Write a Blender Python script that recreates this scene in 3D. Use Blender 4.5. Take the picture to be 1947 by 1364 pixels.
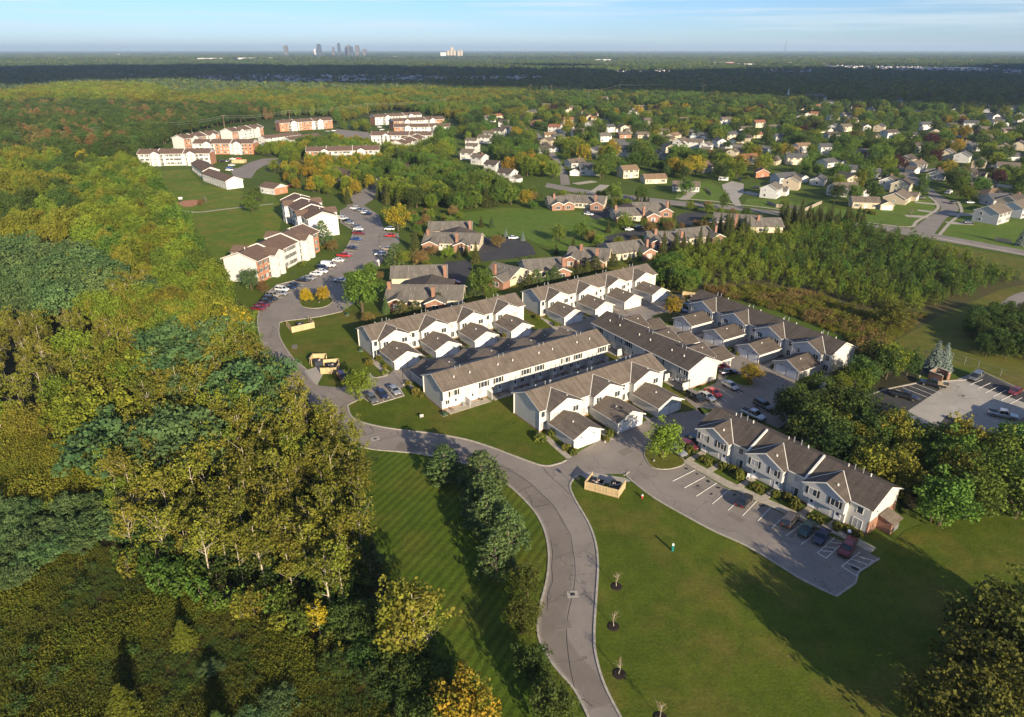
import bpy, math, random
import numpy as np
from mathutils import Vector, Matrix
from mathutils.geometry import tessellate_polygon
for o in list(bpy.data.objects): bpy.data.objects.remove(o)
SC = bpy.context.scene
COL = SC.collection
R = math.radians
# ------------------------------------------------------------------ camera
CAM_H = 75.0
F_PX = 1298.0                       # focal length of a 1947 px wide picture
PITCH = math.atan((682 - 95) / F_PX)
cam = bpy.data.cameras.new('camera'); camo = bpy.data.objects.new('camera', cam); COL.objects.link(camo)
cam.sensor_width = 36; cam.lens = 36 * F_PX / 1947; cam.clip_start = 1; cam.clip_end = 90000
camo.location = (0, 0, CAM_H); camo.rotation_euler = (math.pi / 2 - PITCH, 0, 0)
SC.camera = camo
# ------------------------------------------------------------------ sky, sun, exposure
SUN_ELEV, SUN_AZ = 18.5, 28.0       # sun behind the camera, to its right
w = bpy.data.worlds.new('World'); SC.world = w; w.use_nodes = True
nt = w.node_tree; nt.nodes.clear()
sky = nt.nodes.new('ShaderNodeTexSky'); sky.sky_type = 'NISHITA'; sky.sun_disc = False
sky.sun_elevation = R(SUN_ELEV); sky.sun_rotation = R(180 - SUN_AZ)
sky.altitude = 250; sky.air_density = 1.0; sky.dust_density = 0.0; sky.ozone_density = 3.5
bg = nt.nodes.new('ShaderNodeBackground'); bg.inputs[1].default_value = 0.09
tc = nt.nodes.new('ShaderNodeTexCoord')
mp = nt.nodes.new('ShaderNodeMapping'); mp.inputs['Scale'].default_value = (1.8, 1.8, 60)
nz = nt.nodes.new('ShaderNodeTexNoise'); nz.inputs['Scale'].default_value = 1.6; nz.inputs['Detail'].default_value = 9; nz.inputs['Roughness'].default_value = .6
rp = nt.nodes.new('ShaderNodeValToRGB'); rp.color_ramp.elements[0].position = .46; rp.color_ramp.elements[1].position = .66
rp.color_ramp.elements[1].color = (.6, .6, .6, 1)
mx = nt.nodes.new('ShaderNodeMix'); mx.data_type = 'RGBA'
mx.inputs['B'].default_value = (5.0, 5.6, 6.0, 1)          # thin high cloud veils
nt.links.new(tc.outputs['Generated'], mp.inputs[0]); nt.links.new(mp.outputs[0], nz.inputs['Vector'])
nt.links.new(nz.outputs[0], rp.inputs[0]); nt.links.new(rp.outputs[0], mx.inputs['Factor'])
tint = nt.nodes.new('ShaderNodeMix'); tint.data_type = 'RGBA'; tint.blend_type = 'MULTIPLY'; tint.inputs['Factor'].default_value = 1; tint.inputs['B'].default_value = (.47, .61, .90, 1)   # clear blue air
nt.links.new(sky.outputs[0], tint.inputs['A']); nt.links.new(tint.outputs['Result'], mx.inputs['A']); nt.links.new(mx.outputs['Result'], bg.inputs[0])
wo = nt.nodes.new('ShaderNodeOutputWorld'); nt.links.new(bg.outputs[0], wo.inputs[0])
sl = bpy.data.lights.new('sun', 'SUN'); sl.energy = 5.0; sl.angle = R(.55); sl.color = (1, .84, .60)
slo = bpy.data.objects.new('sun', sl); COL.objects.link(slo)
sd = Vector((math.sin(R(SUN_AZ)) * math.cos(R(SUN_ELEV)), -math.cos(R(SUN_AZ)) * math.cos(R(SUN_ELEV)), math.sin(R(SUN_ELEV))))
slo.rotation_euler = sd.to_track_quat('Z', 'Y').to_euler(); slo.location = (0, 0, 200)
SC.view_settings.view_transform = 'Standard'; SC.view_settings.look = 'None'
SC.view_settings.exposure = 1.0; SC.view_settings.gamma = 1; SC.view_settings.use_curve_mapping = False
SC.cycles.max_bounces = 6; SC.cycles.diffuse_bounces = 3; SC.cycles.transmission_bounces = 4; SC.cycles.volume_bounces = 1
SC.cycles.use_denoising = True; SC.cycles.denoising_prefilter = 'ACCURATE'; SC.cycles.denoising_input_passes = 'RGB_ALBEDO_NORMAL'
# ------------------------------------------------------------------ surveying: picture points on level ground -> metres
def at(x, y, z=0.0):
    dx = (x - 973.5) / F_PX; dy = -(y - 682) / F_PX
    d = (dx, math.cos(PITCH) + dy * math.sin(PITCH), -math.sin(PITCH) + dy * math.cos(PITCH))
    t = (z - CAM_H) / d[2]
    return Vector((d[0] * t, d[1] * t, z))
def proj(p):
    z = p[2] - CAM_H
    f = p[1] * math.cos(PITCH) - z * math.sin(PITCH); u = p[1] * math.sin(PITCH) + z * math.cos(PITCH)
    if f < 1: return (-9999, -9999, f)
    return (973.5 + F_PX * p[0] / f, 682 - F_PX * u / f, f)
# ------------------------------------------------------------------ objects
def tag(o, label=None, cat=None, group=None, kind=None):
    if label: o['label'] = label
    if cat: o['category'] = cat
    if group: o['group'] = group
    if kind: o['kind'] = kind
    return o
def link(name, data, parent=None, loc=None, rz=None):
    o = bpy.data.objects.new(name, data); COL.objects.link(o)
    if parent is not None: o.parent = parent
    if loc is not None: o.location = loc
    if rz is not None: o.rotation_euler = (0, 0, rz)
    return o
def empty(name, loc=(0, 0, 0), rz=0.0):
    return link(name, None, None, loc, rz)
def kids(o): return CH.get(o.name, [])
def copy_tree(o, parent=None):
    c = o.copy(); COL.objects.link(c)
    if parent is not None: c.parent = parent
    for ch in list(o.children): copy_tree(ch, c)
    return c
class MB:
    """collects faces; build() links them as one mesh object"""
    def __init__(s): s.v = []; s.f = []
    def poly(s, pts):
        n = len(s.v); s.v += [tuple(p) for p in pts]; s.f.append(tuple(range(n, n + len(pts)))); return s
    def box(s, x0, x1, y0, y1, z0, z1):
        n = len(s.v)
        s.v += [(x0, y0, z0), (x1, y0, z0), (x1, y1, z0), (x0, y1, z0), (x0, y0, z1), (x1, y0, z1), (x1, y1, z1), (x0, y1, z1)]
        s.f += [tuple(n + k for k in q) for q in ((0, 3, 2, 1), (4, 5, 6, 7), (0, 1, 5, 4), (1, 2, 6, 5), (2, 3, 7, 6), (3, 0, 4, 7))]; return s
    def prism(s, base, top):
        n = len(s.v); k = len(base); s.v += [tuple(p) for p in base] + [tuple(p) for p in top]
        s.f.append(tuple(range(n + k - 1, n - 1, -1))); s.f.append(tuple(range(n + k, n + 2 * k)))
        for i in range(k): j = (i + 1) % k; s.f.append((n + i, n + j, n + k + j, n + k + i))
        return s
    def slab(s, pts, t):                       # a sloping sheet of thickness t below its upper face
        return s.prism([(p[0], p[1], p[2] - t) for p in pts], pts)
    def bar(s, a, b, w, h=None):               # square bar between two points
        h = h or w; a = Vector(a); b = Vector(b); d = (b - a).normalized()
        up = Vector((0, 0, 1)) if abs(d.z) < .95 else Vector((1, 0, 0))
        x = d.cross(up).normalized() * w / 2; y = x.cross(d).normalized() * h / 2
        return s.prism([a - x - y, a + x - y, a + x + y, a - x + y], [b - x - y, b + x - y, b + x + y, b - x + y])
    def tube(s, pts, radii, n=6):
        rings = []
        for i, p in enumerate(pts):
            p = Vector(p); q = Vector(pts[min(i + 1, len(pts) - 1)]) - Vector(pts[max(i - 1, 0)])
            q.normalize(); up = Vector((0, 0, 1)) if abs(q.z) < .9 else Vector((1, 0, 0))
            x = q.cross(up).normalized(); y = x.cross(q)
            b = len(s.v); rings.append(b)
            for k in range(n):
                a = 2 * math.pi * k / n; s.v.append(tuple(p + (x * math.cos(a) + y * math.sin(a)) * radii[i]))
        for a, b in zip(rings, rings[1:]):
            for k in range(n): j = (k + 1) % n; s.f.append((a + k, a + j, b + j, b + k))
        s.f.append(tuple(rings[-1] + k for k in range(n))); return s
    def cyl(s, x, y, z0, z1, r, n=10, r1=None): return s.tube([(x, y, z0), (x, y, z1)], [r, r if r1 is None else r1], n)
    def mesh(s, name, mat):
        me = bpy.data.meshes.new(name); me.from_pydata(s.v, [], s.f); me.materials.append(mat); me.validate(); me.update(); return me
    def build(s, name, mat, parent=None, loc=None, rz=None): return link(name, s.mesh(name, mat), parent, loc, rz)
# ------------------------------------------------------------------ materials
M = {}
def mat(name, col, rough=.8, var=0.0, scale=1.0, bump=0.0, col2=None, detail=6, spec=.3, metal=0.0, bscale=None, objvar=0.0, stretch=None):
    m = bpy.data.materials.new(name); m.use_nodes = True; t = m.node_tree; b = t.nodes['Principled BSDF']
    b.inputs['Roughness'].default_value = rough; b.inputs['Metallic'].default_value = metal
    b.inputs['Specular IOR Level'].default_value = spec
    c4 = tuple(col) + (1,)
    b.inputs['Base Color'].default_value = c4
    tcn = t.nodes.new('ShaderNodeTexCoord'); vec = tcn.outputs['Object']
    if stretch:
        mpn = t.nodes.new('ShaderNodeMapping'); mpn.inputs['Scale'].default_value = stretch
        t.links.new(vec, mpn.inputs[0]); vec = mpn.outputs[0]
    out = None
    if var or col2:
        n = t.nodes.new('ShaderNodeTexNoise'); n.inputs['Scale'].default_value = scale; n.inputs['Detail'].default_value = detail; n.inputs['Roughness'].default_value = .62
        t.links.new(vec, n.inputs['Vector'])
        r = t.nodes.new('ShaderNodeValToRGB'); r.color_ramp.elements[0].position = .32; r.color_ramp.elements[1].position = .68
        if col2: a, d = c4, tuple(col2) + (1,)
        else: a = tuple(max(0, x * (1 - var)) for x in col) + (1,); d = tuple(min(1, x * (1 + var)) for x in col) + (1,)
        r.color_ramp.elements[0].color = a; r.color_ramp.elements[1].color = d
        t.links.new(n.outputs[0], r.inputs[0]); out = r.outputs[0]
    if objvar:
        oi = t.nodes.new('ShaderNodeObjectInfo'); hs = t.nodes.new('ShaderNodeHueSaturation')
        mr = t.nodes.new('ShaderNodeMapRange'); mr.inputs['To Min'].default_value = 1 - objvar; mr.inputs['To Max'].default_value = 1 + objvar
        t.links.new(oi.outputs['Random'], mr.inputs['Value']); t.links.new(mr.outputs[0], hs.inputs['Value'])
        if out: t.links.new(out, hs.inputs['Color'])
        else: hs.inputs['Color'].default_value = c4
        out = hs.outputs[0]
    if out: t.links.new(out, b.inputs['Base Color'])
    if bump:
        n2 = t.nodes.new('ShaderNodeTexNoise'); n2.inputs['Scale'].default_value = bscale or scale * 6; n2.inputs['Detail'].default_value = 5
        t.links.new(vec, n2.inputs['Vector'])
        bn = t.nodes.new('ShaderNodeBump'); bn.inputs['Strength'].default_value = bump; bn.inputs['Distance'].default_value = .1
        t.links.new(n2.outputs[0], bn.inputs['Height']); t.links.new(bn.outputs[0], b.inputs['Normal'])
    M[name] = m; return m
def nodes(m): return m.node_tree, m.node_tree.nodes['Principled BSDF']
def ramp(t, stops):
    r = t.nodes.new('ShaderNodeValToRGB'); e = r.color_ramp.elements
    while len(e) < len(stops): e.new(.5)
    for k, (p, c) in enumerate(stops): e[k].position = p; e[k].color = tuple(c) + (1,)
    return r
def noise(t, vec, scale, detail=5, rough=.6):
    n = t.nodes.new('ShaderNodeTexNoise'); n.inputs['Scale'].default_value = scale; n.inputs['Detail'].default_value = detail; n.inputs['Roughness'].default_value = rough
    t.links.new(vec, n.inputs['Vector']); return n.outputs[0]
def mixc(t, fac, a, b, mode='MIX'):
    x = t.nodes.new('ShaderNodeMix'); x.data_type = 'RGBA'; x.blend_type = mode
    for sck, val in (('Factor', fac), ('A', a), ('B', b)):
        if isinstance(val, (int, float)): x.inputs[sck].default_value = val
        elif isinstance(val, tuple): x.inputs[sck].default_value = val + (1,) if len(val) == 3 else val
        else: t.links.new(val, x.inputs[sck])
    return x.outputs['Result']
def grass(name, dark, light, patch, stripe=None, ang=0.0, amt=.22):
    """mown turf: fine blade speckle, broad patches, optional mowing stripes (stripe = width in metres)"""
    m = bpy.data.materials.new(name); m.use_nodes = True; t, b = nodes(m); M[name] = m
    g = t.nodes.new('ShaderNodeNewGeometry'); v = g.outputs['Position']
    big = ramp(t, [(.3, dark), (.7, light)]); t.links.new(noise(t, v, .035, 6, .65), big.inputs[0])
    pt = ramp(t, [(.47, (0, 0, 0)), (.72, (1, 1, 1))]); t.links.new(noise(t, v, .09, 4), pt.inputs[0])
    c = mixc(t, pt.outputs[0], big.outputs[0], patch)
    fine = ramp(t, [(.25, (.6, .6, .6)), (.75, (1.4, 1.36, 1.3))]); t.links.new(noise(t, v, 2.2, 8, .75), fine.inputs[0])
    c = mixc(t, 1.0, c, fine.outputs[0], 'MULTIPLY')
    mid = ramp(t, [(.3, (.74, .78, .7)), (.7, (1.22, 1.16, 1.2))]); t.links.new(noise(t, v, .33, 7, .7), mid.inputs[0]); c = mixc(t, 1.0, c, mid.outputs[0], 'MULTIPLY')
    if stripe:
        mpn = t.nodes.new('ShaderNodeMapping'); mpn.inputs['Rotation'].default_value = (0, 0, ang); t.links.new(v, mpn.inputs[0])
        wv = t.nodes.new('ShaderNodeTexWave'); wv.bands_direction = 'X'; wv.inputs['Scale'].default_value = math.pi / stripe / 10 * 2 / 2
        wv.inputs['Distortion'].default_value = 1.6; wv.inputs['Detail'].default_value = 3; wv.inputs['Detail Scale'].default_value = .35
        t.links.new(mpn.outputs[0], wv.inputs[0])
        sr = ramp(t, [(.42, (1 - amt,) * 3), (.58, (1 + amt,) * 3)]); t.links.new(wv.outputs[1], sr.inputs[0])
        c = mixc(t, 1.0, c, sr.outputs[0], 'MULTIPLY')
    t.links.new(c, b.inputs['Base Color']); b.inputs['Roughness'].default_value = .9; b.inputs['Specular IOR Level'].default_value = .12
    bn = t.nodes.new('ShaderNodeBump'); bn.inputs['Strength'].default_value = .8; bn.inputs['Distance'].default_value = .25
    t.links.new(noise(t, v, 2.4, 8, .8), bn.inputs['Height']); t.links.new(bn.outputs[0], b.inputs['Normal'])
    return m
def asphalt(name, a, c2, stain):
    m = bpy.data.materials.new(name); m.use_nodes = True; t, b = nodes(m); M[name] = m
    g = t.nodes.new('ShaderNodeNewGeometry'); v = g.outputs['Position']
    r1 = ramp(t, [(.3, a), (.7, c2)]); t.links.new(noise(t, v, .12, 8, .7), r1.inputs[0])
    st = ramp(t, [(.6, (1, 1, 1)), (.72, stain)]); t.links.new(noise(t, v, .35, 6, .7), st.inputs[0])
    c = mixc(t, 1.0, r1.outputs[0], st.outputs[0], 'MULTIPLY')
    fn = ramp(t, [(.3, (.86, .86, .86)), (.7, (1.12, 1.12, 1.12))]); t.links.new(noise(t, v, 5, 6, .8), fn.inputs[0])
    c = mixc(t, 1.0, c, fn.outputs[0], 'MULTIPLY')
    vo = t.nodes.new('ShaderNodeTexVoronoi'); vo.feature = 'DISTANCE_TO_EDGE'; vo.inputs['Scale'].default_value = .075
    wv = t.nodes.new('ShaderNodeVectorMath'); wv.operation = 'ADD'
    n3 = t.nodes.new('ShaderNodeTexNoise'); n3.inputs['Scale'].default_value = .25; n3.inputs['Detail'].default_value = 5; t.links.new(v, n3.inputs['Vector'])
    sc = t.nodes.new('ShaderNodeVectorMath'); sc.operation = 'SCALE'; sc.inputs['Scale'].default_value = 6; t.links.new(n3.outputs[1], sc.inputs[0])
    t.links.new(v, wv.inputs[0]); t.links.new(sc.outputs[0], wv.inputs[1]); t.links.new(wv.outputs[0], vo.inputs['Vector'])
    cr = ramp(t, [(.0, (.55, .55, .55)), (.006, (1, 1, 1))]); t.links.new(vo.outputs['Distance'], cr.inputs[0])
    c = mixc(t, 1.0, c, cr.outputs[0], 'MULTIPLY')
    t.links.new(c, b.inputs['Base Color']); b.inputs['Roughness'].default_value = .9; b.inputs['Specular IOR Level'].default_value = .2
    return m
def shingle(name, a, c2, streak=.25):
    """asphalt shingles: course lines, weather streaks running down the slope, per-tab tint"""
    m = bpy.data.materials.new(name); m.use_nodes = True; t, b = nodes(m); M[name] = m
    tcn = t.nodes.new('ShaderNodeTexCoord'); v = tcn.outputs['Object']
    r1 = ramp(t, [(.28, a), (.72, c2)]); t.links.new(noise(t, v, .55, 7, .7), r1.inputs[0])
    mpn = t.nodes.new('ShaderNodeMapping'); mpn.inputs['Scale'].default_value = (1.5, .12, .12); t.links.new(v, mpn.inputs[0])
    s = ramp(t, [(.3, (1 - streak,) * 3), (.7, (1 + streak,) * 3)]); t.links.new(noise(t, mpn.outputs[0], 1.0, 6, .6), s.inputs[0])
    c = mixc(t, 1.0, r1.outputs[0], s.outputs[0], 'MULTIPLY')
    mp2 = t.nodes.new('ShaderNodeMapping'); mp2.inputs['Scale'].default_value = (3.2, 3.2, 14); t.links.new(v, mp2.inputs[0])
    tb = ramp(t, [(.3, (.8, .8, .8)), (.7, (1.2, 1.2, 1.2))]); t.links.new(noise(t, mp2.outputs[0], 1.0, 2, .5), tb.inputs[0])
    c = mixc(t, 1.0, c, tb.outputs[0], 'MULTIPLY')
    t.links.new(c, b.inputs['Base Color']); b.inputs['Roughness'].default_value = .92; b.inputs['Specular IOR Level'].default_value = .15
    return m
def siding(name, col, lap=.13):
    m = bpy.data.materials.new(name); m.use_nodes = True; t, b = nodes(m); M[name] = m
    tcn = t.nodes.new('ShaderNodeTexCoord'); v = tcn.outputs['Object']
    sx = t.nodes.new('ShaderNodeSeparateXYZ'); t.links.new(v, sx.inputs[0])
    md = t.nodes.new('ShaderNodeMath'); md.operation = 'FRACT'; dv = t.nodes.new('ShaderNodeMath'); dv.operation = 'DIVIDE'; dv.inputs[1].default_value = lap
    t.links.new(sx.outputs[2], dv.inputs[0]); t.links.new(dv.outputs[0], md.inputs[0])
    dirt = ramp(t, [(.3, tuple(x * .88 for x in col)), (.7, col)]); t.links.new(noise(t, v, .7, 6, .7), dirt.inputs[0])
    t.links.new(dirt.outputs[0], b.inputs['Base Color'])
    bn = t.nodes.new('ShaderNodeBump'); bn.inputs['Strength'].default_value = .5; bn.inputs['Distance'].default_value = .03
    t.links.new(md.outputs[0], bn.inputs['Height']); t.links.new(bn.outputs[0], b.inputs['Normal'])
    b.inputs['Roughness'].default_value = .6; return m
def brickmat(name, a, c2, mortar):
    m = bpy.data.materials.new(name); m.use_nodes = True; t, b = nodes(m); M[name] = m
    tcn = t.nodes.new('ShaderNodeTexCoord'); v = tcn.outputs['Object']
    sx = t.nodes.new('ShaderNodeSeparateXYZ'); t.links.new(v, sx.inputs[0]); ad = t.nodes.new('ShaderNodeMath'); t.links.new(sx.outputs[0], ad.inputs[0]); t.links.new(sx.outputs[1], ad.inputs[1])
    cx = t.nodes.new('ShaderNodeCombineXYZ'); t.links.new(ad.outputs[0], cx.inputs[0]); t.links.new(sx.outputs[2], cx.inputs[1])
    bt = t.nodes.new('ShaderNodeTexBrick'); bt.inputs['Scale'].default_value = 4.5; bt.inputs['Color1'].default_value = tuple(a) + (1,); bt.inputs['Color2'].default_value = tuple(c2) + (1,); bt.inputs['Mortar'].default_value = tuple(mortar) + (1,); bt.inputs['Mortar Size'].default_value = .012
    t.links.new(cx.outputs[0], bt.inputs[0])
    dr = ramp(t, [(.3, (.8, .8, .8)), (.7, (1.12, 1.12, 1.12))]); t.links.new(noise(t, v, .8, 5), dr.inputs[0])
    t.links.new(mixc(t, 1.0, bt.outputs[0], dr.outputs[0], 'MULTIPLY'), b.inputs['Base Color']); b.inputs['Roughness'].default_value = .85; return m
def leafmat(name, a, c2, hue=.03, val=.3, trans=.2, sat=1.0):
    """foliage: colour differs leaf clump by leaf clump (attribute) and tree by tree (object random)"""
    m = bpy.data.materials.new(name); m.use_nodes = True; t, b = nodes(m); M[name] = m
    at_ = t.nodes.new('ShaderNodeAttribute'); at_.attribute_name = 'tint'
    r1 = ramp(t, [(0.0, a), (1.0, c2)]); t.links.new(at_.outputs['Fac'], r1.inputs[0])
    oi = t.nodes.new('ShaderNodeObjectInfo'); hs = t.nodes.new('ShaderNodeHueSaturation'); hs.inputs['Saturation'].default_value = sat
    mh = t.nodes.new('ShaderNodeMapRange'); mh.inputs['To Min'].default_value = .5 - hue; mh.inputs['To Max'].default_value = .5 + hue
    wn = t.nodes.new('ShaderNodeTexWhiteNoise'); wn.noise_dimensions = '1D'; t.links.new(oi.outputs['Random'], wn.inputs['W'])
    mv = t.nodes.new('ShaderNodeMapRange'); mv.inputs['To Min'].default_value = 1 - val; mv.inputs['To Max'].default_value = 1 + val
    t.links.new(oi.outputs['Random'], mh.inputs['Value']); t.links.new(wn.outputs[0], mv.inputs['Value'])
    t.links.new(mh.outputs[0], hs.inputs['Hue']); t.links.new(mv.outputs[0], hs.inputs['Value']); t.links.new(r1.outputs[0], hs.inputs['Color'])
    t.links.new(hs.outputs[0], b.inputs['Base Color']); b.inputs['Roughness'].default_value = .75; b.inputs['Specular IOR Level'].default_value = .2
    tr = t.nodes.new('ShaderNodeBsdfTranslucent'); t.links.new(hs.outputs[0], tr.inputs[0])
    mxs = t.nodes.new('ShaderNodeMixShader'); mxs.inputs[0].default_value = trans
    out = t.nodes['Material Output']; t.links.new(b.outputs[0], mxs.inputs[1]); t.links.new(tr.outputs[0], mxs.inputs[2]); t.links.new(mxs.outputs[0], out.inputs[0])
    return m
grass('turf', (.062, .096, .009), (.098, .130, .013), (.142, .122, .028))
grass('turf_stripes', (.085, .142, .012), (.12, .175, .017), (.19, .165, .032), 1.25, R(63), .28)
grass('turf_bank', (.056, .098, .009), (.082, .125, .012), (.10, .115, .016), 1.5, R(27), .16)
grass('turf_green', (.085, .150, .018), (.11, .175, .024), (.125, .16, .03))
grass('rough_grass', (.085, .105, .016), (.125, .135, .024), (.15, .125, .035))
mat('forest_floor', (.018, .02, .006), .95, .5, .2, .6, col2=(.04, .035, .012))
mat('weed_floor', (.045, .04, .008), .95, 0, .3, .6, col2=(.075, .06, .012))
mat('scrub_floor', (.07, .052, .016), .95, 0, .12, .6, col2=(.055, .062, .012))
asphalt('asphalt', (.195, .170, .150), (.27, .238, .21), (.8, .8, .82))
asphalt('asphalt_old', (.155, .133, .115), (.222, .193, .168), (.75, .75, .76))
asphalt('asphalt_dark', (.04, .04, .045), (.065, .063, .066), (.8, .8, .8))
asphalt('concrete', (.3, .275, .24), (.4, .37, .325), (.82, .8, .78))
mat('kerb', (.36, .33, .28), .9, .25, 1.2)
mat('walk', (.36, .32, .26), .9, .2, 1.0, .2)
mat('paint', (.62, .6, .55), .8, .25, 3)
mat('tar', (.03, .029, .03), .7)
mat('mulch', (.022, .015, .011), .95, .4, 3, .8)
mat('soil', (.07, .045, .03), .95, .3, 2, .5)
mat('clay', (.36, .17, .09), .95, .2, 1)
shingle('shingle_brown', (.114, .091, .073), (.166, .137, .111))
shingle('shingle_dark', (.068, .056, .048), (.104, .086, .073), .2)
shingle('shingle_apart', (.111, .072, .055), (.156, .107, .083), .15)
shingle('shingle_condo', (.111, .100, .088), (.176, .159, .137), .2)
shingle('shingle_grey', (.07, .07, .075), (.11, .11, .115), .15)
shingle('shingle_tan', (.17, .115, .07), (.23, .16, .10), .15)
shingle('shingle_red', (.2, .085, .05), (.27, .125, .075), .12)
siding('siding', (.56, .55, .53)); siding('siding_white', (.58, .575, .56)); siding('siding_cream', (.60, .52, .38)); siding('siding_grey', (.42, .42, .42)); siding('siding_tan', (.48, .40, .29)); siding('siding_blue', (.33, .42, .5))
mat('apart_white', (.58, .575, .56), .7, .06, .6)
brickmat('brick', (.29, .135, .085), (.21, .095, .06), (.4, .33, .27))
brickmat('brick_orange', (.46, .19, .095), (.36, .14, .07), (.45, .36, .28))
mat('trim', (.72, .69, .63), .5); mat('white_door', (.78, .78, .78), .45); mat('garage_door', (.74, .74, .73), .5, .04, 1)
mat('pane', (.035, .045, .06), .08, spec=.8); mat('pane_blind', (.33, .34, .36), .3, spec=.6); mat('shutter', (.018, .018, .022), .5)
mat('black_metal', (.02, .02, .022), .45, spec=.5); mat('grey_metal', (.35, .36, .38), .4, metal=.6); mat('galv', (.55, .56, .57), .35, metal=.7)
mat('wood_fence', (.50, .38, .22), .8, .2, 2, objvar=.12); mat('wood_grey', (.30, .25, .2), .85, .2, 2, objvar=.15); mat('wood_pole', (.25, .17, .1), .85, .2, 2)
mat('bark_pale', (.42, .36, .28), .85, .35, 2.5, .4); mat('bark', (.09, .065, .045), .9, .3, 3, .4); mat('bark_grey', (.16, .13, .105), .9, .3, 3, .4)
# ================================================================== THE SETTING
rnd = random.Random(7)
def catmull(pts, n=5):
    P = [Vector(p) for p in pts]; out = []
    for i in range(len(P) - 1):
        p0 = P[max(i - 1, 0)]; p1 = P[i]; p2 = P[i + 1]; p3 = P[min(i + 2, len(P) - 1)]
        for k in range(n):
            t = k / n
            out.append(.5 * ((2 * p1) + (p2 - p0) * t + (2 * p0 - 5 * p1 + 4 * p2 - p3) * t * t + (3 * p1 - p0 - 3 * p2 + p3) * t ** 3))
    out.append(P[-1]); return out
def W(pts): return [at(*p) for p in pts]
def curve(pts, n=5): return catmull(W(pts), n)
NSHEET = 0
def sheet(name, pts, z, m, label=None, kind='structure'):
    """a level sheet from world points"""
    global NSHEET
    NSHEET += 1; z += NSHEET * .0007
    P = [Vector((p[0], p[1], 0)) for p in pts]
    tri = tessellate_polygon([P])
    mb = MB(); mb.v = [(p.x, p.y, z) for p in P]
    for a, b, c in tri:
        n = (P[b] - P[a]).cross(P[c] - P[a]).z
        mb.f.append((a, b, c) if n > 0 else (a, c, b))
    o = mb.build(name, M[m]); o['kind'] = kind
    if label: o['label'] = label
    return o
def strip(name, pts, w, z0, z1, m, parent=None, kind='structure'):
    """a raised strip that follows a line on the ground (kerb, painted line, walk)"""
    P = [Vector((p[0], p[1], 0)) for p in pts]; mb = MB(); rows = []
    for i, p in enumerate(P):
        d = (P[min(i + 1, len(P) - 1)] - P[max(i - 1, 0)]); d.normalize(); n = Vector((-d.y, d.x, 0)) * w / 2
        rows.append((p - n, p + n))
    for a, b in rows: mb.v += [(a.x, a.y, z0), (b.x, b.y, z0), (b.x, b.y, z1), (a.x, a.y, z1)]
    for i in range(len(rows) - 1):
        k = 4 * i; mb.f += [(k + 3, k + 2, k + 6, k + 7), (k, k + 3, k + 7, k + 4), (k + 2, k + 1, k + 5, k + 6)]
    mb.f += [(0, 1, 2, 3), (4 * (len(rows) - 1) + 3, 4 * (len(rows) - 1) + 2, 4 * (len(rows) - 1) + 1, 4 * (len(rows) - 1))]
    o = mb.build(name, M[m], parent)
    if parent is None: o['kind'] = kind
    return o
# ---- ground to the horizon
mb = MB(); NS = 96; radii = [0, 40, 80, 130, 200, 300, 420, 600, 850, 1200, 1800, 2700, 4200, 7000, 12000, 20000, 32000, 48000]
mb.v.append((0, 0, 0))
for r in radii[1:]:
    for k in range(NS): a = 2 * math.pi * k / NS; mb.v.append((r * math.cos(a), r * math.sin(a), 0))
for k in range(NS): mb.f.append((0, 1 + k, 1 + (k + 1) % NS))
for i in range(len(radii) - 2):
    a = 1 + i * NS; b = a + NS
    for k in range(NS): j = (k + 1) % NS; mb.f.append((a + k, b + k, b + j, a + j))
gm = bpy.data.materials.new('land'); gm.use_nodes = True; t, b = nodes(gm); M['land'] = gm
g = t.nodes.new('ShaderNodeNewGeometry'); v = g.outputs['Position']
nr = ramp(t, [(.3, (.06, .094, .013)), (.7, (.09, .122, .018))]); t.links.new(noise(t, v, .03, 7, .7), nr.inputs[0])
fr = ramp(t, [(.30, (.016, .027, .010)), (.52, (.024, .036, .012)), (.66, (.055, .065, .022)), (.8, (.13, .11, .055))]); t.links.new(noise(t, v, .0011, 8, .7), fr.inputs[0])
ln = t.nodes.new('ShaderNodeVectorMath'); ln.operation = 'LENGTH'; t.links.new(v, ln.inputs[0])
mr = t.nodes.new('ShaderNodeMapRange'); mr.inputs['From Min'].default_value = 700; mr.inputs['From Max'].default_value = 1100; t.links.new(ln.outputs['Value'], mr.inputs['Value'])
c = mixc(t, mr.outputs[0], nr.outputs[0], fr.outputs[0]); fn = ramp(t, [(.25, (.6, .6, .6)), (.75, (1.3, 1.3, 1.3))]); t.links.new(noise(t, v, 2.6, 8, .75), fn.inputs[0])
t.links.new(mixc(t, 1.0, c, fn.outputs[0], 'MULTIPLY'), b.inputs['Base Color']); b.inputs['Roughness'].default_value = .95; b.inputs['Specular IOR Level'].default_value = .1
go = mb.build('ground', gm); go['kind'] = 'structure'
# ---- the winding drive
EL = [(1122, 1372), (1093, 1314), (1050, 1262), (1024, 1212), (1026, 1159), (1040, 1101), (1043, 1048), (1031, 999), (1004, 959), (955, 915), (898, 887), (809, 866), (761, 860), (697, 853), (640, 832), (590, 796), (552, 764), (528, 727), (507, 690), (496, 647), (490, 615), (492, 592)]
ER_A = [(1184, 1372), (1150, 1305), (1133, 1247), (1130, 1203), (1134, 1136), (1137, 1079), (1133, 1035), (1119, 995), (1093, 950), (1084, 924), (1096, 906), (1112, 902)]
ER_B = [(1077, 876), (1060, 883), (1031, 886), (978, 868), (933, 851), (880, 835), (814, 824), (739, 815), (690, 804), (668, 792), (661, 771)]
ER_C = [(603, 731), (581, 702), (557, 682), (533, 644), (531, 620), (539, 612), (600, 604), (651, 593)]
el = curve(EL); era = curve(ER_A); erb = curve(ER_B); erc = curve(ER_C)
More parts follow.
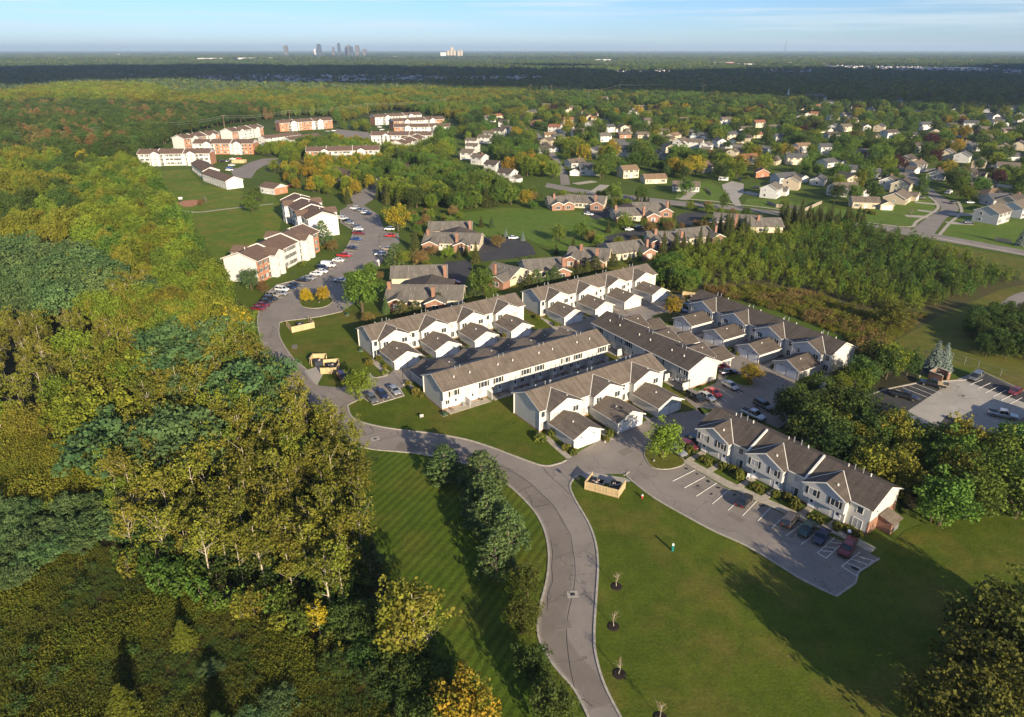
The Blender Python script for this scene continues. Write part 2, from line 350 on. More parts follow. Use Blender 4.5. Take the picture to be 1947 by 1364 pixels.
FLE = [(1188, 902), (1200, 914), (1243, 947), (1311, 986), (1360, 1012), (1414, 1036), (1472, 1070), (1523, 1102), (1590, 1135)]   # lawn side of the near car park
fle = curve(FLE, 3)
LOOP_R = [(651, 593), (690, 565), (662, 545), (652, 520), (693, 514), (720, 506), (738, 485), (760, 461), (758, 444), (732, 440), (720, 409), (689, 389)]
LOT_L = [(661, 393), (647, 401), (648, 424), (671, 438), (669, 452), (656, 477), (640, 493), (615, 504), (595, 520), (568, 532), (525, 543), (503, 563), (488, 590), (492, 592)]
drive = el + list(reversed(W(LOT_L)))[1:] + list(reversed(W(LOOP_R))) + list(reversed(erc)) + list(reversed(erb)) + list(reversed(era))
sheet('road', drive, .05, 'asphalt')
for nm, e in (('left', el), ('a', era), ('b', erb), ('c', erc)): strip('kerb', e, .32, 0, .17, 'kerb')
strip('kerb', W(LOT_L[1:-2]), .3, 0, .17, 'kerb')
# ---- courts and car parks
sheet('car_park', fle + W([(1626, 1110), (1632, 1089), (1672, 1063), (1635, 1042), (1585, 1023), (1537, 1000), (1443, 957), (1377, 927), (1299, 881), (1260, 850), (1330, 830), (1350, 800), (1300, 757), (1362, 728), (1372, 690), (1140, 585), (1200, 560), (1262, 575), (1310, 590), (1420, 640), (1520, 720), (1560, 760), (1480, 815), (1420, 790), (1330, 775), (1315, 782), (1250, 789), (1215, 807), (1165, 823), (1138, 838), (1080, 872), (1077, 876), (1112, 902)]), .055, 'asphalt')
sheet('car_park', W([(600, 733), (650, 738), (704, 711), (712, 718), (737, 715), (752, 700), (990, 632), (1060, 622), (1215, 575), (1250, 560), (1300, 560), (1310, 595), (1240, 640), (1140, 620), (1010, 660), (830, 705), (787, 728), (762, 739), (769, 753), (710, 771), (690, 757), (661, 771), (640, 768)]), .06, 'asphalt')
strip('kerb', fle + W([(1626, 1110), (1632, 1089), (1672, 1063)]), .3, 0, .16, 'kerb')
strip('kerb', W([(769, 753), (710, 771), (690, 757), (661, 771)]), .3, 0, .17, 'kerb')
strip('kerb', catmull(W([(704, 711), (706, 716), (714, 719), (737, 715)]), 4), .3, 0, .17, 'kerb')
sheet('car_park', W([(1560, 792), (1600, 773), (1680, 742), (1742, 729), (1814, 724), (1860, 706), (1990, 765), (1990, 900), (1800, 900), (1640, 850)]), .05, 'concrete')
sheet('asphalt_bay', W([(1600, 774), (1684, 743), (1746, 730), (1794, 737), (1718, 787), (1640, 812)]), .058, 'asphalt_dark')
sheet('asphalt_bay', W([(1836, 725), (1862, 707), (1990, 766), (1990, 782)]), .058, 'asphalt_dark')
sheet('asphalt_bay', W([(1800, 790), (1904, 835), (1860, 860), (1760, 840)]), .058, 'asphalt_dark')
strip('kerb', W([(1560, 792), (1600, 773), (1680, 742), (1742, 729), (1814, 724), (1838, 723), (1862, 705), (1990, 764)]), .35, 0, .17, 'kerb')
sheet('car_park', W([(437, 322), (452, 320), (478, 308), (500, 302), (560, 299), (640, 303), (720, 343), (738, 362), (690, 392), (661, 395), (655, 380), (700, 355), (640, 318), (560, 312), (505, 314), (488, 324), (478, 339), (446, 339)]), .05, 'asphalt')
sheet('car_park', W([(655, 319), (676, 317), (722, 330), (726, 352), (680, 345), (660, 338)]), .055, 'asphalt')
sheet('car_park', W([(630, 262), (640, 246), (700, 252), (708, 262), (720, 270), (660, 276), (640, 272)]), .05, 'asphalt')
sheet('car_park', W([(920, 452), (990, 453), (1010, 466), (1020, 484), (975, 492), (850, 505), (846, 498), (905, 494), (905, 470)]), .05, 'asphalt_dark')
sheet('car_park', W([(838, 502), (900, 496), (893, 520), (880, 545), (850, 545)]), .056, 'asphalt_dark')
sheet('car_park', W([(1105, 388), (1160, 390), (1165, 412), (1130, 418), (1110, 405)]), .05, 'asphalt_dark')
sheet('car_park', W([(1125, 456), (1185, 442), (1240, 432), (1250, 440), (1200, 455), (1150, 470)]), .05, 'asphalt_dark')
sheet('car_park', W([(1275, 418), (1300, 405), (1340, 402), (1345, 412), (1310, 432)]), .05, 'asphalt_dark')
# ---- streets of the housing estate
sheet('street', curve([(1040, 348), (1106, 360), (1200, 372), (1283, 382), (1356, 388), (1469, 401), (1560, 414), (1634, 425), (1730, 435), (1777, 445), (1860, 460), (1990, 484)]) + list(reversed(curve([(1036, 356), (1106, 369), (1200, 381), (1283, 391), (1356, 396), (1469, 408), (1560, 423), (1648, 435), (1768, 455), (1860, 471), (1990, 495)]))), .05, 'asphalt')
sheet('street', curve([(1734, 437), (1761, 416), (1785, 402), (1788, 392), (1768, 371), (1740, 352), (1716, 330), (1705, 310)]) + list(reversed(curve([(1776, 446), (1799, 416), (1821, 402), (1819, 390), (1790, 373), (1762, 352), (1735, 330), (1722, 310)]))), .055, 'asphalt')
sheet('street', W([(1372, 352), (1392, 345), (1414, 350), (1414, 368), (1404, 378), (1410, 392), (1398, 392), (1385, 376), (1378, 366)]), .055, 'concrete')
sheet('street', curve([(984, 244), (1000, 250), (1014, 262), (1040, 290), (1062, 330), (1066, 352)]) + list(reversed(curve([(996, 242), (1016, 249), (1032, 262), (1054, 290), (1078, 330), (1084, 352)]))), .056, 'asphalt')
sheet('street', curve([(1200, 270), (1280, 266), (1350, 271), (1440, 278), (1540, 288)]) + list(reversed(curve([(1200, 275), (1280, 271), (1350, 276), (1440, 284), (1540, 294)]))), .05, 'asphalt')
sheet('street', curve([(1540, 345), (1600, 338), (1680, 332), (1760, 322), (1860, 316), (1947, 312)]) + list(reversed(curve([(1540, 350), (1600, 343), (1680, 337), (1760, 327), (1860, 320), (1947, 316)]))), .05, 'asphalt')
# walks and drives of the estate
for pts, wd in (([(1633, 421), (1725, 432), (1745, 420), (1784, 395), (1765, 372)], 1.5), ([(1776, 452), (1860, 468), (1960, 487)], 1.5), ([(1285, 377), (1356, 383), (1400, 389), (1469, 397), (1620, 420)], 1.5), ([(1786, 447), (1806, 424), (1828, 404), (1822, 384)], 1.4)):
    strip('footpath', curve(pts), wd, 0, .08, 'walk')
for pts, wd in (([(1722, 411), (1765, 413)], 5), ([(1745, 400), (1784, 405)], 4), ([(1803, 408), (1862, 409)], 5.5), ([(1800, 424), (1848, 426)], 5), ([(1740, 385), (1782, 389)], 4), ([(1093, 350), (1130, 345)], 6), ([(1130, 366), (1150, 352)], 6), ([(1414, 365), (1445, 372)], 7), ([(1300, 380), (1322, 362)], 5)):
    strip('footpath', W(pts), wd, 0, .07, 'walk')
strip('footpath', curve([(338, 398), (372, 404), (420, 399), (455, 395), (520, 388)]), 1.8, 0, .07, 'walk')
# ---- lawns
sheet('lawn', W([(284, 326), (360, 322), (385, 352), (450, 362), (520, 372), (540, 400), (530, 440), (500, 460), (430, 500), (405, 492), (380, 450), (345, 395), (310, 350)]), .03, 'turf_stripes')
sheet('lawn', list(reversed(el[:66])) + W([(1000, 1364), (880, 1364), (780, 1280), (700, 1100), (690, 960), (690, 860)]), .03, 'turf_bank')
sheet('lawn', era[:46] + fle + W([(1672, 1063), (1720, 1010), (1850, 960), (2060, 1000), (2000, 1240), (1800, 1400), (1300, 1420), (1190, 1400)]), .03, 'turf')
sheet('lawn', erb + W([(661, 771), (690, 757), (710, 771), (769, 753), (762, 739), (787, 728), (900, 700), (1000, 680), (1150, 640), (1260, 690), (1330, 760), (1315, 782), (1250, 790), (1150, 800), (1080, 840), (1090, 865)]), .03, 'turf')
sheet('lawn', erc[:-1] + W([(651, 593), (740, 560), (860, 560), (980, 530), (1240, 470), (1280, 560), (1010, 640), (740, 716), (712, 718), (704, 711), (660, 738)]), .03, 'turf')
sheet('lawn', W([(860, 408), (960, 395), (1060, 400), (1130, 405), (1190, 425), (1160, 450), (1090, 480), (1060, 475), (1020, 462), (990, 450), (905, 448), (900, 425)]), .03, 'turf_green')
sheet('lawn', W([(1640, 424), (1725, 433), (1780, 398), (1765, 372), (1700, 385), (1620, 400), (1500, 385), (1480, 400)]), .03, 'turf_green')
sheet('lawn', W([(1784, 447), (1810, 420), (1860, 405), (1947, 420), (1990, 490), (1860, 465)]), .03, 'turf_green')
sheet('lawn', W([(1285, 376), (1365, 384), (1378, 362), (1350, 345), (1290, 352)]), .03, 'turf_green')
sheet('lawn', W([(1412, 392), (1470, 398), (1540, 406), (1500, 380), (1420, 378)]), .03, 'turf_green')
sheet('meadow', W([(1690, 640), (1800, 590), (1900, 545), (2100, 500), (2100, 760), (1947, 745), (1860, 705), (1760, 690)]), .03, 'rough_grass')
sheet('meadow', W([(1780, 462), (1990, 500), (2060, 560), (1900, 560), (1800, 500)]), .03, 'rough_grass')
sheet('cul_de_sac', curve([(1898, 585), (1908, 572), (1930, 560), (1960, 552), (2000, 548), (2040, 570), (2040, 610), (1980, 606), (1930, 597), (1905, 592), (1898, 585)], 3)[:-1], .06, 'asphalt')
# ---- wild ground
FOREST = [(-260, 960), (-40, 985), (150, 990), (230, 1090), (400, 1150), (560, 1200), (640, 1260), (740, 1340), (800, 1420), (890, 1400), (830, 1280), (760, 1210), (725, 1080), (690, 950), (690, 872), (640, 840), (590, 802), (550, 770), (520, 728), (500, 690), (488, 650), (482, 612), (470, 590), (440, 560), (415, 530), (380, 480), (340, 410), (300, 350), (272, 318), (200, 300), (60, 300), (-200, 330), (-700, 420), (-700, 900)]
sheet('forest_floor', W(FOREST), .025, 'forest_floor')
sheet('weed_field', W([(-300, 990), (-40, 985), (150, 992), (230, 1092), (400, 1152), (560, 1202), (640, 1262), (740, 1345), (800, 1430), (-300, 1480)]), .028, 'weed_floor')
sheet('weed_field', W([(-60, 830), (80, 835), (190, 880), (215, 925), (150, 975), (-60, 970)]), .032, 'weed_floor')
SCRUB = [(1250, 560), (1225, 520), (1290, 485), (1420, 440), (1560, 420), (1640, 430), (1760, 460), (1840, 490), (1960, 540), (1900, 552), (1790, 600), (1700, 650), (1660, 680), (1600, 640), (1480, 590), (1330, 555)]
sheet('scrub_field', W(SCRUB), .028, 'scrub_floor')
WOODR = [(1530, 730), (1640, 690), (1700, 690), (1745, 715), (1740, 728), (1600, 772), (1640, 850), (1800, 900), (1990, 905), (2010, 1000), (1850, 960), (1720, 970), (1700, 930), (1560, 840), (1480, 815), (1560, 762)]
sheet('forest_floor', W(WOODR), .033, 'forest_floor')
# ---- islands, walks, play area
def island(pts, m='turf'):
    p = curve(pts, 3)[:-1]; sheet('island', p, .16, m); strip('kerb', p + [p[0]], .3, 0, .175, 'kerb')
island([(1226, 868), (1228, 856), (1250, 853), (1285, 864), (1300, 877), (1296, 886), (1268, 893), (1240, 889), (1226, 868)], 'rough_grass')
island([(569, 572), (580, 563), (600, 560), (625, 565), (632, 574), (618, 584), (595, 587), (575, 583), (569, 572)])
island([(1238, 605), (1255, 597), (1290, 598), (1330, 615), (1318, 628), (1280, 622), (1250, 616), (1238, 605)])
island([(1378, 722), (1392, 712), (1420, 716), (1432, 731), (1422, 735), (1400, 731), (1378, 722)])
sheet('sand_pit', curve([(334, 387), (350, 382), (376, 381), (380, 387), (365, 393), (345, 393), (334, 387)], 3)[:-1], .05, 'clay')
strip('footpath', W([(1302, 876), (1377, 918), (1443, 949), (1537, 991), (1600, 1016), (1660, 1048)]), 1.9, 0, .18, 'walk')
strip('footpath', W([(1035, 828), (1055, 848), (1082, 871)]), 1.3, 0, .1, 'walk')
strip('footpath', W([(712, 690), (726, 703), (734, 714)]), 1.3, 0, .1, 'walk')
strip('footpath', W([(1142, 820), (1163, 837)]), 1.3, 0, .1, 'walk')
strip('footpath', W([(1035, 608), (1064, 630)]), 1.3, 0, .1, 'walk')
sheet('apron', W([(578, 706), (606, 697), (618, 706), (606, 728), (600, 733)]), .062, 'concrete')
sheet('apron', W([(1105, 905), (1120, 898), (1190, 910), (1200, 916), (1172, 922), (1120, 916)]), .064, 'concrete')
for q in ([(1186, 905), (1196, 898)],): strip('kerb', W(q), .3, 0, .16, 'kerb')
# ---- painted bays: each line its own piece of the car park
lot = [o for o in COL.objects if o.name == 'car_park'][0]
z4 = lambda x, y: at(1200 + x / 3.498, 760 + y / 3.498)
for a, b_ in (((275, 545), (425, 470)), ((352, 590), (490, 515)), ((432, 645), (568, 557)), ((538, 697), (652, 600)), ((645, 738), (745, 640)), ((740, 775), (835, 676)), ((841, 811), (932, 715)), ((934, 858), (1030, 768)), ((1028, 908), (1150, 822)), ((1130, 967), (1250, 876)), ((1238, 1022), (1352, 922)), ((1400, 1112), (1520, 1017)), ((1238, 1022), (1297, 1058)), ((1297, 1058), (1400, 960)), ((1285, 980), (1370, 992)), ((1262, 1008), (1345, 1015)), ((1310, 950), (1410, 962)), ((1495, 1172), (1612, 1072)), ((1400, 1112), (1495, 1172)), ((1430, 1085), (1530, 1130)), ((1460, 1062), (1570, 1100)), ((1490, 1040), (1610, 1075))):
    strip('bay_line', [z4(*a), z4(*b_)], .13, .06, .115, 'paint', lot)
z3 = lambda x, y: at(1280 + x / 2.919, 520 + y / 2.919)
for a, b_ in (((255, 640), (330, 690)), ((225, 665), (300, 715)), ((195, 690), (270, 742)), ((300, 610), (380, 668)), ((410, 745), (470, 790)), ((450, 725), (520, 775))):
    strip('bay_line', [z3(*a), z3(*b_)], .12, .06, .115, 'paint', lot)
lot2 = [o for o in COL.objects if o.name == 'car_park.001'][0]
for a, b_ in (((785, 795), (855, 862)), ((865, 765), (938, 838)), ((950, 745), (1010, 815)), ((1040, 735), (1078, 795))):
    strip('bay_line', [at(480 + a[0] / 3.744, 540 + a[1] / 3.744), at(480 + b_[0] / 3.744, 540 + b_[1] / 3.744)], .13, .06, .115, 'paint', lot2)
lot3 = [o for o in COL.objects if o.name == 'car_park.002'][0]
for k in range(6):
    a = at(1868 + k * 15, 722 + k * 7); strip('bay_line', [a, a + Vector((-5.2, -3.2, 0))], .12, .06, .115, 'paint', lot3)
for k in range(5):
    a = at(1690 + k * 13, 745 - k * 3.5); strip('bay_line', [a, a + Vector((3.2, -5.0, 0))], .12, .06, .115, 'paint', lot3)
# stall lines in front of the apartments
drv = [o for o in COL.objects if o.name == 'road'][0]
for (x0, y0), (x1, y1) in (((669, 452), (640, 493)), ((640, 493), (568, 532)), ((560, 536), (500, 568))):
    n = 7
    for k in range(n + 1):
        a = at(x0 + (x1 - x0) * k / n, y0 + (y1 - y0) * k / n); strip('bay_line', [a + Vector((.6, -.2, 0)), a + Vector((5.2, -1.6, 0))], .12, .05, .085, 'paint', drv)
# older, browner paving along the left lane and a few repair patches
lane = []
for i in range(2, 62):
    d = el[i + 1] - el[i - 1]; d.normalize(); lane.append(el[i] + Vector((d.y, -d.x, 0)) * 2.25)
strip('lane_patch', lane, 3.4, .02, .0535, 'asphalt_old', drv)
for x, y, w_, h_, a in ((1068, 1190, 2.6, 1.6, .2), (1052, 1140, 1.4, 2.2, .1), (860, 848, 3.2, 1.3, -.2), (720, 836, 2.0, 1.6, -.3), (1190, 860, 3.0, 2.0, .6), (560, 660, 1.5, 3.0, .3), (1330, 930, 2.2, 1.4, -.9), (1400, 985, 3.0, 1.3, -.9)):
    q = at(x, y); link('repair_patch', MB().box(-w_ / 2, w_ / 2, -h_ / 2, h_ / 2, .05, .0745).mesh('repair_patch', M['asphalt_old']), drv, (q.x, q.y, 0), a)
# oil stains under the parking bays
for x, y, r_ in ((1305, 892, .5), (1325, 902, .4), (1346, 916, .55), (1366, 928, .5), (1327, 925, .4), (1396, 942, .6), (1448, 962, .6), (1486, 1000, .4), (1352, 940, .35), (1626, 1082, .7), (1296, 760, .4), (1410, 745, .5)):
    q = at(x, y); m_ = MB(); n_ = 11; m_.poly([(r_ * rnd.uniform(.5, 1.2) * math.cos(6.283 * k / n_), r_ * rnd.uniform(.4, .9) * math.sin(6.283 * k / n_), 0) for k in range(n_)]); link('oil_stain', m_.mesh('oil_stain', M['tar']), lot, (q.x, q.y, .083), rnd.uniform(0, 3))
# tar-sealed cracks of the drive
z5 = lambda x, y: at(650 + x / 2.258, 760 + y / 2.258)
for line in ([(655, 270), (720, 305), (800, 355), (870, 420), (910, 460), (950, 530), (980, 580), (990, 640), (1000, 700), (1000, 780), (985, 860), (970, 930), (965, 1010), (970, 1080), (985, 1180), (1005, 1260), (1020, 1310), (1050, 1364)],
             [(860, 290), (900, 335), (940, 370), (975, 405)], [(785, 390), (812, 430), (822, 462), (890, 448)], [(895, 600), (905, 660), (900, 720), (905, 780), (885, 830), (882, 905)], [(755, 400), (780, 385), (818, 372)],
             [(60, 100), (90, 130), (100, 150), (135, 140), (120, 110)], [(180, 170), (200, 165), (240, 155), (235, 135)], [(1005, 1290), (1040, 1290), (1075, 1320)], [(600, 215), (585, 225)], [(660, 250), (672, 235)], [(860, 205), (760, 190), (700, 175)]):
    strip('crack_seal', catmull([z5(*p) for p in line], 3), .09, .03, .062, 'tar', drv)
z1 = lambda x, y: at(480 + x / 3.744, 540 + y / 3.744)
for line in ([(120, 480), (170, 520), (185, 560), (250, 610), (300, 680), (330, 720)], [(250, 640), (290, 660), (300, 700)], [(100, 430), (90, 400), (130, 370), (150, 300)], [(330, 610), (370, 650), (390, 690)], [(200, 560), (240, 550)]):
    strip('crack_seal', catmull([z1(*p) for p in line], 3), .08, .03, .062, 'tar', drv)
# storm drains: a concrete collar with an iron grate
for px, rz in ((z5(143, 170), .5), (z5(990, 838), .1), (z1(78, 425), .7), (z3(1610, 682), .4), (z3(195, 790), .5)):
    e = empty('storm_drain', (px.x, px.y, .1), rz)
    MB().box(-.85, .85, -.75, .75, 0, .012).build('collar', M['concrete'], e); MB().box(-.35, .35, -.3, .3, .006, .02).build('grate', M['black_metal'], e)
    i = len([o for o in COL.objects if o.name.startswith('storm_drain')])
    tag(e, ['square concrete storm drain with iron grate where the drive bends at the wood', 'square concrete storm drain in the drive beside the young trees', 'concrete storm drain at the drive edge under the yellow tree', 'iron drain grate in the concrete lot behind the trees', 'iron drain grate behind the near townhouse block'][i - 1], 'drain', 'storm drains')
# ================================================================== BUILDINGS: shared pieces
MC = {}
def cached(key, fn):
    if key not in MC: MC[key] = fn()
    return MC[key]
def window(parent, x, y, z, w, h, side='-y', shut=False, blind=None, frame='trim', name='window', panes=2):
    """a window standing proud of a wall: frame > panes, mullion, shutters. (x, y, z) = centre of its sill on the wall face"""
    rz = {'-y': 0, '+x': math.pi / 2, '+y': math.pi, '-x': -math.pi / 2}[side]
    def fr():
        m = MB(); b = .09
        m.box(-w / 2 - b, w / 2 + b, -.07, 0, -b, 0).box(-w / 2 - b, w / 2 + b, -.07, 0, h, h + b).box(-w / 2 - b, -w / 2, -.07, 0, 0, h).box(w / 2, w / 2 + b, -.07, 0, 0, h)
        return m.mesh('window', M[frame])
    o = link(name, cached(('wf', w, h, frame), fr), parent, (x, y, z), rz)
    bl = rnd.random() < .3 if blind is None else blind
    pw = w / panes
    for k in range(panes):
        m_ = 'pane_blind' if (bl and k == 0) or (bl and rnd.random() < .4) else 'pane'
        link('pane', cached(('wp', w, h, m_, panes), lambda: MB().box(-pw / 2 + .03, pw / 2 - .03, -.035, 0, 0, h).mesh('pane', M[m_])), o, (-w / 2 + pw * (k + .5), 0, 0))
    if panes > 1:
        for k in range(1, panes): link('mullion', cached(('wm', h), lambda: MB().box(-.035, .035, -.055, 0, 0, h).mesh('mullion', M['trim'])), o, (-w / 2 + pw * k, 0, 0))
    if shut:
        for s_ in (-1, 1): link('shutter', cached(('ws', h), lambda: MB().box(-.2, .2, -.06, 0, -.06, h + .06).mesh('shutter', M['shutter'])), o, (s_ * (w / 2 + .32), 0, 0))
    return o
def door(parent, x, y, z, w=.95, h=2.05, side='-y', m='white_door'):
    rz = {'-y': 0, '+x': math.pi / 2, '+y': math.pi, '-x': -math.pi / 2}[side]
    o = link('door', cached(('d', w, h, m), lambda: MB().box(-w / 2 - .09, w / 2 + .09, -.05, 0, 0, h + .09).mesh('door', M[m])), parent, (x, y, z), rz)
    link('pane', cached(('dp', w), lambda: MB().box(-w * .26, w * .26, -.07, -.04, h * .52, h * .88).mesh('pane', M['pane'])), o)
    link('handle', cached(('dh', w), lambda: MB().box(w * .34, w * .42, -.1, -.04, .95, 1.07).mesh('handle', M['black_metal'])), o)
    return o
def garage_door(parent, x, y, z, w=2.6, h=2.1, side='-y'):
    rz = {'-y': 0, '+x': math.pi / 2, '+y': math.pi, '-x': -math.pi / 2}[side]
    o = link('garage_door', cached(('gd', w, h), lambda: MB().box(-w / 2 - .1, w / 2 + .1, -.03, 0, 0, h + .1).mesh('garage_door', M['trim'])), parent, (x, y, z), rz)
    for k in range(4): link('panel', cached(('gp', w, h), lambda: MB().box(-w / 2, w / 2, -.075, -.02, 0, h / 4 - .025).mesh('panel', M['garage_door'])), o, (0, 0, .02 + k * h / 4))
    return o
def lamp_pole(pos, h, label, arm=True):
    e = empty('lamp_post', pos)
    MB().cyl(0, 0, 0, .45, .22, 10).build('base', M['concrete'], e); MB().cyl(0, 0, .4, h, .075, 8, .055).build('pole', M['black_metal'], e)
    MB().box(-.16, .45, -.16, .16, h, h + .16).build('lamp_head', M['black_metal'], e)
    return tag(e, label, 'lamp post', 'lamp posts')
def bush(pos, r, h, label, group, m='leaf_hedge'):
    """a clipped shrub (crown of leaf clumps over a short stem)"""
    SHRUBS.append((pos, r, h, label, group, m))
SHRUBS = []
def flip(pts, mir, L): return [(L - p[0], p[1], p[2]) for p in reversed(pts)] if mir else pts
# ------------------------------------------------------------------ the white townhouse blocks
EV, RG, DEP, KP = 5.3, 7.8, 9.6, 2.5 / 5.4
def townhouse(name, origin, ang, n, label, mir=False, front=True, rear=False, roofm='shingle_brown', garages=True, left_end=True, right_end=False, group='white townhouse blocks'):
    """origin = front-left ground corner; x runs along the block, -y is the garage side"""
    L = 12 * n + .4; e = empty(name, origin, R(ang)); tag(e, label, 'townhouse', group)
    fx = lambda pts: flip(pts, mir, L)
    X = (lambda x: L - x) if mir else (lambda x: x)
    def bx(mb, x0, x1, *r):
        a, b_ = sorted((X(x0), X(x1))); return mb.box(a, b_, *r)
    # ---- walls
    wl = MB()
    base = .35
    jet = .9 if rear else 0.0
    prof = [(0, base), (DEP - jet, base), (DEP - jet, 2.75), (DEP, 2.75), (DEP, EV + .05), (4.8, RG - .25), (0, EV + .05)] if rear else [(0, base), (DEP, base), (DEP, EV + .05), (4.8, RG - .25), (0, EV + .05)]
    wl.prism([(0, y, z) for y, z in prof], [(L, y, z) for y, z in prof])
    wall = wl.build('wall', M['siding'], e)
    MB().box(-.03, L + .03, -.03, DEP - jet + .03, -.1, base + .02).build('brick_base', M['brick'], e)
    # corner boards and band
    for cx in (0.0, L):
        for cy in (0.0, DEP): MB().box(cx - .08, cx + .08, cy - .08, cy + .08, base + .05 if not (rear and cy > 1) else 2.78, EV).build('corner_board', M['trim'], e)
    # ---- main roof
    ov = .45; rf = MB(); zt = .14
    A = [(-ov, -.6, EV), (L + ov, -.6, EV), (L + ov, 4.8, RG), (-ov, 4.8, RG)]
    B = [(-ov, 4.8, RG), (L + ov, 4.8, RG), (L + ov, DEP + .6, EV), (-ov, DEP + .6, EV)]
    rf.slab([(p[0], p[1], p[2] + zt) for p in A], .1); rf.slab([(p[0], p[1], p[2] + zt) for p in B], .1)
    roof = rf.build('roof', M[roofm], e)
    for x0 in (-ov, L + ov):
        for y0 in (-.6, DEP + .6): MB().bar((x0, y0, EV + .0), (x0, 4.8, RG + .0), .06, .2).build('rake_board', M['trim'], e)
    for y0 in (-.66, DEP + .66): MB().box(-ov, L + ov, y0 - .06, y0 + .06, EV - .02, EV + .13).build('gutter', M['trim'], e)
    for x0 in ((-.12, L + .12)):
        MB().box(x0 - .05, x0 + .05, -.12, -.02, .3, EV).build('downspout', M['trim'], e); MB().box(x0 - .05, x0 + .05, DEP + .02, DEP + .12, .3 if not rear else 2.8, EV).build('downspout', M['trim'], e)
    # roof vents in pairs
    for k in range(n):
        x = X(12 * k + 6.2)
        for dx in (-.65, .65): MB().cyl(x + dx, 5.7 if not rear else 5.3, RG - .6, RG + .75, .1, 8).build('vent_pipe', M['galv'], roof)
        for dx in (-2.1, 2.1): MB().cyl(x + dx, 7.3, RG - 1.6, RG - .55, .13, 8).build('vent_cap', M['trim'], roof)
    vz = lambda v: EV + (v + .6) * KP
    for k in range(n):
        u0 = 12 * k; uL, uR, uc = u0 + 1.3, u0 + 10.4, u0 + 5.85; az = EV + (uc - uL) * KP; vb = uc - uL - .6; pj = -1.6
        bay = MB(); prof = [(uL + .4, EV + .08), (uL + .4, base), (uR - .4, base), (uR - .4, EV + .08), (uc, az - .12)]
        P0 = [(X(x), pj, z) for x, z in prof]; P1 = [(X(x), .2, z) for x, z in prof]
        if not mir: bay.prism(list(reversed(P0)), list(reversed(P1)))
        else: bay.prism(P0, P1)
        by = bay.build('bay', M['siding'], e)
        cg = MB(); o_ = .42
        for pts in ([(uL, pj - o_, EV), (uc, pj - o_, az), (uc, vb, az), (uL, -.6, EV)], [(uc, pj - o_, az), (uR, pj - o_, EV), (uR, -.6, EV), (uc, vb, az)]):
            cg.slab([(p[0], p[1], p[2] + zt + .012) for p in fx(pts)], .1)
        g_ = cg.build('gable_roof', M[roofm], e)
        for a, b_ in (((uL, pj - o_ - .03, EV), (uc, pj - o_ - .03, az)), ((uR, pj - o_ - .03, EV), (uc, pj - o_ - .03, az))):
            MB().bar((X(a[0]), a[1], a[2]), (X(b_[0]), b_[1], b_[2]), .06, .22).build('rake_board', M['trim'], g_)
        for q in (uL, uR):   # metal valleys
            MB().bar((X(q), -.6, EV + zt + .03), (X(uc), vb, az + zt + .03), .12, .02).build('valley', M['trim'], g_)
        MB().cyl(X(uc + 1.2), -.2, az - .7, az - .28, .17, 8).build('vent_cap', M['trim'], g_)
        for q in (uL + .4, uR - .4): MB().box(X(q) - .07, X(q) + .07, pj - .06, pj + .08, base, EV).build('corner_board', M['trim'], by)
        if front:
            window(e, X(u0 + 3.1), pj, 3.5, 1.5, 1.25, shut=False); window(e, X(u0 + 8.5), pj, 3.5, 1.5, 1.25, shut=False)
            MB().cyl(X(uc), pj + .05, az - .95, az - .93, .2, 8).build('gable_vent', M['trim'], e)
            rw = u0 + .85 if not k else u0 - .15
            window(e, X(rw), 0, 3.5, .95, 1.3, panes=1); window(e, X(rw), 0, .75, 1.4, 1.55)
            if k: window(e, X(u0 - 1.1), 0, 3.9, .5, .7, panes=1)
            if k: door(e, X(u0 - 1.15), 0, base)
        # ---- garage in front of the bay, two doors
        if garages:
            g0, g1, gf, gb, ge = u0 + 1.6, u0 + 8.6, -9.8, pj - .02, 2.75; gc = (g0 + g1) / 2; ga = ge + (gc - g0 + .6) * .44
            gm_ = MB(); prof = [(g0, ge), (g0, .05), (g1, .05), (g1, ge), (gc, ga - .12)]
            P0 = [(X(x), gf, z) for x, z in prof]; P1 = [(X(x), gb, z) for x, z in prof]
            if not mir: gm_.prism(list(reversed(P0)), list(reversed(P1)))
            else: gm_.prism(P0, P1)
            G = gm_.build('garage', M['siding'], e)
            gr = MB()
            for pts in ([(g0 - .55, gf - .45, ge - .1), (gc, gf - .45, ga), (gc, gb + .0, ga), (g0 - .55, gb + .0, ge - .1)], [(gc, gf - .45, ga), (g1 + .55, gf - .45, ge - .1), (g1 + .55, gb + .0, ge - .1), (gc, gb + .0, ga)]):
                gr.slab([(p[0], p[1], p[2] + .14) for p in fx(pts)], .1)
            gr.build('garage_roof', M[roofm], G)
            for q in (g0 - .55, g1 + .55):
                MB().bar((X(q), gf - .48, ge - .1), (X(gc), gf - .48, ga), .06, .2).build('rake_board', M['trim'], G)
                MB().box(X(q) - .06, X(q) + .06, gf - .45, gb, ge - .12, ge + .03).build('gutter', M['trim'], G)
            MB().cyl(X(gc - 1), -6.2, ga - .5, ga - .12, .16, 8).build('vent_cap', M['trim'], G)
            for q in (gc - 1.62, gc + 1.62): garage_door(G, X(q), gf, .06)
            for q in (g0, g1): MB().box(X(q) - .07, X(q) + .07, gf - .06, gf + .08, .1, ge).build('corner_board', M['trim'], G)
            for q in (gc - 1.62, gc + 1.62): MB().box(X(q) - .09, X(q) + .09, gf - .2, gf - .02, 2.4, 2.62).build('wall_lamp', M['black_metal'], G)
            if k: MB().box(*sorted((X(u0 + .1), X(u0 + 1.5))), -6.2, -.4, 0, .05).build('mulch_bed', M['mulch'], e)
            MB().box(*sorted((X(u0 - .9), X(u0 + .05))), -9.8, 0, 0, .07).build('walk', M['walk'], e)
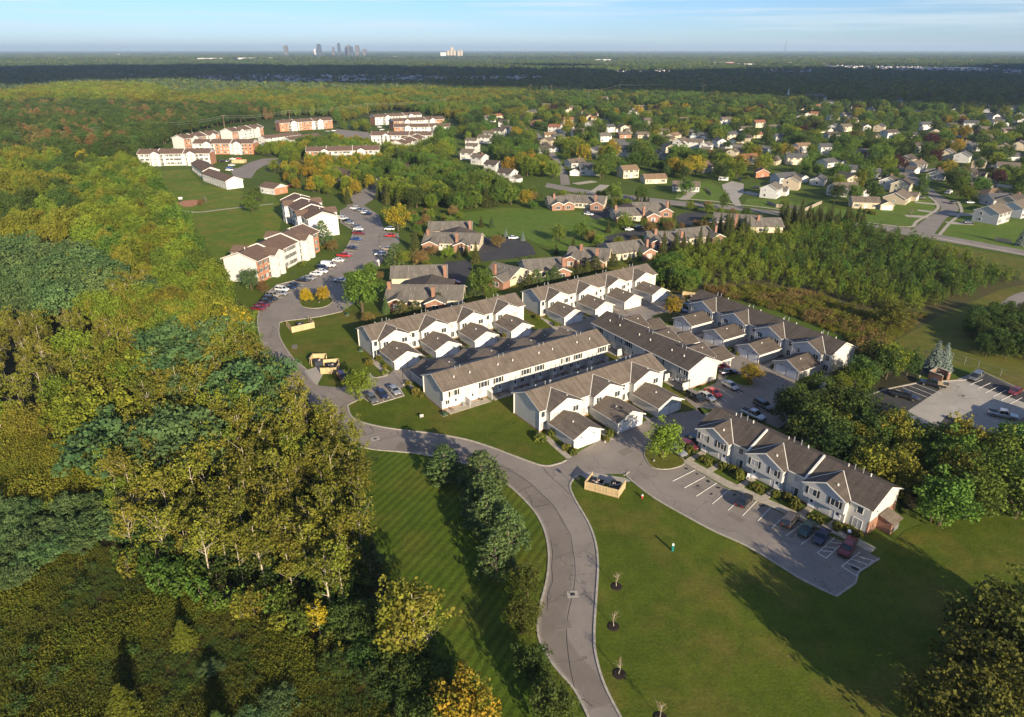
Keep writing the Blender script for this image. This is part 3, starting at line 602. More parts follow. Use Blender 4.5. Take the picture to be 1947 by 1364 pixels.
        if rear:
            for q, s_ in ((u0 + 2.7, 1), (u0 + 10.7, 1)):
                window(e, X(q), DEP, 3.55, 1.7, 1.3, '+y', shut=True)
            yl = DEP - jet
            for q in (u0 + 3.6, u0 + 8.1): door(e, X(q), yl, base, side='+y')
            for q in (u0 + 1.4, u0 + 10.2): window(e, X(q), yl, 1.3, 1.0, 1.0, '+y')
            for q in (u0 + 6.1, u0 + 12.1):
                MB().box(X(q) - .06, X(q) + .06, yl, yl + 2.2, .05, 2.0).build('patio_divider', M['siding'], e)
            MB().box(*sorted((X(u0 + .6), X(u0 + 11.6))), yl, yl + 2.6, 0, .12).build('patio', M['walk'], e)
            for q in (u0 + 5.2, u0 + 7.0): MB().box(X(q) - .38, X(q) + .38, yl + .3, yl + 1.05, .1, .85).build('air_conditioner', M['grey_metal'], e)
            MB().box(X(u0 + 6.2) - .03, X(u0 + 6.2) + .03, DEP + .02, DEP + .08, 2.8, 4.6).build('conduit', M['grey_metal'], e)
    return e
A34 = 34.0
def off(p, ang, x, y): c, s = math.cos(R(ang)), math.sin(R(ang)); return (p[0] + c * x - s * y, p[1] + s * x + c * y, 0)
T1 = (-36.8, 165.7); T3 = (5.9, 127.3); T2 = off(T1, A34, 0, 0)
t2o = (8.8, 196.9)
townhouse('townhouse_block', (T1[0], T1[1], 0), A34, 4, 'white townhouse block with four garages beside the two fenced bins on the drive')
townhouse('townhouse_block', (t2o[0], t2o[1], 0), A34, 4, 'white townhouse block with four garages against the conifers, farthest of the rows', )
townhouse('townhouse_block', (T3[0], T3[1], 0), A34, 3, 'white townhouse block with three garages above the curving kerb and striped lawn')
# block seen from behind, long lit back wall with patios: rear-left ground corner (picture) at (-15.4,136.0)
dO = off((-15.4, 136.2), A34, 48.4, 9.6); townhouse('townhouse_block', dO, A34 + 180, 4, 'long white townhouse block showing its back wall of shuttered windows and patios', front=False, rear=True, mir=True)
eO = off((42.4, 147.0), A34, 9.6, 0); townhouse('townhouse_block', eO, 122.0, 3, 'white townhouse block with dark roof and blank sunlit gable end by the parked cars', front=False, rear=True, mir=True, roofm='shingle_dark')
gA = -58.0; gR = at(1270 + 1740 / 5.124, 540 + 570 / 5.124, 7.9)      # right end of its ridge
gO = off((gR.x, gR.y), gA, -48.8, -4.8); townhouse('townhouse_block', gO, gA, 4, 'white townhouse block with four garages in shade, backing onto the scrub field', mir=True, roofm='shingle_dark')
# ------------------------------------------------------------------ the near block without garages
def near_block():
    c = lambda x, y, z: at(1300 + x / 4.548, 760 + y / 4.548, z)
    a = c(1785, 750, 7.9); b0 = c(310, 80, 7.9); d = (a - b0); ang = math.degrees(math.atan2(d.y, d.x)); n = 3; MW = 11.75; L = MW * n
    o = off((a.x, a.y), ang, -L, -4.8)
    e = empty('townhouse_block', o, R(ang)); tag(e, 'near white townhouse block facing its own car park, brick store at the end', 'townhouse', 'white townhouse blocks')
    wl = MB(); prof = [(0, .3), (DEP, .3), (DEP, EV + .05), (4.8, RG - .25), (0, EV + .05)]
    wl.prism([(0, y, z) for y, z in prof], [(L, y, z) for y, z in prof]); wl.build('wall', M['siding'], e)
    MB().box(-.03, L + .04, -.03, DEP + .03, -.1, .32).build('brick_base', M['brick'], e)
    MB().box(L - .2, L + .05, -.02, DEP + .02, .3, 2.7).build('brick_wall', M['brick'], e)
    for k in range(n):
        u = MW * k; st = .0
        rf = MB()
        for pts in ([(u - (.4 if not k else 0), -.6, EV), (u + MW + (.4 if k == n - 1 else 0), -.6, EV), (u + MW + (.4 if k == n - 1 else 0), 4.8, RG), (u - (.4 if not k else 0), 4.8, RG)], [(u - (.4 if not k else 0), 4.8, RG), (u + MW + (.4 if k == n - 1 else 0), 4.8, RG), (u + MW + (.4 if k == n - 1 else 0), DEP + .6, EV), (u - (.4 if not k else 0), DEP + .6, EV)]):
            rf.slab([(p[0], p[1], p[2] + .14) for p in pts], .1)
        roof = rf.build('roof', M['shingle_dark'], e)
        for dx in (-.75, .75): MB().cyl(u + 6 + dx, 5.6, RG - .6, RG + .85, .11, 8).build('vent_pipe', M['galv'], roof)
        for dx in (-1.9, 2.1): MB().cyl(u + 6 + dx, 5.7, RG - .6, RG + .35, .12, 8).build('vent_cap', M['trim'], roof)
        if k: # fire wall rising through the roof
            fw = MB(); prof = [(-.75, 2.9), (4.8, RG - .5), (4.8, RG + .42), (-.75, EV + .36), ]
            fw.prism([(u - .16, y, z) for y, z in prof], [(u + .16, y, z) for y, z in prof]); fw.build('fire_wall', M['trim'], e)
        MB().box(u + .2, u + MW - .2, -.72, -.6, EV - .02, EV + .13).build('gutter', M['trim'], e)
        # bay with jettied upper floor
        uL, uR = u + .15, u + 8.3; uc = (uL + uR) / 2; az = EV + (uc - uL) * .5; vb = (az - EV) / KP - .6; pj = -1.5
        up = MB(); prof = [(uL + .35, EV + .08), (uL + .35, 2.6), (uR - .35, 2.6), (uR - .35, EV + .08), (uc, az - .12)]
        up.prism([(x, pj, z) for x, z in reversed(prof)], [(x, .1, z) for x, z in reversed(prof)]); by = up.build('bay', M['siding'], e)
        MB().box(uL + .9, uR - .4, pj + .95, .1, .3, 2.62).build('ground_floor', M['siding'], e)
        cg = MB()
        for pts in ([(uL, pj - .4, EV), (uc, pj - .4, az), (uc, vb, az), (uL, -.6, EV)], [(uc, pj - .4, az), (uR, pj - .4, EV), (uR, -.6, EV), (uc, vb, az)]): cg.slab([(p[0], p[1], p[2] + .155) for p in pts], .1)
        g_ = cg.build('gable_roof', M['shingle_dark'], e)
        for q in (uL, uR):
            MB().bar((q, pj - .43, EV), (uc, pj - .43, az), .06, .22).build('rake_board', M['trim'], g_)
            MB().bar((q, -.6, EV + .17), (uc, vb, az + .17), .12, .02).build('valley', M['trim'], g_)
        MB().cyl(uc + 1.3, -.2, az - .7, az - .2, .17, 8).build('vent_cap', M['trim'], g_)
        for q in (uL + 2.0, uR - 2.1): window(e, q, pj, 3.5, 1.45, 1.25, shut=True)
        window(e, u + 9.9, 0, 3.5, .95, 1.2, panes=1); window(e, u + 9.9, 0, .5, 1.5, 1.75, blind=True)
        window(e, L, 0, 0, .01, .01, '+x') if False else None
        for q in (uL + 1.7, uR - 1.6): door(e, q, pj + .95, .3)
        MB().box(uL + 3.1, uR - 2.9, pj + .9, pj + .95, .6, 2.3).build('panel', M['siding_white'], e)
        for q in (uL + 1.0, uR - .8): MB().box(q - .09, q + .09, pj + .75, pj + .93, 1.9, 2.15).build('wall_lamp', M['black_metal'], e)
        MB().box(uL + 1.1, uL + 2.3, -5.0, -.5, 0, .1).build('walk', M['walk'], e); MB().box(uR - 2.2, uR - 1.0, -5.0, -.5, 0, .1).build('walk', M['walk'], e)
        for (qx, qy, r_, h_) in ((u + 7.9, -2.5, .85, 1.5), (u + 9.6, -1.6, .9, 1.35), (u + 10.9, -1.5, .9, 1.2), (u + .2, -2.9, .95, 1.7)):
            p = off(o, ang, qx, qy); bush((p[0], p[1], 0), r_, h_, 'round clipped shrub along the front of the near townhouse block', 'shrubs in front of the near townhouse block')
        for (qx) in (u + 3.8, u + 5.0): p = off(o, ang, qx, -3.2); bush((p[0], p[1], 0), 1.0, 1.15, 'low hedge mound between the doors of the near townhouse block', 'hedges in front of the near townhouse block')
    for x0 in (-.4, L + .4):
        for y0 in (-.6, DEP + .6): MB().bar((x0, y0, EV), (x0, 4.8, RG), .06, .2).build('rake_board', M['trim'], e)
    MB().cyl(L + .03, 2.0, 4.0, 4.02, .2, 8).build('gable_vent', M['black_metal'], e)
    # brick store at the end
    sx0, sx1, sy0, sy1 = L + .06, L + 2.4, 3.2, 6.0
    st = MB(); st.prism([(sx0, sy0, 0), (sx1, sy0, 0), (sx1, sy1, 0), (sx0, sy1, 0)], [(sx0, sy0, 2.9), (sx1, sy0, 2.3), (sx1, sy1, 2.3), (sx0, sy1, 2.9)]); s_ = st.build('brick_store', M['brick'], e)
    MB().slab([(sx0, sy0 - .3, 3.02), (sx1 + .4, sy0 - .3, 2.34), (sx1 + .4, sy1 + .3, 2.34), (sx0, sy1 + .3, 3.02)], .12).build('store_roof', M['shingle_brown'], s_)
    MB().box(sx1, sx1 + .25, sy0 + .5, sy1 - .5, .5, 1.5).build('meter_box', M['grey_metal'], s_)
    return e
near_block()
lamp_pole(at(767, 733), 4.0, 'black lamp post beside the three parked cars near the long white block')
lamp_pole(at(1385, 880 - 30), 3.6, 'black lamp post on the grass island beside the small tree') if False else None
p = at(480 + 0, 0 + 600); lamp_pole(at(1748, 717), 6.8, 'tall lamp post beside the brick bin enclosure in the concrete lot'); lamp_pole(at(1614, 772), 6.0, 'tall lamp post among the trees edging the concrete lot')
lamp_pole(at(1382, 925) if False else at(1243, 878), 3.6, 'black lamp post on the round grass island by the near car park')
# ================================================================== APARTMENTS, CONDOMINIUMS, HOUSES
KEEP = []        # footprints (world polygons) that trees keep clear of
def foot(e, x0, x1, y0, y1):
    m = Matrix.Translation(e.location) @ e.rotation_euler.to_matrix().to_4x4()
    KEEP.append([tuple((m @ Vector((x, y, 0)))[:2]) for x, y in ((x0, y0), (x1, y0), (x1, y1), (x0, y1))])
for o in list(COL.objects):
    if o.name.startswith('townhouse_block'):
        foot(o, -1, 49 if len([c for c in o.children if c.name.startswith('bay')]) == 4 else 37, -10, 11)
def apartment(a, b_, label, brick=(1, 0, 1), ends=('white', 'white'), swap=False, towers=True, detail=True):
    """three storeys; a, b_ = ridge ends (picture points at ridge height); front on the -y side of a->b_ direction"""
    A = at(a[0], a[1], 10.5); B = at(b_[0], b_[1], 10.5)
    if swap: A, B = B, A
    d = B - A; L = d.length - .8; ang = math.atan2(d.y, d.x); D = 13.0; ev, rg = 8.2, 10.6
    o = off((A.x, A.y), math.degrees(ang), .4, -D / 2); e = empty('apartment_block', o, ang); tag(e, label, 'apartment block', 'white and brick apartment blocks')
    foot(e, -1, L + 1, -3, D + 3)
    prof = [(0, 0), (D, 0), (D, ev + .05), (D / 2, rg - .2), (0, ev + .05)]
    MB().prism([(0, y, z) for y, z in prof], [(L, y, z) for y, z in prof]).build('wall', M['apart_white'], e)
    cuts = [0, L * .27, L * .63, L]
    seg = [(0, L * .16), (L * .36, L * .6), (L * .84, L)]
    for k, (s0, s1) in enumerate(seg):
        if brick[k]: MB().box(s0, s1, -.07, .05, 0, ev - .1).build('brick_panel', M['brick_orange'], e)
    for k, x in ((0, -.06), (1, L + .06)):
        if ends[k] == 'brick': MB().prism([(x - .05, 0, 0), (x - .05, D, 0), (x - .05, D, ev - .1), (x - .05, 0, ev - .1)], [(x + .05, 0, 0), (x + .05, D, 0), (x + .05, D, ev - .1), (x + .05, 0, ev - .1)]).build('brick_panel', M['brick_orange'], e)
    for k in range(3):
        r_ = MB(); x0, x1 = cuts[k] - (.5 if k == 0 else 0), cuts[k + 1] + (.5 if k == 2 else 0)
        for pts in ([(x0, -.7, ev - .25), (x1, -.7, ev - .25), (x1, D / 2, rg), (x0, D / 2, rg)], [(x0, D / 2, rg), (x1, D / 2, rg), (x1, D + .7, ev - .25), (x0, D + .7, ev - .25)]): r_.slab([(p[0], p[1], p[2] + .2) for p in pts], .16)
        ro = r_.build('roof', M['shingle_apart'], e)
        MB().cyl((x0 + x1) / 2, D / 2 + 1.2, rg - .6, rg + .55, .14, 6).build('vent_pipe', M['trim'], ro)
    for k, x in enumerate([-.5] + cuts[1:-1] + [L + .5]):
        w_ = .32 if 0 < k < 3 else .1; h_ = .5 if 0 < k < 3 else .22
        for y0 in (-.75, D + .75): MB().bar((x, y0, ev + .02), (x, D / 2, rg + .3), w_, h_).build('rake_board', M['trim'], e)
    for y0 in (-.76, D + .76): MB().box(-.4, L + .4, y0 - .06, y0 + .06, ev - .3, ev - .1).build('gutter', M['trim'], e)
    # stair towers with tall arched openings and a gable roof
    if towers:
        for tx in (L * .25, L * .75):
            for sgn in (-1, 1):
                y0 = -2.4 if sgn < 0 else D; y1 = y0 + 2.4; fy = y0 if sgn < 0 else y1; w_ = 2.9
                MB().box(tx - w_, tx - 1.15, y0, y1, 0, ev + .2).build('stair_tower', M['apart_white'], e) ; MB().box(tx + 1.15, tx + w_, y0, y1, 0, ev + .2).build('stair_tower', M['apart_white'], e)
                prof = [(tx - w_, ev - .6), (tx + w_, ev - .6), (tx + w_, ev + .2), (tx, ev + 1.7), (tx - w_, ev + .2)]
                MB().prism([(x, y0 + .02, z) for x, z in prof], [(x, y1 - .02, z) for x, z in prof]).build('tower_gable', M['apart_white'], e)
                r_ = MB(); yb = (y1 + 3.2) if sgn < 0 else y1 + .4; ya = y0 - .4 if sgn < 0 else y0 - 3.2
                for pts in ([(tx - w_ - .4, ya, ev + .05), (tx, ya, ev + 1.85), (tx, yb, ev + 1.85), (tx - w_ - .4, yb, ev + .05)], [(tx, ya, ev + 1.85), (tx + w_ + .4, ya, ev + .05), (tx + w_ + .4, yb, ev + .05), (tx, yb, ev + 1.85)]): r_.slab([(p[0], p[1], p[2] + .16) for p in pts], .14)
                r_.build('tower_roof', M['shingle_apart'], e)
                MB().box(tx - 1.15, tx + 1.15, fy - (-.9 if sgn < 0 else .9) - .05, fy - (-.9 if sgn < 0 else .9) + .05, 0, ev - .6).build('stairwell', M['siding_grey'], e)
                for z in (2.6, 5.2): MB().box(tx - 1.15, tx + 1.15, fy - .06, fy + .06, z - .1, z + .95).build('landing_rail', M['trim'], e)
    # windows and balconies on the front, windows on the ends
    xs = [L * .05, L * .12, L * .4, L * .46, L * .52, L * .57, L * .88, L * .95]
    for x in xs:
        for z in (.9, 3.6, 6.2): window(e, x, -.07 if any(s0 <= x <= s1 and brick[k] for k, (s0, s1) in enumerate(seg)) else 0, z, 1.3, 1.35, shut=detail, name='window', panes=2 if detail else 1)
    for x in (L * .18, L * .32, L * .68, L * .82):
        for z in (2.65, 5.3):
            bl = MB().box(x - 1.3, x + 1.3, -1.5, 0, z - .15, z).build('balcony', M['trim'], e)
            m_ = MB().box(x - 1.3, x + 1.3, -1.5, -1.44, z + .9, z + 1.0)
            for q in range(9): m_.box(x - 1.28 + q * .315, x - 1.24 + q * .315, -1.48, -1.45, z, z + .92)
            m_.build('railing', M['trim'], bl)
        for z in (.1, 2.7, 5.35): window(e, x, 0, z, 1.8, 2.05, blind=False, panes=2)
    if detail:
        for x in (L * .1, L * .45, L * .55, L * .9):
            for z in (.9, 3.6, 6.2): window(e, x, D, z, 1.3, 1.35, '+y', panes=1)
    return e
zc = lambda x, y: (400 + x / 5.124, 360 + y / 5.124)
apartment(zc(265, 628), zc(900, 345), 'white and brick apartment block beside the parked cars, nearest of the three-storey blocks', swap=False)
apartment((613.5, 405), (560, 368.8), 'white apartment block behind a pine, second from the drive, brown stepped roof', brick=(0, 0, 0), swap=True)
apartment((265.9, 284.4), (402.8, 282.8), 'white apartment block with a brick end at the top of the striped lawn', brick=(0, 0, 0), ends=('white', 'brick'))
apartment((371, 265.3), (485.6, 265.3), 'brick-fronted apartment block behind the one at the striped lawn', brick=(0, 1, 1), ends=('white', 'brick'), detail=False)
apartment((336, 258), (406, 248.6), 'white-gabled apartment block at the edge of the dark wood', brick=(1, 1, 1), detail=False)
apartment((428.3, 245.4), (488.8, 236.6), 'white-gabled apartment block right of the one at the dark wood edge', brick=(1, 0, 1), detail=False)
apartment((525.4, 229), (626.9, 223.2), 'all-brick apartment block with two white stair towers below the power lines', brick=(1, 1, 1), ends=('brick', 'brick'), detail=False)
apartment((582, 279.8), (721.5, 276.8), 'long white apartment block with one brick end facing the tree-filled car park', brick=(1, 0, 0), ends=('brick', 'white'))
apartment((706.9, 250.5), (822, 250.5), 'white apartment block in the far group of apartments, in front of the others', brick=(0, 0, 0), detail=False)
apartment((748.8, 235.9), (855, 234.9), 'apartment block with orange brick corner, second in the far group', brick=(1, 0, 0), detail=False)
apartment((743, 226), (839.6, 221.2), 'apartment block with brick ends, third in the far group', brick=(1, 0, 1), ends=('brick', 'brick'), detail=False)
apartment((706.9, 218.3), (796.6, 213.4), 'apartment block with dark brick end, rearmost of the far group', brick=(0, 0, 0), ends=('brick', 'white'), detail=False)
apartment((752, 268.5), (794, 255.5), 'white apartment block seen end-on beside two conifers', brick=(0, 0, 0), detail=False)
# ------------------------------------------------------------------ two-storey white terraces of the same estate
def gable_house(name, o, ang, L, D, ev, pitch, wall, roof, label, cat, group, brick_end=False, wins=True, chimney=None, garage=0, porch=False, detail=1, hip=0.0):
    """a house: walls, overhanging roof, windows, door; optional garage wing and chimney. o = centre of its footprint"""
    rg = ev + D / 2 * pitch; e = empty(name, (o[0], o[1], 0), ang); tag(e, label, cat, group)
    x0, x1, y0, y1 = -L / 2, L / 2, -D / 2, D / 2; foot(e, x0 - 1.5, x1 + 1.5, y0 - 2, y1 + 2)
    if hip:
        MB().box(x0, x1, y0, y1, 0, ev).build('wall', M[wall], e)
        r_ = MB(); h = .45; hx = L / 2 - D / 2 * hip
        E0, E1, E2, E3 = (x0 - h, y0 - h, ev), (x1 + h, y0 - h, ev), (x1 + h, y1 + h, ev), (x0 - h, y1 + h, ev); R0, R1 = (-hx, 0, rg), (hx, 0, rg)
        r_.poly([E0, E1, R1, R0]).poly([E2, E3, R0, R1]).poly([E1, E2, R1]).poly([E3, E0, R0]).poly([E3, E2, E1, E0]); ro = r_.build('roof', M[roof], e)
    else:
        prof = [(y0, 0), (y1, 0), (y1, ev), (0, rg - .15), (y0, ev)]
        MB().prism([(x0, y, z) for y, z in prof], [(x1, y, z) for y, z in prof]).build('wall', M[wall], e)
        r_ = MB(); h = .4; zz = ev - h * pitch
        for pts in ([(x0 - h, y0 - h, zz), (x1 + h, y0 - h, zz), (x1 + h, 0, rg), (x0 - h, 0, rg)], [(x0 - h, 0, rg), (x1 + h, 0, rg), (x1 + h, y1 + h, zz), (x0 - h, y1 + h, zz)]): r_.slab([(p[0], p[1], p[2] + .18) for p in pts], .14)
        ro = r_.build('roof', M[roof], e)
        if detail:
            for x in (x0 - h, x1 + h):
                for y in (y0 - h, y1 + h): MB().bar((x, y, zz), (x, 0, rg), .08, .24).build('rake_board', M['trim'], e)
    if brick_end:
        MB().box(x1 - .05, x1 + .06, y0, y1, 0, ev - .05).build('brick_panel', M['brick_orange'], e)
    if chimney: MB().box(chimney - .45, chimney + .45, -.9, .1, ev, rg + 1.0).build('chimney', M['brick'], ro)
    if detail > 1: MB().cyl(L * .2, D * .2, rg - 1.6, rg + .1, .1, 6).build('vent_pipe', M['galv'], ro)
    if wins:
        st = 2 if ev > 4 else 1
        n = max(2, int(L / 3.6))
        for s_ in range(st):
            z = .95 + 2.7 * s_
            for k in range(n):
                x = x0 + L * (k + .5) / n
                if s_ == 0 and k == n // 2: door(e, x, y0, .1)
                else: window(e, x, y0, z, 1.3, 1.3, shut=detail > 1, panes=2 if detail > 1 else 1)
                if detail > 1: window(e, x, y1, z, 1.2, 1.25, '+y', panes=1)
            for sd_, xx in (('+x', x1), ('-x', x0)): window(e, xx, D * .2 if st > 1 else 0, z, 1.1, 1.2, sd_, panes=1)
    if garage:
        gl, gd = 6.2, 6.6; gx = garage * (L / 2 + gl / 2 - .05); gy = y0 + gd / 2 - 2.2
        prof = [(gx - gl / 2, 0), (gx + gl / 2, 0), (gx + gl / 2, 2.7), (gx, 4.3), (gx - gl / 2, 2.7)]
        G = MB().prism([(x, gy - gd / 2, z) for x, z in prof], [(x, gy + gd / 2, z) for x, z in prof]).build('garage', M[wall], e)
        r_ = MB(); h = .35; zz = 2.7 - h * .516
        for pts in ([(gx - gl / 2 - h, gy - gd / 2 - h, zz), (gx, gy - gd / 2 - h, 4.3), (gx, gy + gd / 2 + h, 4.3), (gx - gl / 2 - h, gy + gd / 2 + h, zz)], [(gx, gy - gd / 2 - h, 4.3), (gx + gl / 2 + h, gy - gd / 2 - h, zz), (gx + gl / 2 + h, gy + gd / 2 + h, zz), (gx, gy + gd / 2 + h, 4.3)]): r_.slab([(p[0], p[1], p[2] + .17) for p in pts], .13)
        r_.build('garage_roof', M[roof], G); garage_door(G, gx, gy - gd / 2, .05, 4.6, 2.15)
        if detail:
            for x in (gx - gl / 2 - h, gx + gl / 2 + h): MB().bar((x, gy - gd / 2 - h, zz), (gx, gy - gd / 2 - h, 4.3), .08, .22).build('rake_board', M['trim'], G)
    return e
def terrace(a, b_, z, D, label, wall='apart_white', roof='shingle_apart', **k):
    A = at(a[0], a[1], z); B = at(b_[0], b_[1], z); d = B - A; c_ = (A + B) / 2
    return gable_house('terrace_house', c_, math.atan2(d.y, d.x), d.length, D, z - D / 2 * .42, .42, wall, roof, label, 'terrace', 'white terraces of the apartment estate', **k)
terrace((377, 303), (400, 318), 7.4, 10, 'white end terrace with brown roof joined to the brick-ended apartment block')
terrace((398, 321), (444, 336), 7, 10, 'white two-storey terrace with a row of patios along the striped lawn')
terrace((497, 258.5), (564, 250.5), 7, 10, 'white terrace with long brown roof below the all-brick apartment block')
terrace((543, 261), (602, 253.5), 7, 10, 'white terrace with three small gables beside the trees of the car park')
terrace((500, 272), (524, 270), 5.5, 9, 'low white terrace end with brown roof next to the brick apartment block')
terrace((505, 346), (533, 350), 5.6, 9, 'small brick-ended terrace with brown roof beside the round tree', brick_end=True)
terrace((640, 318), (672, 327), 6, 10, 'white gabled terrace end at the crowded car park')
terrace((738, 299), (768, 310), 5, 9, 'low brown-roofed terrace running down from the conifers')
terrace((768, 310), (797, 324), 5, 9, 'low brown-roofed terrace ending in a brick gable', brick_end=True)
# ------------------------------------------------------------------ brick condominiums: paired low blocks with hipped links and tall chimneys
def condo(a, b_, label, depth=13, front=True, link_back=True, wings=((.16, 1), (.72, 1)), chim=(.05, .62), zr=5.6):
    A = at(a[0], a[1], zr); B = at(b_[0], b_[1], zr); d = B - A; L = d.length; ang = math.atan2(d.y, d.x); D = depth; ev = 2.9
    o = off((A.x, A.y), math.degrees(ang), 0, -D / 2); e = empty('condominium', o, ang); tag(e, label, 'condominium', 'low brick condominiums with chimneys')
    foot(e, -2, L + 2, -5, D + 5)
    prof = [(0, 0), (D, 0), (D, ev), (D / 2, zr - .2), (0, ev)]; sl_ = (zr - ev) / (D / 2)
    MB().prism([(0, y, z) for y, z in prof], [(L, y, z) for y, z in prof]).build('wall', M['siding_cream'], e)
    r_ = MB(); h = .5; zz = ev - h * sl_
    for pts in ([(-h, -h, zz), (L + h, -h, zz), (L + h, D / 2, zr), (-h, D / 2, zr)], [(-h, D / 2, zr), (L + h, D / 2, zr), (L + h, D + h, zz), (-h, D + h, zz)]): r_.slab([(p[0], p[1], p[2] + .18) for p in pts], .15)
    ro = r_.build('roof', M['shingle_condo'], e)
    for q in (.3, .36, .55, .8): MB().cyl(L * q, D * .32, zr - 1.2, zr - .1, .1, 6).build('vent_pipe', M['galv'], ro)
    for x in (-h, L + h):
        for y in (-h, D + h): MB().bar((x, y, zz), (x, D / 2, zr), .08, .25).build('rake_board', M['trim'], e)
    for q, sg in wings:     # brick wings with a gable
        wx, wd, pj = L * q, 3.1, 3.6; az = ev + wd * sl_ * 1.05
        ya, yb = (-pj, .3) if sg > 0 else (D - .3, D + pj); fy = -pj if sg > 0 else D + pj
        prof = [(wx - wd, 0), (wx + wd, 0), (wx + wd, ev), (wx, az - .1), (wx - wd, ev)]
        w_ = MB().prism([(x, ya, z) for x, z in prof], [(x, yb, z) for x, z in prof]).build('brick_wing', M['brick'], e)
        r_ = MB(); y_a, y_b = (-pj - .4, 3.4) if sg > 0 else (D - 3.4, D + pj + .4); zw = ev - .4 * sl_ * 1.05
        for pts in ([(wx - wd - .4, y_a, zw), (wx, y_a, az), (wx, y_b, az), (wx - wd - .4, y_b, zw)], [(wx, y_a, az), (wx + wd + .4, y_a, zw), (wx + wd + .4, y_b, zw), (wx, y_b, az)]): r_.slab([(p[0], p[1], p[2] + .19) for p in pts], .14)
        r_.build('wing_roof', M['shingle_condo'], w_)
        ef = y_a - .02 if sg > 0 else y_b + .02
        for s_ in (-1, 1): MB().bar((wx + s_ * (wd + .4), ef, zw), (wx, ef, az), .08, .25).build('rake_board', M['trim'], w_)
        if sg > 0: window(w_, wx, ya, .7, 2.0, 1.5, panes=2)
    for q in chim: MB().box(L * q - .55, L * q + .55, -.75 if q > .3 else D * .3, .25 if q > .3 else D * .3 + 1, 0, zr + 1.6).build('chimney', M['brick'], e)
    if link_back:           # hipped link roof to the rear block
        hx = L * .5; hw = L * .34
        k = MB(); P = [(hx - hw, D * .55, ev + .3), (hx + hw, D * .55, ev + .3), (hx + hw, D + 6, ev + .3), (hx - hw, D + 6, ev + .3)]; T0, T1_ = (hx, D * .5, zr - .05), (hx, D + 6, zr - .3)
        k.poly([P[0], P[1], T0]).poly([P[1], P[2], T1_, T0]).poly([P[3], P[0], T0, T1_]).poly([P[2], P[3], T1_]); k.build('link_roof', M['shingle_dark'], e)
    for q in (.32, .42, .52, .86):
        window(e, L * q, 0, .8, 1.5, 1.4, panes=2)
    return e
z5c = lambda x, y: (700 + x / 5.408, 380 + y / 5.408); z6c = lambda x, y: (1000 + x / 3.894, 340 + y / 3.894)
condo(z5c(630, 225), z5c(1060, 222), 'rear half of the condominium pair at the green common', wings=(), chim=(.98,), link_back=False, depth=11)
condo(z5c(600, 330), z5c(1160, 348), 'front half of the condominium pair at the green common, two brick gables and chimney')
condo(z5c(245, 682), z5c(800, 668), 'rear half of the condominium pair behind the big green tree', wings=(), chim=(.98,), link_back=False, depth=11)
condo(z5c(215, 870), z5c(975, 880), 'front half of the condominium pair next to the big green tree', wings=((.17, 1), (.68, 1)), chim=(.02, .64))
condo(z5c(1300, 640), z5c(1560, 700), 'condominium with grey roof and brick chimney behind the round tree', wings=((.75, 1),), chim=(.45,), link_back=False, depth=12)
condo(z6c(-20, 600), z6c(250, 580), 'condominium with pale streaked roof behind the farthest townhouse block', wings=((.85, 1),), chim=(.95,), link_back=False, depth=12)
condo(z6c(330, 500), z6c(620, 520), 'condominium with brick corner and small round window by the dark drive', wings=((.12, 1), (.75, 1)), chim=(.75, .3), link_back=False, depth=12)
condo(z6c(600, 480), z6c(840, 450), 'condominium with streaked grey roof beside the conifer belt', wings=((.9, 1),), chim=(.95,), link_back=False, depth=12)
condo(z6c(900, 390), z6c(1170, 390), 'condominium with dark roof above the conifer belt', wings=((.15, 1), (.85, 1)), chim=(.2, .85), link_back=False, depth=12)
condo(z6c(1110, 375), z6c(1340, 350), 'condominium with pale hip roof beside the estate entrance', wings=((.95, 1),), chim=(.98,), link_back=False, depth=12)
condo(z6c(1400, 250), z6c(1740, 275), 'brick-fronted condominium by the collector road, end of the group', wings=((.08, 1), (.22, 1)), chim=(.5,), link_back=False, depth=14)
condo(z6c(1640, 290), z6c(1880, 290), 'condominium half hidden by the dark spruce row', wings=(), chim=(.3,), link_back=False, depth=11)
condo(z6c(650, 215), z6c(960, 205), 'condominium with white gables and chimneys in the middle of the group', wings=((.1, 1), (.8, 1)), chim=(.02, .62), depth=12)
condo(z6c(790, 175), z6c(1040, 175), 'condominium tucked behind the white-gabled one', wings=((.9, 1),), chim=(.96,), link_back=False, depth=11)
condo(z6c(160, 130), z6c(330, 125), 'condominium with two white gables at the far side of the common', wings=((.3, 1), (.75, 1)), chim=(.25,), link_back=False, depth=12)
condo(z6c(300, 115), z6c(590, 130), 'condominium with brick end and chimney at the estate street', wings=((.85, 1),), chim=(.8,), link_back=False, depth=12)
# ------------------------------------------------------------------ detached houses of the estate
WALLS = {'w': 'siding_white', 'c': 'siding_cream', 't': 'siding_tan', 'g': 'siding_grey', 'b': 'siding_blue', 'r': 'brick_orange'}
ROOFS = {'g': 'shingle_grey', 'b': 'shingle_brown', 'd': 'shingle_dark', 't': 'shingle_tan', 'r': 'shingle_red', 'c': 'shingle_condo'}
WN = {'w': 'white', 'c': 'cream', 't': 'tan', 'g': 'grey', 'b': 'blue', 'r': 'red brick'}; RN = {'g': 'grey', 'b': 'brown', 'd': 'dark', 't': 'tan', 'r': 'reddish', 'c': 'pale grey'}
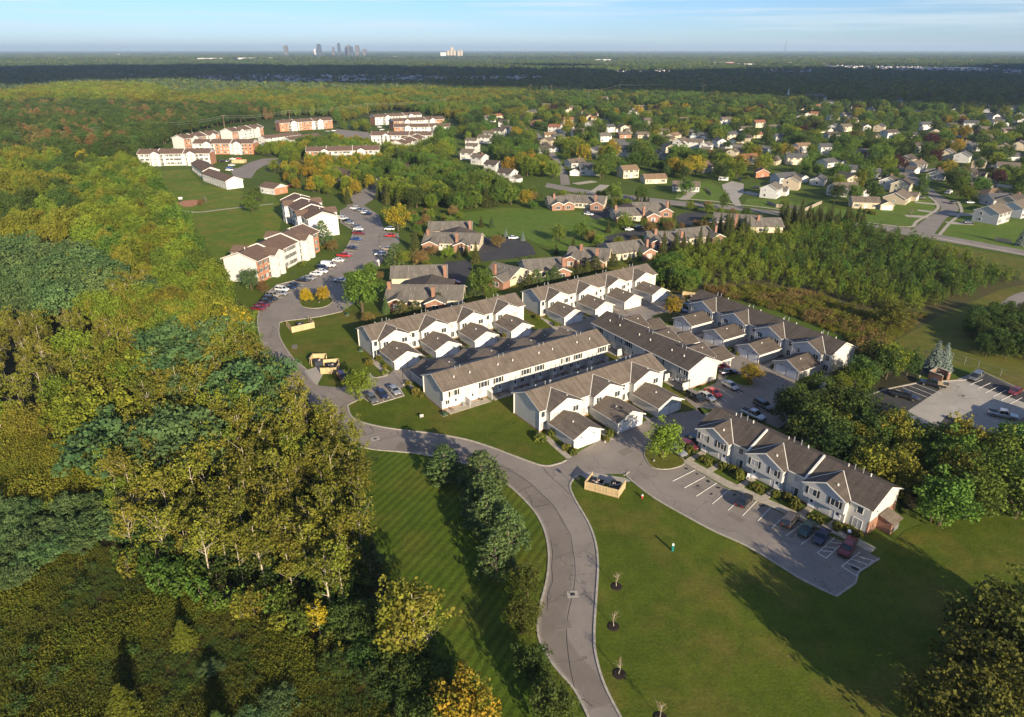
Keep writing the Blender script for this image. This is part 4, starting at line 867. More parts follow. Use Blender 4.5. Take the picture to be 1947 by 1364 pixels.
# picture point of the footprint's middle, ridge length, depth, eaves, ridge angle, wall, roof, garage side, what singles it out
NEAR = [(965, 343, 10, 8, 5.2, -35, 'w', 'd', 1, 'nearest of the diagonal row left of the estate'), (938, 326, 10, 8, 5.2, -35, 'w', 'd', 0, 'second in the diagonal row left of the estate'), (912, 312, 10, 8, 5.2, -35, 'w', 'b', 0, 'third in the diagonal row left of the estate'),
        (891, 303, 10, 9, 5.2, -20, 'w', 'b', 0, 'beside the pink parasol'), (899, 289, 10, 7, 5, -20, 'w', 'b', 0, 'fifth in the diagonal row'), (898, 278, 10, 7, 5, -20, 'w', 'b', 0, 'sixth in the diagonal row'), (922, 272, 11, 8, 5, -20, 'w', 'b', 0, 'seventh in the diagonal row'), (930, 264, 11, 8, 5, -20, 'w', 'b', 0, 'eighth in the diagonal row'), (949, 259, 12, 8, 5, -20, 'w', 'd', 0, 'ninth in the diagonal row'), (963, 253, 10, 8, 5, -15, 'w', 'd', 0, 'tenth in the diagonal row'), (958, 241, 10, 8, 5, -15, 'w', 'd', 0, 'at the far end of the diagonal row'),
        (1121, 332, 13, 9, 5.2, -8, 'w', 'g', -1, 'wide, at the street bend with a long drive'), (1093, 317, 12, 9, 3.2, 30, 'w', 'b', 0, 'behind the wide grey-roofed one at the street bend'), (1193, 337, 11, 9, 5.2, 20, 'c', 't', 0, 'half hidden by two round trees at the street'), (1182, 296, 10, 9, 5.4, -25, 'w', 'g', 1, 'with a white garage beside the red awning'),
        (1242, 347, 14, 9, 2.9, 10, 'c', 't', 0, 'low, above the round tree at the street'), (1303, 362, 15, 9, 3.0, -10, 'w', 'b', 0, 'behind the broad tree beside the cul-de-sac'), (1336, 326, 13, 10, 3.4, 35, 'g', 'b', 0, 'low gabled, behind the white caravan'), (1447, 337, 9, 8, 3.6, 80, 'r', 'r', 0, 'with an arched window at the top of the cul-de-sac'),
        (1465, 374, 12, 9, 5.2, 55, 'w', 'c', 1, 'tall blank gable beside the wooden fence'), (1504, 359, 10, 9, 5.2, 60, 't', 'b', 0, 'brown-roofed behind the blank white gable'), (1490, 346, 14, 9, 3.4, 20, 'w', 'g', 1, 'long-roofed above the tan one'), (1512, 312, 14, 9, 5, -5, 'c', 'g', 0, 'wide, with a grey ridge in the middle of the estate'),
        (1566, 292, 9, 9, 5.4, 0, 'w', 'g', 1, 'tall with two rows of shuttered windows'), (1572, 317, 11, 9, 3.4, 30, 'w', 'g', 1, 'low pair of gables below the tall shuttered one'), (1639, 297, 15, 9, 3.2, 0, 'r', 'g', -1, 'with two dormers and an orange front'), (1653, 338, 13, 9, 3.4, 15, 'w', 'g', 0, 'half hidden behind the dark tree clump'),
        (1687, 359, 11, 9, 5.2, 55, 'w', 'd', 0, 'lit gable left of the side street'), (1712, 365, 12, 9, 5.2, 50, 'c', 'd', 0, 'second from the corner of the side street'), (1641, 394, 13, 8, 3.4, -10, 't', 'b', 1, 'low, on the corner lawn at the collector road'), (1705, 384, 15, 11, 3.2, 50, 't', 'b', 1, 'brown-roofed bungalow on the corner of the side street'),
        (1723, 311, 12, 10, 3.6, 45, 'c', 'd', 0, 'uphill from the side street, dark roof'), (1739, 326, 11, 9, 5, 30, 'w', 'b', -1, 'with a porch above the side street'), (1739, 289, 11, 9, 5, 35, 'w', 'd', 1, 'twin lit gables under tall trees'), (1798, 303, 11, 10, 5, 50, 'c', 'b', 0, 'with a deck behind it'), (1828, 308, 11, 10, 5, 50, 'w', 'g', 0, 'with a blue side wall'),
        (1771, 261, 10, 10, 5, 85, 't', 'b', 0, 'two pale garage doors, beside an orange bush'), (1824, 281, 15, 9, 3.2, -5, 'w', 'b', 0, 'long and low with a brown roof'), (1850, 286, 14, 10, 3.4, 20, 'g', 'g', 0, 'big grey roof under a spreading tree'), (1868, 272, 12, 10, 5, 20, 'g', 'b', 0, 'grey side, in the middle right rows'), (1872, 256, 11, 9, 5, 0, 'r', 'b', 0, 'brick chimney, in the middle right rows'), (1832, 261, 10, 9, 5, 10, 'w', 'b', 0, 'white dormers, in the middle right rows'),
        (1779, 340, 12, 10, 3.4, 55, 'g', 'd', 0, 'behind the round tree on the side street'), (1838, 342, 13, 10, 4.2, 40, 'c', 'd', 1, 'at the end of the side street, arched window'), (1868, 360, 12, 10, 3.4, 40, 't', 'd', 0, 'dark-roofed beside a long white fence'), (1886, 379, 14, 11, 3.2, 0, 'c', 't', 0, 'tan hip roof near the right edge'), (1894, 390, 12, 10, 3.6, 5, 'g', 'g', 0, 'grey roof near the right edge'), (1922, 394, 14, 11, 3.8, 35, 't', 'd', 0, 'blue-dark roof near the right edge'), (1882, 421, 13, 11, 5.4, 35, 'g', 'b', 0, 'big shaded gable on the corner by the collector road'), (1928, 410, 12, 10, 5, 35, 'w', 'b', 0, 'white side with a dark window at the right edge')]
for i, (x, y, L, D, ev, a, wl_, rf_, ga, txt) in enumerate(NEAR):
    c_ = at(x, y); gable_house('detached_house', c_, R(a), L, D, ev, .5, WALLS[wl_], ROOFS[rf_], f'{WN[wl_]} house with {RN[rf_]} roof, {txt}', 'house', 'detached houses of the estate', garage=ga, detail=2 if y > 300 else 1, chimney=(L * .25 if i % 5 == 2 else None), hip=1.0 if (x, y) == (1886, 379) else 0)
FAR = '''999,230,c,r 1021,238,t,r 1056,251,w,r 1045,267,c,t 1041,278,t,b 1032,290,w,d 1061,271,w,g 1110,217,c,r 1128,221,c,r 1119,227,t,r 1123,240,g,c 1147,193,w,b 1154,251,w,g 1184,251,c,b 1185,262,r,b 1148,269,w,c 1174,277,c,g 1260,256,c,b 1264,270,c,b 1280,268,c,t 1315,258,w,g 1320,281,w,b 1340,264,b,g 1342,287,w,c 1345,299,t,r 1367,279,w,g 1387,266,c,g 1402,264,w,g 1414,272,t,d 1434,262,t,r 1441,242,c,r 1447,291,b,g 1188,250,c,t 1188,289,w,g 1235,219,w,b 1500,293,t,t 1523,289,w,t 1520,209,c,r 1547,209,c,r 1551,221,w,r 1844,243,w,g 1840,237,w,d 1757,246,w,g 1777,233,r,r 1926,252,w,g 1872,227,g,c 1886,229,w,g 1882,202,w,d 1906,208,w,d 1924,202,w,d 1938,222,w,g 1910,220,w,g 1866,206,g,d 1699,186,w,b 1715,182,c,b 1757,182,w,b 1775,186,c,b 1789,190,w,b 1798,184,w,d 1818,187,c,t 1707,196,w,d 1690,196,w,d 1630,182,w,d 1590,182,w,d 1576,200,w,d 1596,202,w,d 1633,192,w,d 1747,194,w,d 1897,214,w,d 1918,212,w,g 1878,214,w,d 1940,206,w,d 1858,196,g,d 1846,194,w,d 1932,232,g,d 1905,232,w,g 1890,240,w,d 1380,236,w,b 1300,236,c,b 1640,250,w,g 1580,262,g,d 1604,250,t,b 1660,270,c,b 1690,262,w,d 1600,190,w,d 1660,188,w,g 1675,184,c,b 1735,178,w,d 930,232,w,b 946,225,c,r 1098,260,c,b 1220,262,t,b 1232,238,c,b 1470,252,c,b 1482,270,w,g 1080,236,t,r 1470,312,t,b 1420,312,c,r 1395,300,c,b 1285,300,t,b 1252,300,w,g 1620,330,w,g 1608,352,t,b 1600,372,w,b 1555,350,w,g 1860,320,t,b 1912,330,w,b 1920,305,w,g 1935,285,c,b 1905,290,t,b'''
_ex = random.Random(21)
for _ in range(64):
    _x = _ex.uniform(1560, 1947) if _ex.random() < .7 else _ex.uniform(1000, 1560); _y = _ex.uniform(178, 262) if _x > 1560 else _ex.uniform(205, 300)
    if all(abs(_x - float(q_.split(',')[0])) + 2.2 * abs(_y - float(q_.split(',')[1])) > 24 for q_ in FAR.split()) and all(abs(_x - q_[0]) + 2 * abs(_y - q_[1]) > 34 for q_ in NEAR): FAR += f' {_x:.0f},{_y:.0f},{_ex.choice("wwwcgt")},{_ex.choice("dbgbg")}'
ORD = ['first', 'second', 'third', 'fourth', 'fifth', 'sixth', 'seventh', 'eighth', 'ninth', 'tenth', 'eleventh', 'twelfth', 'thirteenth', 'fourteenth', 'fifteenth', 'sixteenth', 'seventeenth', 'eighteenth', 'nineteenth', 'twentieth', '21st', '22nd', '23rd', '24th', '25th', '26th', '27th', '28th', '29th', '30th']
fz = lambda s_: (s_.split(',')[2:], 0 if float(s_.split(',')[1]) < 215 else 1 if float(s_.split(',')[0]) < 1500 else 2)
for i, s_ in enumerate(FAR.split()):
    same = sorted((q_ for q_ in FAR.split() if fz(q_) == fz(s_)), key=lambda q_: float(q_.split(',')[0])); nth = f', {ORD[same.index(s_)]} from left' if len(same) > 1 else ''
    x, y, wl_, rf_ = s_.split(','); c_ = at(float(x), float(y)); k = rnd.random()
    zone = 'at the back of the estate' if float(y) < 215 else 'among the estate trees' if float(x) < 1500 else 'in the right half of the estate'
    gable_house('detached_house', c_, R(rnd.choice([10, 18, 52, 60, -25, 98])), rnd.uniform(10.5, 14), rnd.uniform(8, 9.5), 5.0 if k < .5 else 3.1, .5, WALLS[wl_], ROOFS[rf_], f'small {WN[wl_]} house with {RN[rf_]} roof {zone}{nth}', 'house', f'small {WN[wl_]} houses with {RN[rf_]} roofs {zone}', garage=rnd.choice([-1, 0, 0, 1]), wins=float(y) > 215, detail=0)
# church with a steeple
c_ = at(1545, 193); ch = gable_house('church', c_, R(20), 34, 22, 6.5, .45, 'siding_white', 'shingle_grey', 'white church with grey roof at the back of the estate', 'church', None, wins=False, detail=1)
q = at(1512, 191); hall = gable_house('church_hall', q, R(5), 40, 26, 5, .3, 'siding_white', 'shingle_grey', 'broad grey-roofed church hall beside the white church', 'hall', None, wins=False, detail=0)
q = at(1497, 190); st = empty('steeple', (q.x, q.y, 0)); tag(st, 'thin white steeple left of the church hall', 'steeple')
MB().box(-1.8, 1.8, -1.8, 1.8, 0, 9).build('tower', M['siding_white'], st); MB().tube([(0, 0, 9), (0, 0, 19)], [1.5, .05], 8).build('spire', M['trim'], st)
# ================================================================== VEGETATION
npr = np.random.default_rng(11)
leafmat('leaf_olive', (.100, .105, .012), (.225, .220, .025), .018, .28)
leafmat('leaf_gold', (.30, .205, .010), (.50, .37, .02), .012, .12)
leafmat('leaf_lime', (.085, .122, .012), (.195, .245, .024), .018, .25)
leafmat('leaf_green', (.05, .095, .013), (.125, .19, .026), .025, .28)
leafmat('leaf_deep', (.032, .058, .013), (.08, .122, .022), .025, .3)
leafmat('leaf_blue', (.045, .092, .032), (.125, .19, .062), .02, .25)
leafmat('leaf_orange', (.25, .10, .012), (.38, .20, .02), .02, .2)
leafmat('leaf_brown', (.13, .085, .03), (.23, .16, .055), .02, .25)
leafmat('leaf_plum', (.04, .013, .016), (.08, .026, .028), .01, .2)
leafmat('leaf_turning', (.10, .125, .015), (.42, .27, .02), .02, .2)
leafmat('leaf_spruce', (.034, .046, .014), (.09, .102, .024), .015, .25, .12)
leafmat('leaf_pine', (.042, .078, .026), (.115, .170, .052), .015, .15, .15)
leafmat('leaf_bluespruce', (.11, .15, .135), (.23, .28, .25), .01, .15, .12)
leafmat('leaf_hedge', (.065, .08, .014), (.19, .185, .03), .03, .25, .15)
leafmat('leaf_weed', (.054, .074, .008), (.135, .148, .015), .03, .25)
leafmat('leaf_far', (.05, .082, .038), (.11, .145, .055), .03, .35, .1)  # blue of distant shade and haze is mixed into this leaf colour
leafmat('leaf_oak', (.05, .06, .010), (.12, .125, .018), .02, .2)
def leaves_mesh(name, P, N, S, T, m, aspect=1.0):
    """one quad per leaf spray: positions, facing, size, tint"""
    n = len(P); N = N / np.maximum(np.linalg.norm(N, axis=1, keepdims=True), 1e-6)
    r_ = npr.normal(size=(n, 3)); U = np.cross(N, r_); U /= np.maximum(np.linalg.norm(U, axis=1, keepdims=True), 1e-6); V = np.cross(N, U)
    U = U * (S[:, None] * .5); V = V * (S[:, None] * .5 * aspect)
    bend = N * (S[:, None] * .18)
    v = np.stack([P - U * .9 - V * .2 - bend, P + V * -1.0 + U * .2, P + U * .95 + V * .15 - bend, P + V + U * -.1], 1).reshape(-1, 3)
    me = bpy.data.meshes.new(name); me.vertices.add(4 * n); me.vertices.foreach_set('co', v.astype(np.float32).ravel())
    me.loops.add(4 * n); me.loops.foreach_set('vertex_index', np.arange(4 * n, dtype=np.int32)); me.polygons.add(n)
    me.polygons.foreach_set('loop_start', np.arange(0, 4 * n, 4, dtype=np.int32)); me.polygons.foreach_set('loop_total', np.full(n, 4, np.int32))
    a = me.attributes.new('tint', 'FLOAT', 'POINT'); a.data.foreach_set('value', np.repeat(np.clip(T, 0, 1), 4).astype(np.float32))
    me.materials.append(m); me.update(calc_edges=True); return me
def clump_leaves(clumps, per, leaf, flat=1.0, up=.35, jit=.7):
    """clumps: rows of x, y, z, r, tint"""
    P = []; N = []; S = []; T = []
    for x, y, z, r, tn in clumps:
        k = max(6, int(per * r * r)); d = npr.normal(size=(k, 3)); d /= np.linalg.norm(d, axis=1, keepdims=True); rad = r * npr.uniform(.35, 1.0, (k, 1)) ** .6
        p = d * rad; p[:, 2] *= flat
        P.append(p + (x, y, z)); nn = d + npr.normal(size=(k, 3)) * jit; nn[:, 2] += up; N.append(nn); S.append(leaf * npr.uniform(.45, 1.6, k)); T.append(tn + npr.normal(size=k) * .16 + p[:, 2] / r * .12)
    return np.concatenate(P), np.concatenate(N), np.concatenate(S), np.concatenate(T)
def shell(n, cx, cy, cz, rx, ry, rz, rmin, rmax, zlow=-.75, inner=.25, lumps=.18):
    out = []; ph = npr.uniform(0, 6.28, 6)
    for i in range(n):
        z = zlow + (1 - zlow) * (i + .5) / n; a = i * 2.39996 + npr.uniform(-.4, .4); s = math.sqrt(max(0, 1 - z * z))
        k = 1 - inner * npr.uniform(0, 1) ** 2; k *= 1 + lumps * math.sin(3 * a + ph[0] + 4 * z) + lumps * .6 * math.sin(5 * a + ph[1] - 3 * z)
        out.append((cx + rx * s * math.cos(a) * k, cy + ry * s * math.sin(a) * k, cz + rz * z * k, npr.uniform(rmin, rmax), npr.uniform(.1, .85)))
    return out
def limbs(tips, z0, z1, r0, wob=.5, lean=(0, 0)):
    """tapered trunk with limbs reaching into the crown"""
    m = MB(); zs = np.linspace(0, z1, 6); tr = [(lean[0] * z + npr.normal() * .06, lean[1] * z + npr.normal() * .06, z) for z in zs]
    m.tube(tr, [r0 * (1.25 - .95 * z / z1) for z in zs], 7)
    for (x, y, z) in tips:
        zb = min(z1 * .95, max(z0, z - math.hypot(x, y) * npr.uniform(.7, 1.3))); f = zb / z1; b = Vector((lean[0] * zb, lean[1] * zb, zb)); t_ = Vector((x, y, z)); mid = b.lerp(t_, .5) + Vector((npr.normal() * .2, npr.normal() * .2, wob * .4))
        rr = r0 * (.52 - .3 * f); m.tube([b, mid, t_], [rr, rr * .6, rr * .22], 5)
    return m
PROTO = {}      # shape -> list of (trunk mesh, leaf arrays, natural height, radius)
def shape(name, fn, k):
    PROTO[name] = [fn() for _ in range(k)]
def s_round():
    rx, ry, rz = npr.uniform(3.6, 4.3), npr.uniform(3.6, 4.3), npr.uniform(3.9, 4.6); cz = 5.6
    cl = shell(62, 0, 0, cz, rx, ry, rz, .75, 1.4, inner=.4, lumps=.2) + shell(14, 0, 0, cz, rx * .5, ry * .5, rz * .55, 1.2, 1.6)
    tips = [c[:3] for c in cl[::9]]
    return limbs(tips, 1.8, 6.2, .26), clump_leaves(cl, 40, .36), 10.0, 'bark'
def s_cotton():
    cl = []; nl = npr.integers(5, 8); tips = []
    for i in range(nl):
        a = i * 2.4 + npr.uniform(-.5, .5); d = npr.uniform(.6, 2.5); z = npr.uniform(7.2, 12.6) - d * .55; x, y = d * math.cos(a), d * math.sin(a); tips.append((x, y, z))
        for _ in range(npr.integers(7, 11)):
            cl.append((x + npr.normal() * .8, y + npr.normal() * .8, z + npr.normal() * 1.1, npr.uniform(.5, .95), npr.uniform(.2, .85)))
    for _ in range(8): a = npr.uniform(0, 6.28); d = npr.uniform(1, 2.1); cl.append((d * math.cos(a), d * math.sin(a), npr.uniform(4.0, 6.5), npr.uniform(.4, .7), npr.uniform(.1, .6)))
    tips += [c[:3] for c in cl[::7]]
    return limbs(tips, 3.6, 11.0, .14, lean=(npr.normal() * .03, npr.normal() * .03)), clump_leaves(cl, 46, .30, up=.2, jit=.9), 13.5, 'bark_pale'
def s_spread():
    cl = shell(64, 0, 0, 4.6, 4.8, 4.8, 3.2, .9, 1.7, zlow=-.35, inner=.45, lumps=.22)
    tips = [c[:3] for c in cl[::8]]
    return limbs(tips, 1.2, 4.6, .2), clump_leaves(cl, 24, .40, flat=.42, up=.9, jit=.5), 8.0, 'bark_grey'
def s_tall():
    rx = npr.uniform(2.6, 3.2); cl = shell(74, 0, 0, 7.2, rx, rx, 6.0, .75, 1.25, zlow=-.85) + shell(10, 0, 0, 7, rx * .45, rx * .45, 4, 1, 1.3)
    return limbs([c[:3] for c in cl[::10]], 2.2, 9.5, .24), clump_leaves(cl, 34, .38), 13.5, 'bark_grey'
def s_spruce():
    P = []; N = []; S = []; T = []; h = 12.0; z = .5
    while z < h - .1:
        f = 1 - z / h; rad = 2.75 * f ** .85 + .12; nb = max(7, int(20 * f + 7))
        for k in range(nb):
            a = 6.2832 * k / nb + npr.uniform(-.3, .3); rl = rad * npr.uniform(.72, 1.12); n = max(4, int(rl * 5.5)); t_ = npr.uniform(.18, 1, n)
            x = t_ * rl; P.append(np.stack([x * math.cos(a) + npr.normal(size=n) * .1, x * math.sin(a) + npr.normal(size=n) * .1, z - x * .28 + npr.normal(size=n) * .06 + .12 * t_ * rl], 1))
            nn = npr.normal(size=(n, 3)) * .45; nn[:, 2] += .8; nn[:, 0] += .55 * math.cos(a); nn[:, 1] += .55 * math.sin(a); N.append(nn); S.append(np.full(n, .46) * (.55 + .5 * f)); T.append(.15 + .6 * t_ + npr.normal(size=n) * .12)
        z += .34 + .14 * f
    return MB().tube([(0, 0, 0), (0, 0, h * .97)], [.2, .03], 6), (np.concatenate(P), np.concatenate(N), np.concatenate(S), np.concatenate(T)), h, 'bark'
def s_pine():
    cl = []; h = 8.2
    for i in range(92):
        z = .9 + (h - 1.1) * (i / 92) ** 1.05; f = 1 - (z / h); r = (3.5 * f ** .62) * npr.uniform(.6, 1.08) if z > 1.6 else 3.0 * npr.uniform(.5, 1); a = i * 2.39996
        cl.append((r * math.cos(a), r * math.sin(a), z, npr.uniform(.5, .85) * (.6 + .5 * f), npr.uniform(.2, .85)))
    return limbs([c[:3] for c in cl[::8]], .6, h * .95, .17), clump_leaves(cl, 120, .26, flat=.7, up=.5, jit=.6), h, 'bark_grey'
def s_young():
    cl = shell(20, 0, 0, 2.5, 1.25, 1.25, 2.0, .4, .75, zlow=-.95, lumps=.3)
    return limbs([c[:3] for c in cl[::5]], .4, 3.4, .06), clump_leaves(cl, 70, .28, jit=.9), 4.6, 'bark_grey'
def s_shrub():
    cl = shell(26, 0, 0, .46, .74, .74, .42, .2, .3, zlow=-.8, inner=.08, lumps=.05)
    return MB().tube([(0, 0, -.05), (0, 0, .5)], [.06, .03], 5), clump_leaves(cl, 900, .15), 1.0, 'bark'
def s_sapling():
    m = limbs([(npr.normal() * .42, npr.normal() * .42, npr.uniform(1.7, 2.9)) for _ in range(22)], 1.1, 2.3, .045); cl = shell(9, 0, 0, 2.2, .5, .5, .6, .15, .22)
    return m, clump_leaves(cl, 60, .12), 2.9, 'bark_pale'
def s_bare():
    m = limbs([(npr.normal() * 1.5, npr.normal() * 1.5, npr.uniform(3.5, 6.5)) for _ in range(34)], 1.6, 5.0, .12); cl = shell(12, 0, 0, 4.6, 1.7, 1.7, 1.5, .25, .4)
    return m, clump_leaves(cl, 40, .18), 6.5, 'bark_grey'
def s_far():
    cl = shell(15, 0, 0, 5.8, 3.9, 3.9, 4.3, 1.7, 2.5, zlow=-.6)
    return MB().tube([(0, 0, 0), (0, 0, 4)], [.3, .2], 4), clump_leaves(cl, 4.2, 1.35, jit=.5), 10.5, 'bark'
def s_weed():
    n = 70; a = npr.uniform(0, 6.28, n); r = npr.uniform(0, 1, n) ** .5 * 1.15; h = npr.uniform(.5, 1.25, n); P = []; N = []; S = []; T = []
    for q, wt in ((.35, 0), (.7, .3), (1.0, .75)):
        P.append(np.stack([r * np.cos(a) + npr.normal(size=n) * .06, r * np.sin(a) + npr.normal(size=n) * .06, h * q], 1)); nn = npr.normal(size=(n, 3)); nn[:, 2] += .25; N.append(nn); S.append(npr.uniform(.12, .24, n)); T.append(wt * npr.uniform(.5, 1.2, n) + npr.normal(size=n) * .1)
    return MB().tube([(0, 0, 0), (0, 0, .6)], [.02, .01], 4), (np.concatenate(P), np.concatenate(N), np.concatenate(S), np.concatenate(T)), 1.2, 'bark'
for nm, fn, k in (('round', s_round, 5), ('cotton', s_cotton, 6), ('spread', s_spread, 4), ('tall', s_tall, 3), ('spruce', s_spruce, 3), ('pine', s_pine, 3), ('young', s_young, 4), ('shrub', s_shrub, 3), ('sapling', s_sapling, 3), ('bare', s_bare, 2), ('far', s_far, 4), ('weed', s_weed, 4)): shape(nm, fn, k)
TM = {}
def tree_meshes(sh, var, lm):
    """(trunk mesh, crown mesh), shared between all trees of that shape, variant and leaf colour"""
    key = (sh, var, lm)
    if key not in TM:
        mb, arr, h, bk = PROTO[sh][var]
        tk = ('trunk', sh, var)
        if tk not in TM: TM[tk] = mb.mesh('trunk', M[bk])
        TM[key] = (TM[tk], leaves_mesh('crown', *arr, M[lm]))
    return TM[key]
NAMES = {'round': 'broadleaf_tree', 'cotton': 'cottonwood_tree', 'spread': 'spreading_tree', 'tall': 'broadleaf_tree', 'spruce': 'spruce_tree', 'pine': 'pine_tree', 'young': 'young_tree', 'shrub': 'shrub', 'sapling': 'sapling', 'bare': 'bare_tree'}
CATS = {'round': 'tree', 'cotton': 'tree', 'spread': 'tree', 'tall': 'tree', 'spruce': 'conifer', 'pine': 'conifer', 'young': 'young tree', 'shrub': 'shrub', 'sapling': 'sapling', 'bare': 'tree'}
def plant(p, h, sh, lm, label, group=None, wide=1.0, var=None, rz=None):
    var = rnd.randrange(len(PROTO[sh])) if var is None else var; s = h / PROTO[sh][var][2]
    e = empty(NAMES[sh], (p[0], p[1], p[2] if len(p) > 2 else 0), rnd.uniform(0, 6.28) if rz is None else rz); e.scale = (s * wide, s * wide, s)
    tk, cr = tree_meshes(sh, var, lm); link('stem' if sh == 'shrub' else 'trunk', tk, e); link('crown', cr, e)
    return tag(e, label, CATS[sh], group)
HOUSEC = [(tuple(o.location[:2]),) for o in COL.objects if o.name.split('.')[0] in ('detached_house', 'church')]
TREES = []      # everything that is scattered: (x, y, height, shape, leaf, wide, zone)
def inside(P, poly):
    c = np.zeros(len(P), bool); n = len(poly); x, y = P[:, 0], P[:, 1]
    for i in range(n):
        x0, y0 = poly[i][:2]; x1, y1 = poly[i - 1][:2]
        if y0 == y1: continue
        c ^= ((y0 > y) != (y1 > y)) & (x < (x1 - x0) * (y - y0) / (y1 - y0) + x0)
    return c
PAVED = [[tuple(v.co[:2]) for v in o.data.vertices] for o in COL.objects if o.type == 'MESH' and o.name.split('.')[0] in ('road', 'street', 'car_park', 'cul_de_sac')]
def clear(P, r):
    """away from buildings and paving; r < 0: only from buildings (planted islands in car parks)"""
    ok = np.ones(len(P), bool); polys = KEEP if r < 0 else KEEP + PAVED; r = abs(r)
    for poly in polys:
        a = np.array(poly); lo, hi = a.min(0) - r, a.max(0) + r
        near = ok & (P[:, 0] > lo[0]) & (P[:, 0] < hi[0]) & (P[:, 1] > lo[1]) & (P[:, 1] < hi[1]); idx = np.nonzero(near)[0]
        if not len(idx): continue
        for dx, dy in ((0, 0), (r, 0), (-r, 0), (0, r), (0, -r)): ok[idx] &= ~inside(P[idx] + (dx, dy), poly)
    return ok
def scatter(pxpoly, gap, mix, zone, hr=(8, 13), keep=1.5, prob=1.0, wide=(.85, 1.15), world=None):
    """trees over a picture-drawn patch of level ground, gap metres apart. mix: (weight, shape, leaf)"""
    poly = world or [tuple(at(*p)[:2]) for p in pxpoly]; a = np.array(poly); lo, hi = a.min(0), a.max(0)
    xs = np.arange(lo[0], hi[0], gap); ys = np.arange(lo[1], hi[1], gap * .87)
    gx, gy = np.meshgrid(xs, ys); gx = gx + (np.arange(len(ys)) % 2)[:, None] * gap / 2
    P = np.stack([gx.ravel(), gy.ravel()], 1) + npr.uniform(-.36, .36, (gx.size, 2)) * gap
    P = P[inside(P, poly)]; P = P[npr.uniform(size=len(P)) < prob]
    if keep: P = P[clear(P, keep)]
    if zone in ('estate', 'estateback', 'belt') and len(P):     # garden trees stand beside the houses, not in front of them
        hs_ = np.array([proj((*k_[0], 3))[:2] for k_ in HOUSEC]); ok = np.ones(len(P), bool)
        for i_, (x, y) in enumerate(P):
            b_ = proj((x, y, 0)); tp = proj((x, y, hr[1])); ok[i_] = not (((abs(hs_[:, 0] - b_[0]) < 15) & (hs_[:, 1] < b_[1]) & (hs_[:, 1] > tp[1] + 2)).any() and npr.uniform() < .78)
        P = P[ok]
    wts = np.array([m_[0] for m_ in mix], float); wts /= wts.sum()
    # neighbouring trees tend to be of one sort
    sel = np.searchsorted(np.cumsum(wts), np.clip(.5 + .5 * np.sin(P[:, 0] * .045 + 1.7 * np.sin(P[:, 1] * .031)) * .72 + npr.normal(size=len(P)) * .16, 0, .9999))
    for (x, y), k in zip(P, sel): TREES.append((x, y, npr.uniform(*hr), mix[k][1], mix[k][2], npr.uniform(*wide), zone))
# ------------------------------------------------------------------ the wood left of the drive
scatter([(205, 925), (300, 760), (320, 690), (480, 640), (488, 660), (515, 728), (548, 772), (590, 804), (640, 842), (686, 874), (688, 950), (712, 1080), (690, 1160), (640, 1180), (560, 1150), (400, 1110), (260, 1060), (200, 990)], 4.3, [(.52, 'cotton', 'leaf_olive'), (.2, 'cotton', 'leaf_lime'), (.05, 'spread', 'leaf_blue'), (.23, 'cotton', 'leaf_olive')], 'cotton', (9, 13.5), 2.6)
scatter([(-240, 840), (-60, 830), (80, 835), (190, 880), (300, 760), (320, 690), (480, 640), (482, 612), (400, 590), (250, 600), (120, 640), (-240, 640)], 5.6, [(.55, 'cotton', 'leaf_olive'), (.2, 'round', 'leaf_lime'), (.25, 'round', 'leaf_olive')], 'cotton', (7.5, 12), 4.5)
scatter([(-320, 600), (100, 625), (250, 600), (330, 600), (300, 560), (200, 530), (60, 490), (-320, 500)], 6.4, [(.45, 'spread', 'leaf_blue'), (.3, 'spread', 'leaf_blue'), (.25, 'cotton', 'leaf_olive')], 'locust', (7, 12), .5)
scatter([(330, 600), (400, 590), (482, 612), (470, 590), (436, 562), (412, 535), (374, 486), (330, 420), (290, 350), (262, 318), (180, 330), (150, 400), (160, 480), (200, 520), (300, 550)], 8.0, [(.4, 'round', 'leaf_lime'), (.3, 'round', 'leaf_green'), (.2, 'round', 'leaf_lime'), (.1, 'tall', 'leaf_olive')], 'edge', (7.5, 13.5), 3.5)
scatter([(-400, 480), (60, 470), (160, 480), (150, 400), (180, 330), (60, 310), (-400, 360)], 9.0, [(.35, 'round', 'leaf_olive'), (.35, 'tall', 'leaf_lime'), (.3, 'round', 'leaf_deep')], 'edge', (9, 15), .5)
scatter([(-600, 360), (60, 310), (200, 305), (262, 318), (330, 262), (420, 240), (520, 228), (520, 214), (300, 212), (100, 205), (-600, 230)], 9.6, [(.6, 'round', 'leaf_deep'), (.2, 'tall', 'leaf_brown'), (.2, 'round', 'leaf_deep')], 'dark', (10, 16), 2)
scatter([(-300, 232), (100, 205), (300, 212), (330, 190), (280, 175), (110, 176), (-40, 200)], 12, [(.6, 'round', 'leaf_lime'), (.4, 'round', 'leaf_olive')], 'yellow', (14, 21), 0)
scatter([(300, 212), (520, 214), (700, 212), (900, 205), (1000, 190), (1000, 176), (700, 178), (330, 182)], 11.5, [(.5, 'round', 'leaf_olive'), (.2, 'tall', 'leaf_lime'), (.3, 'round', 'leaf_green')], 'back', (10, 15), 3)
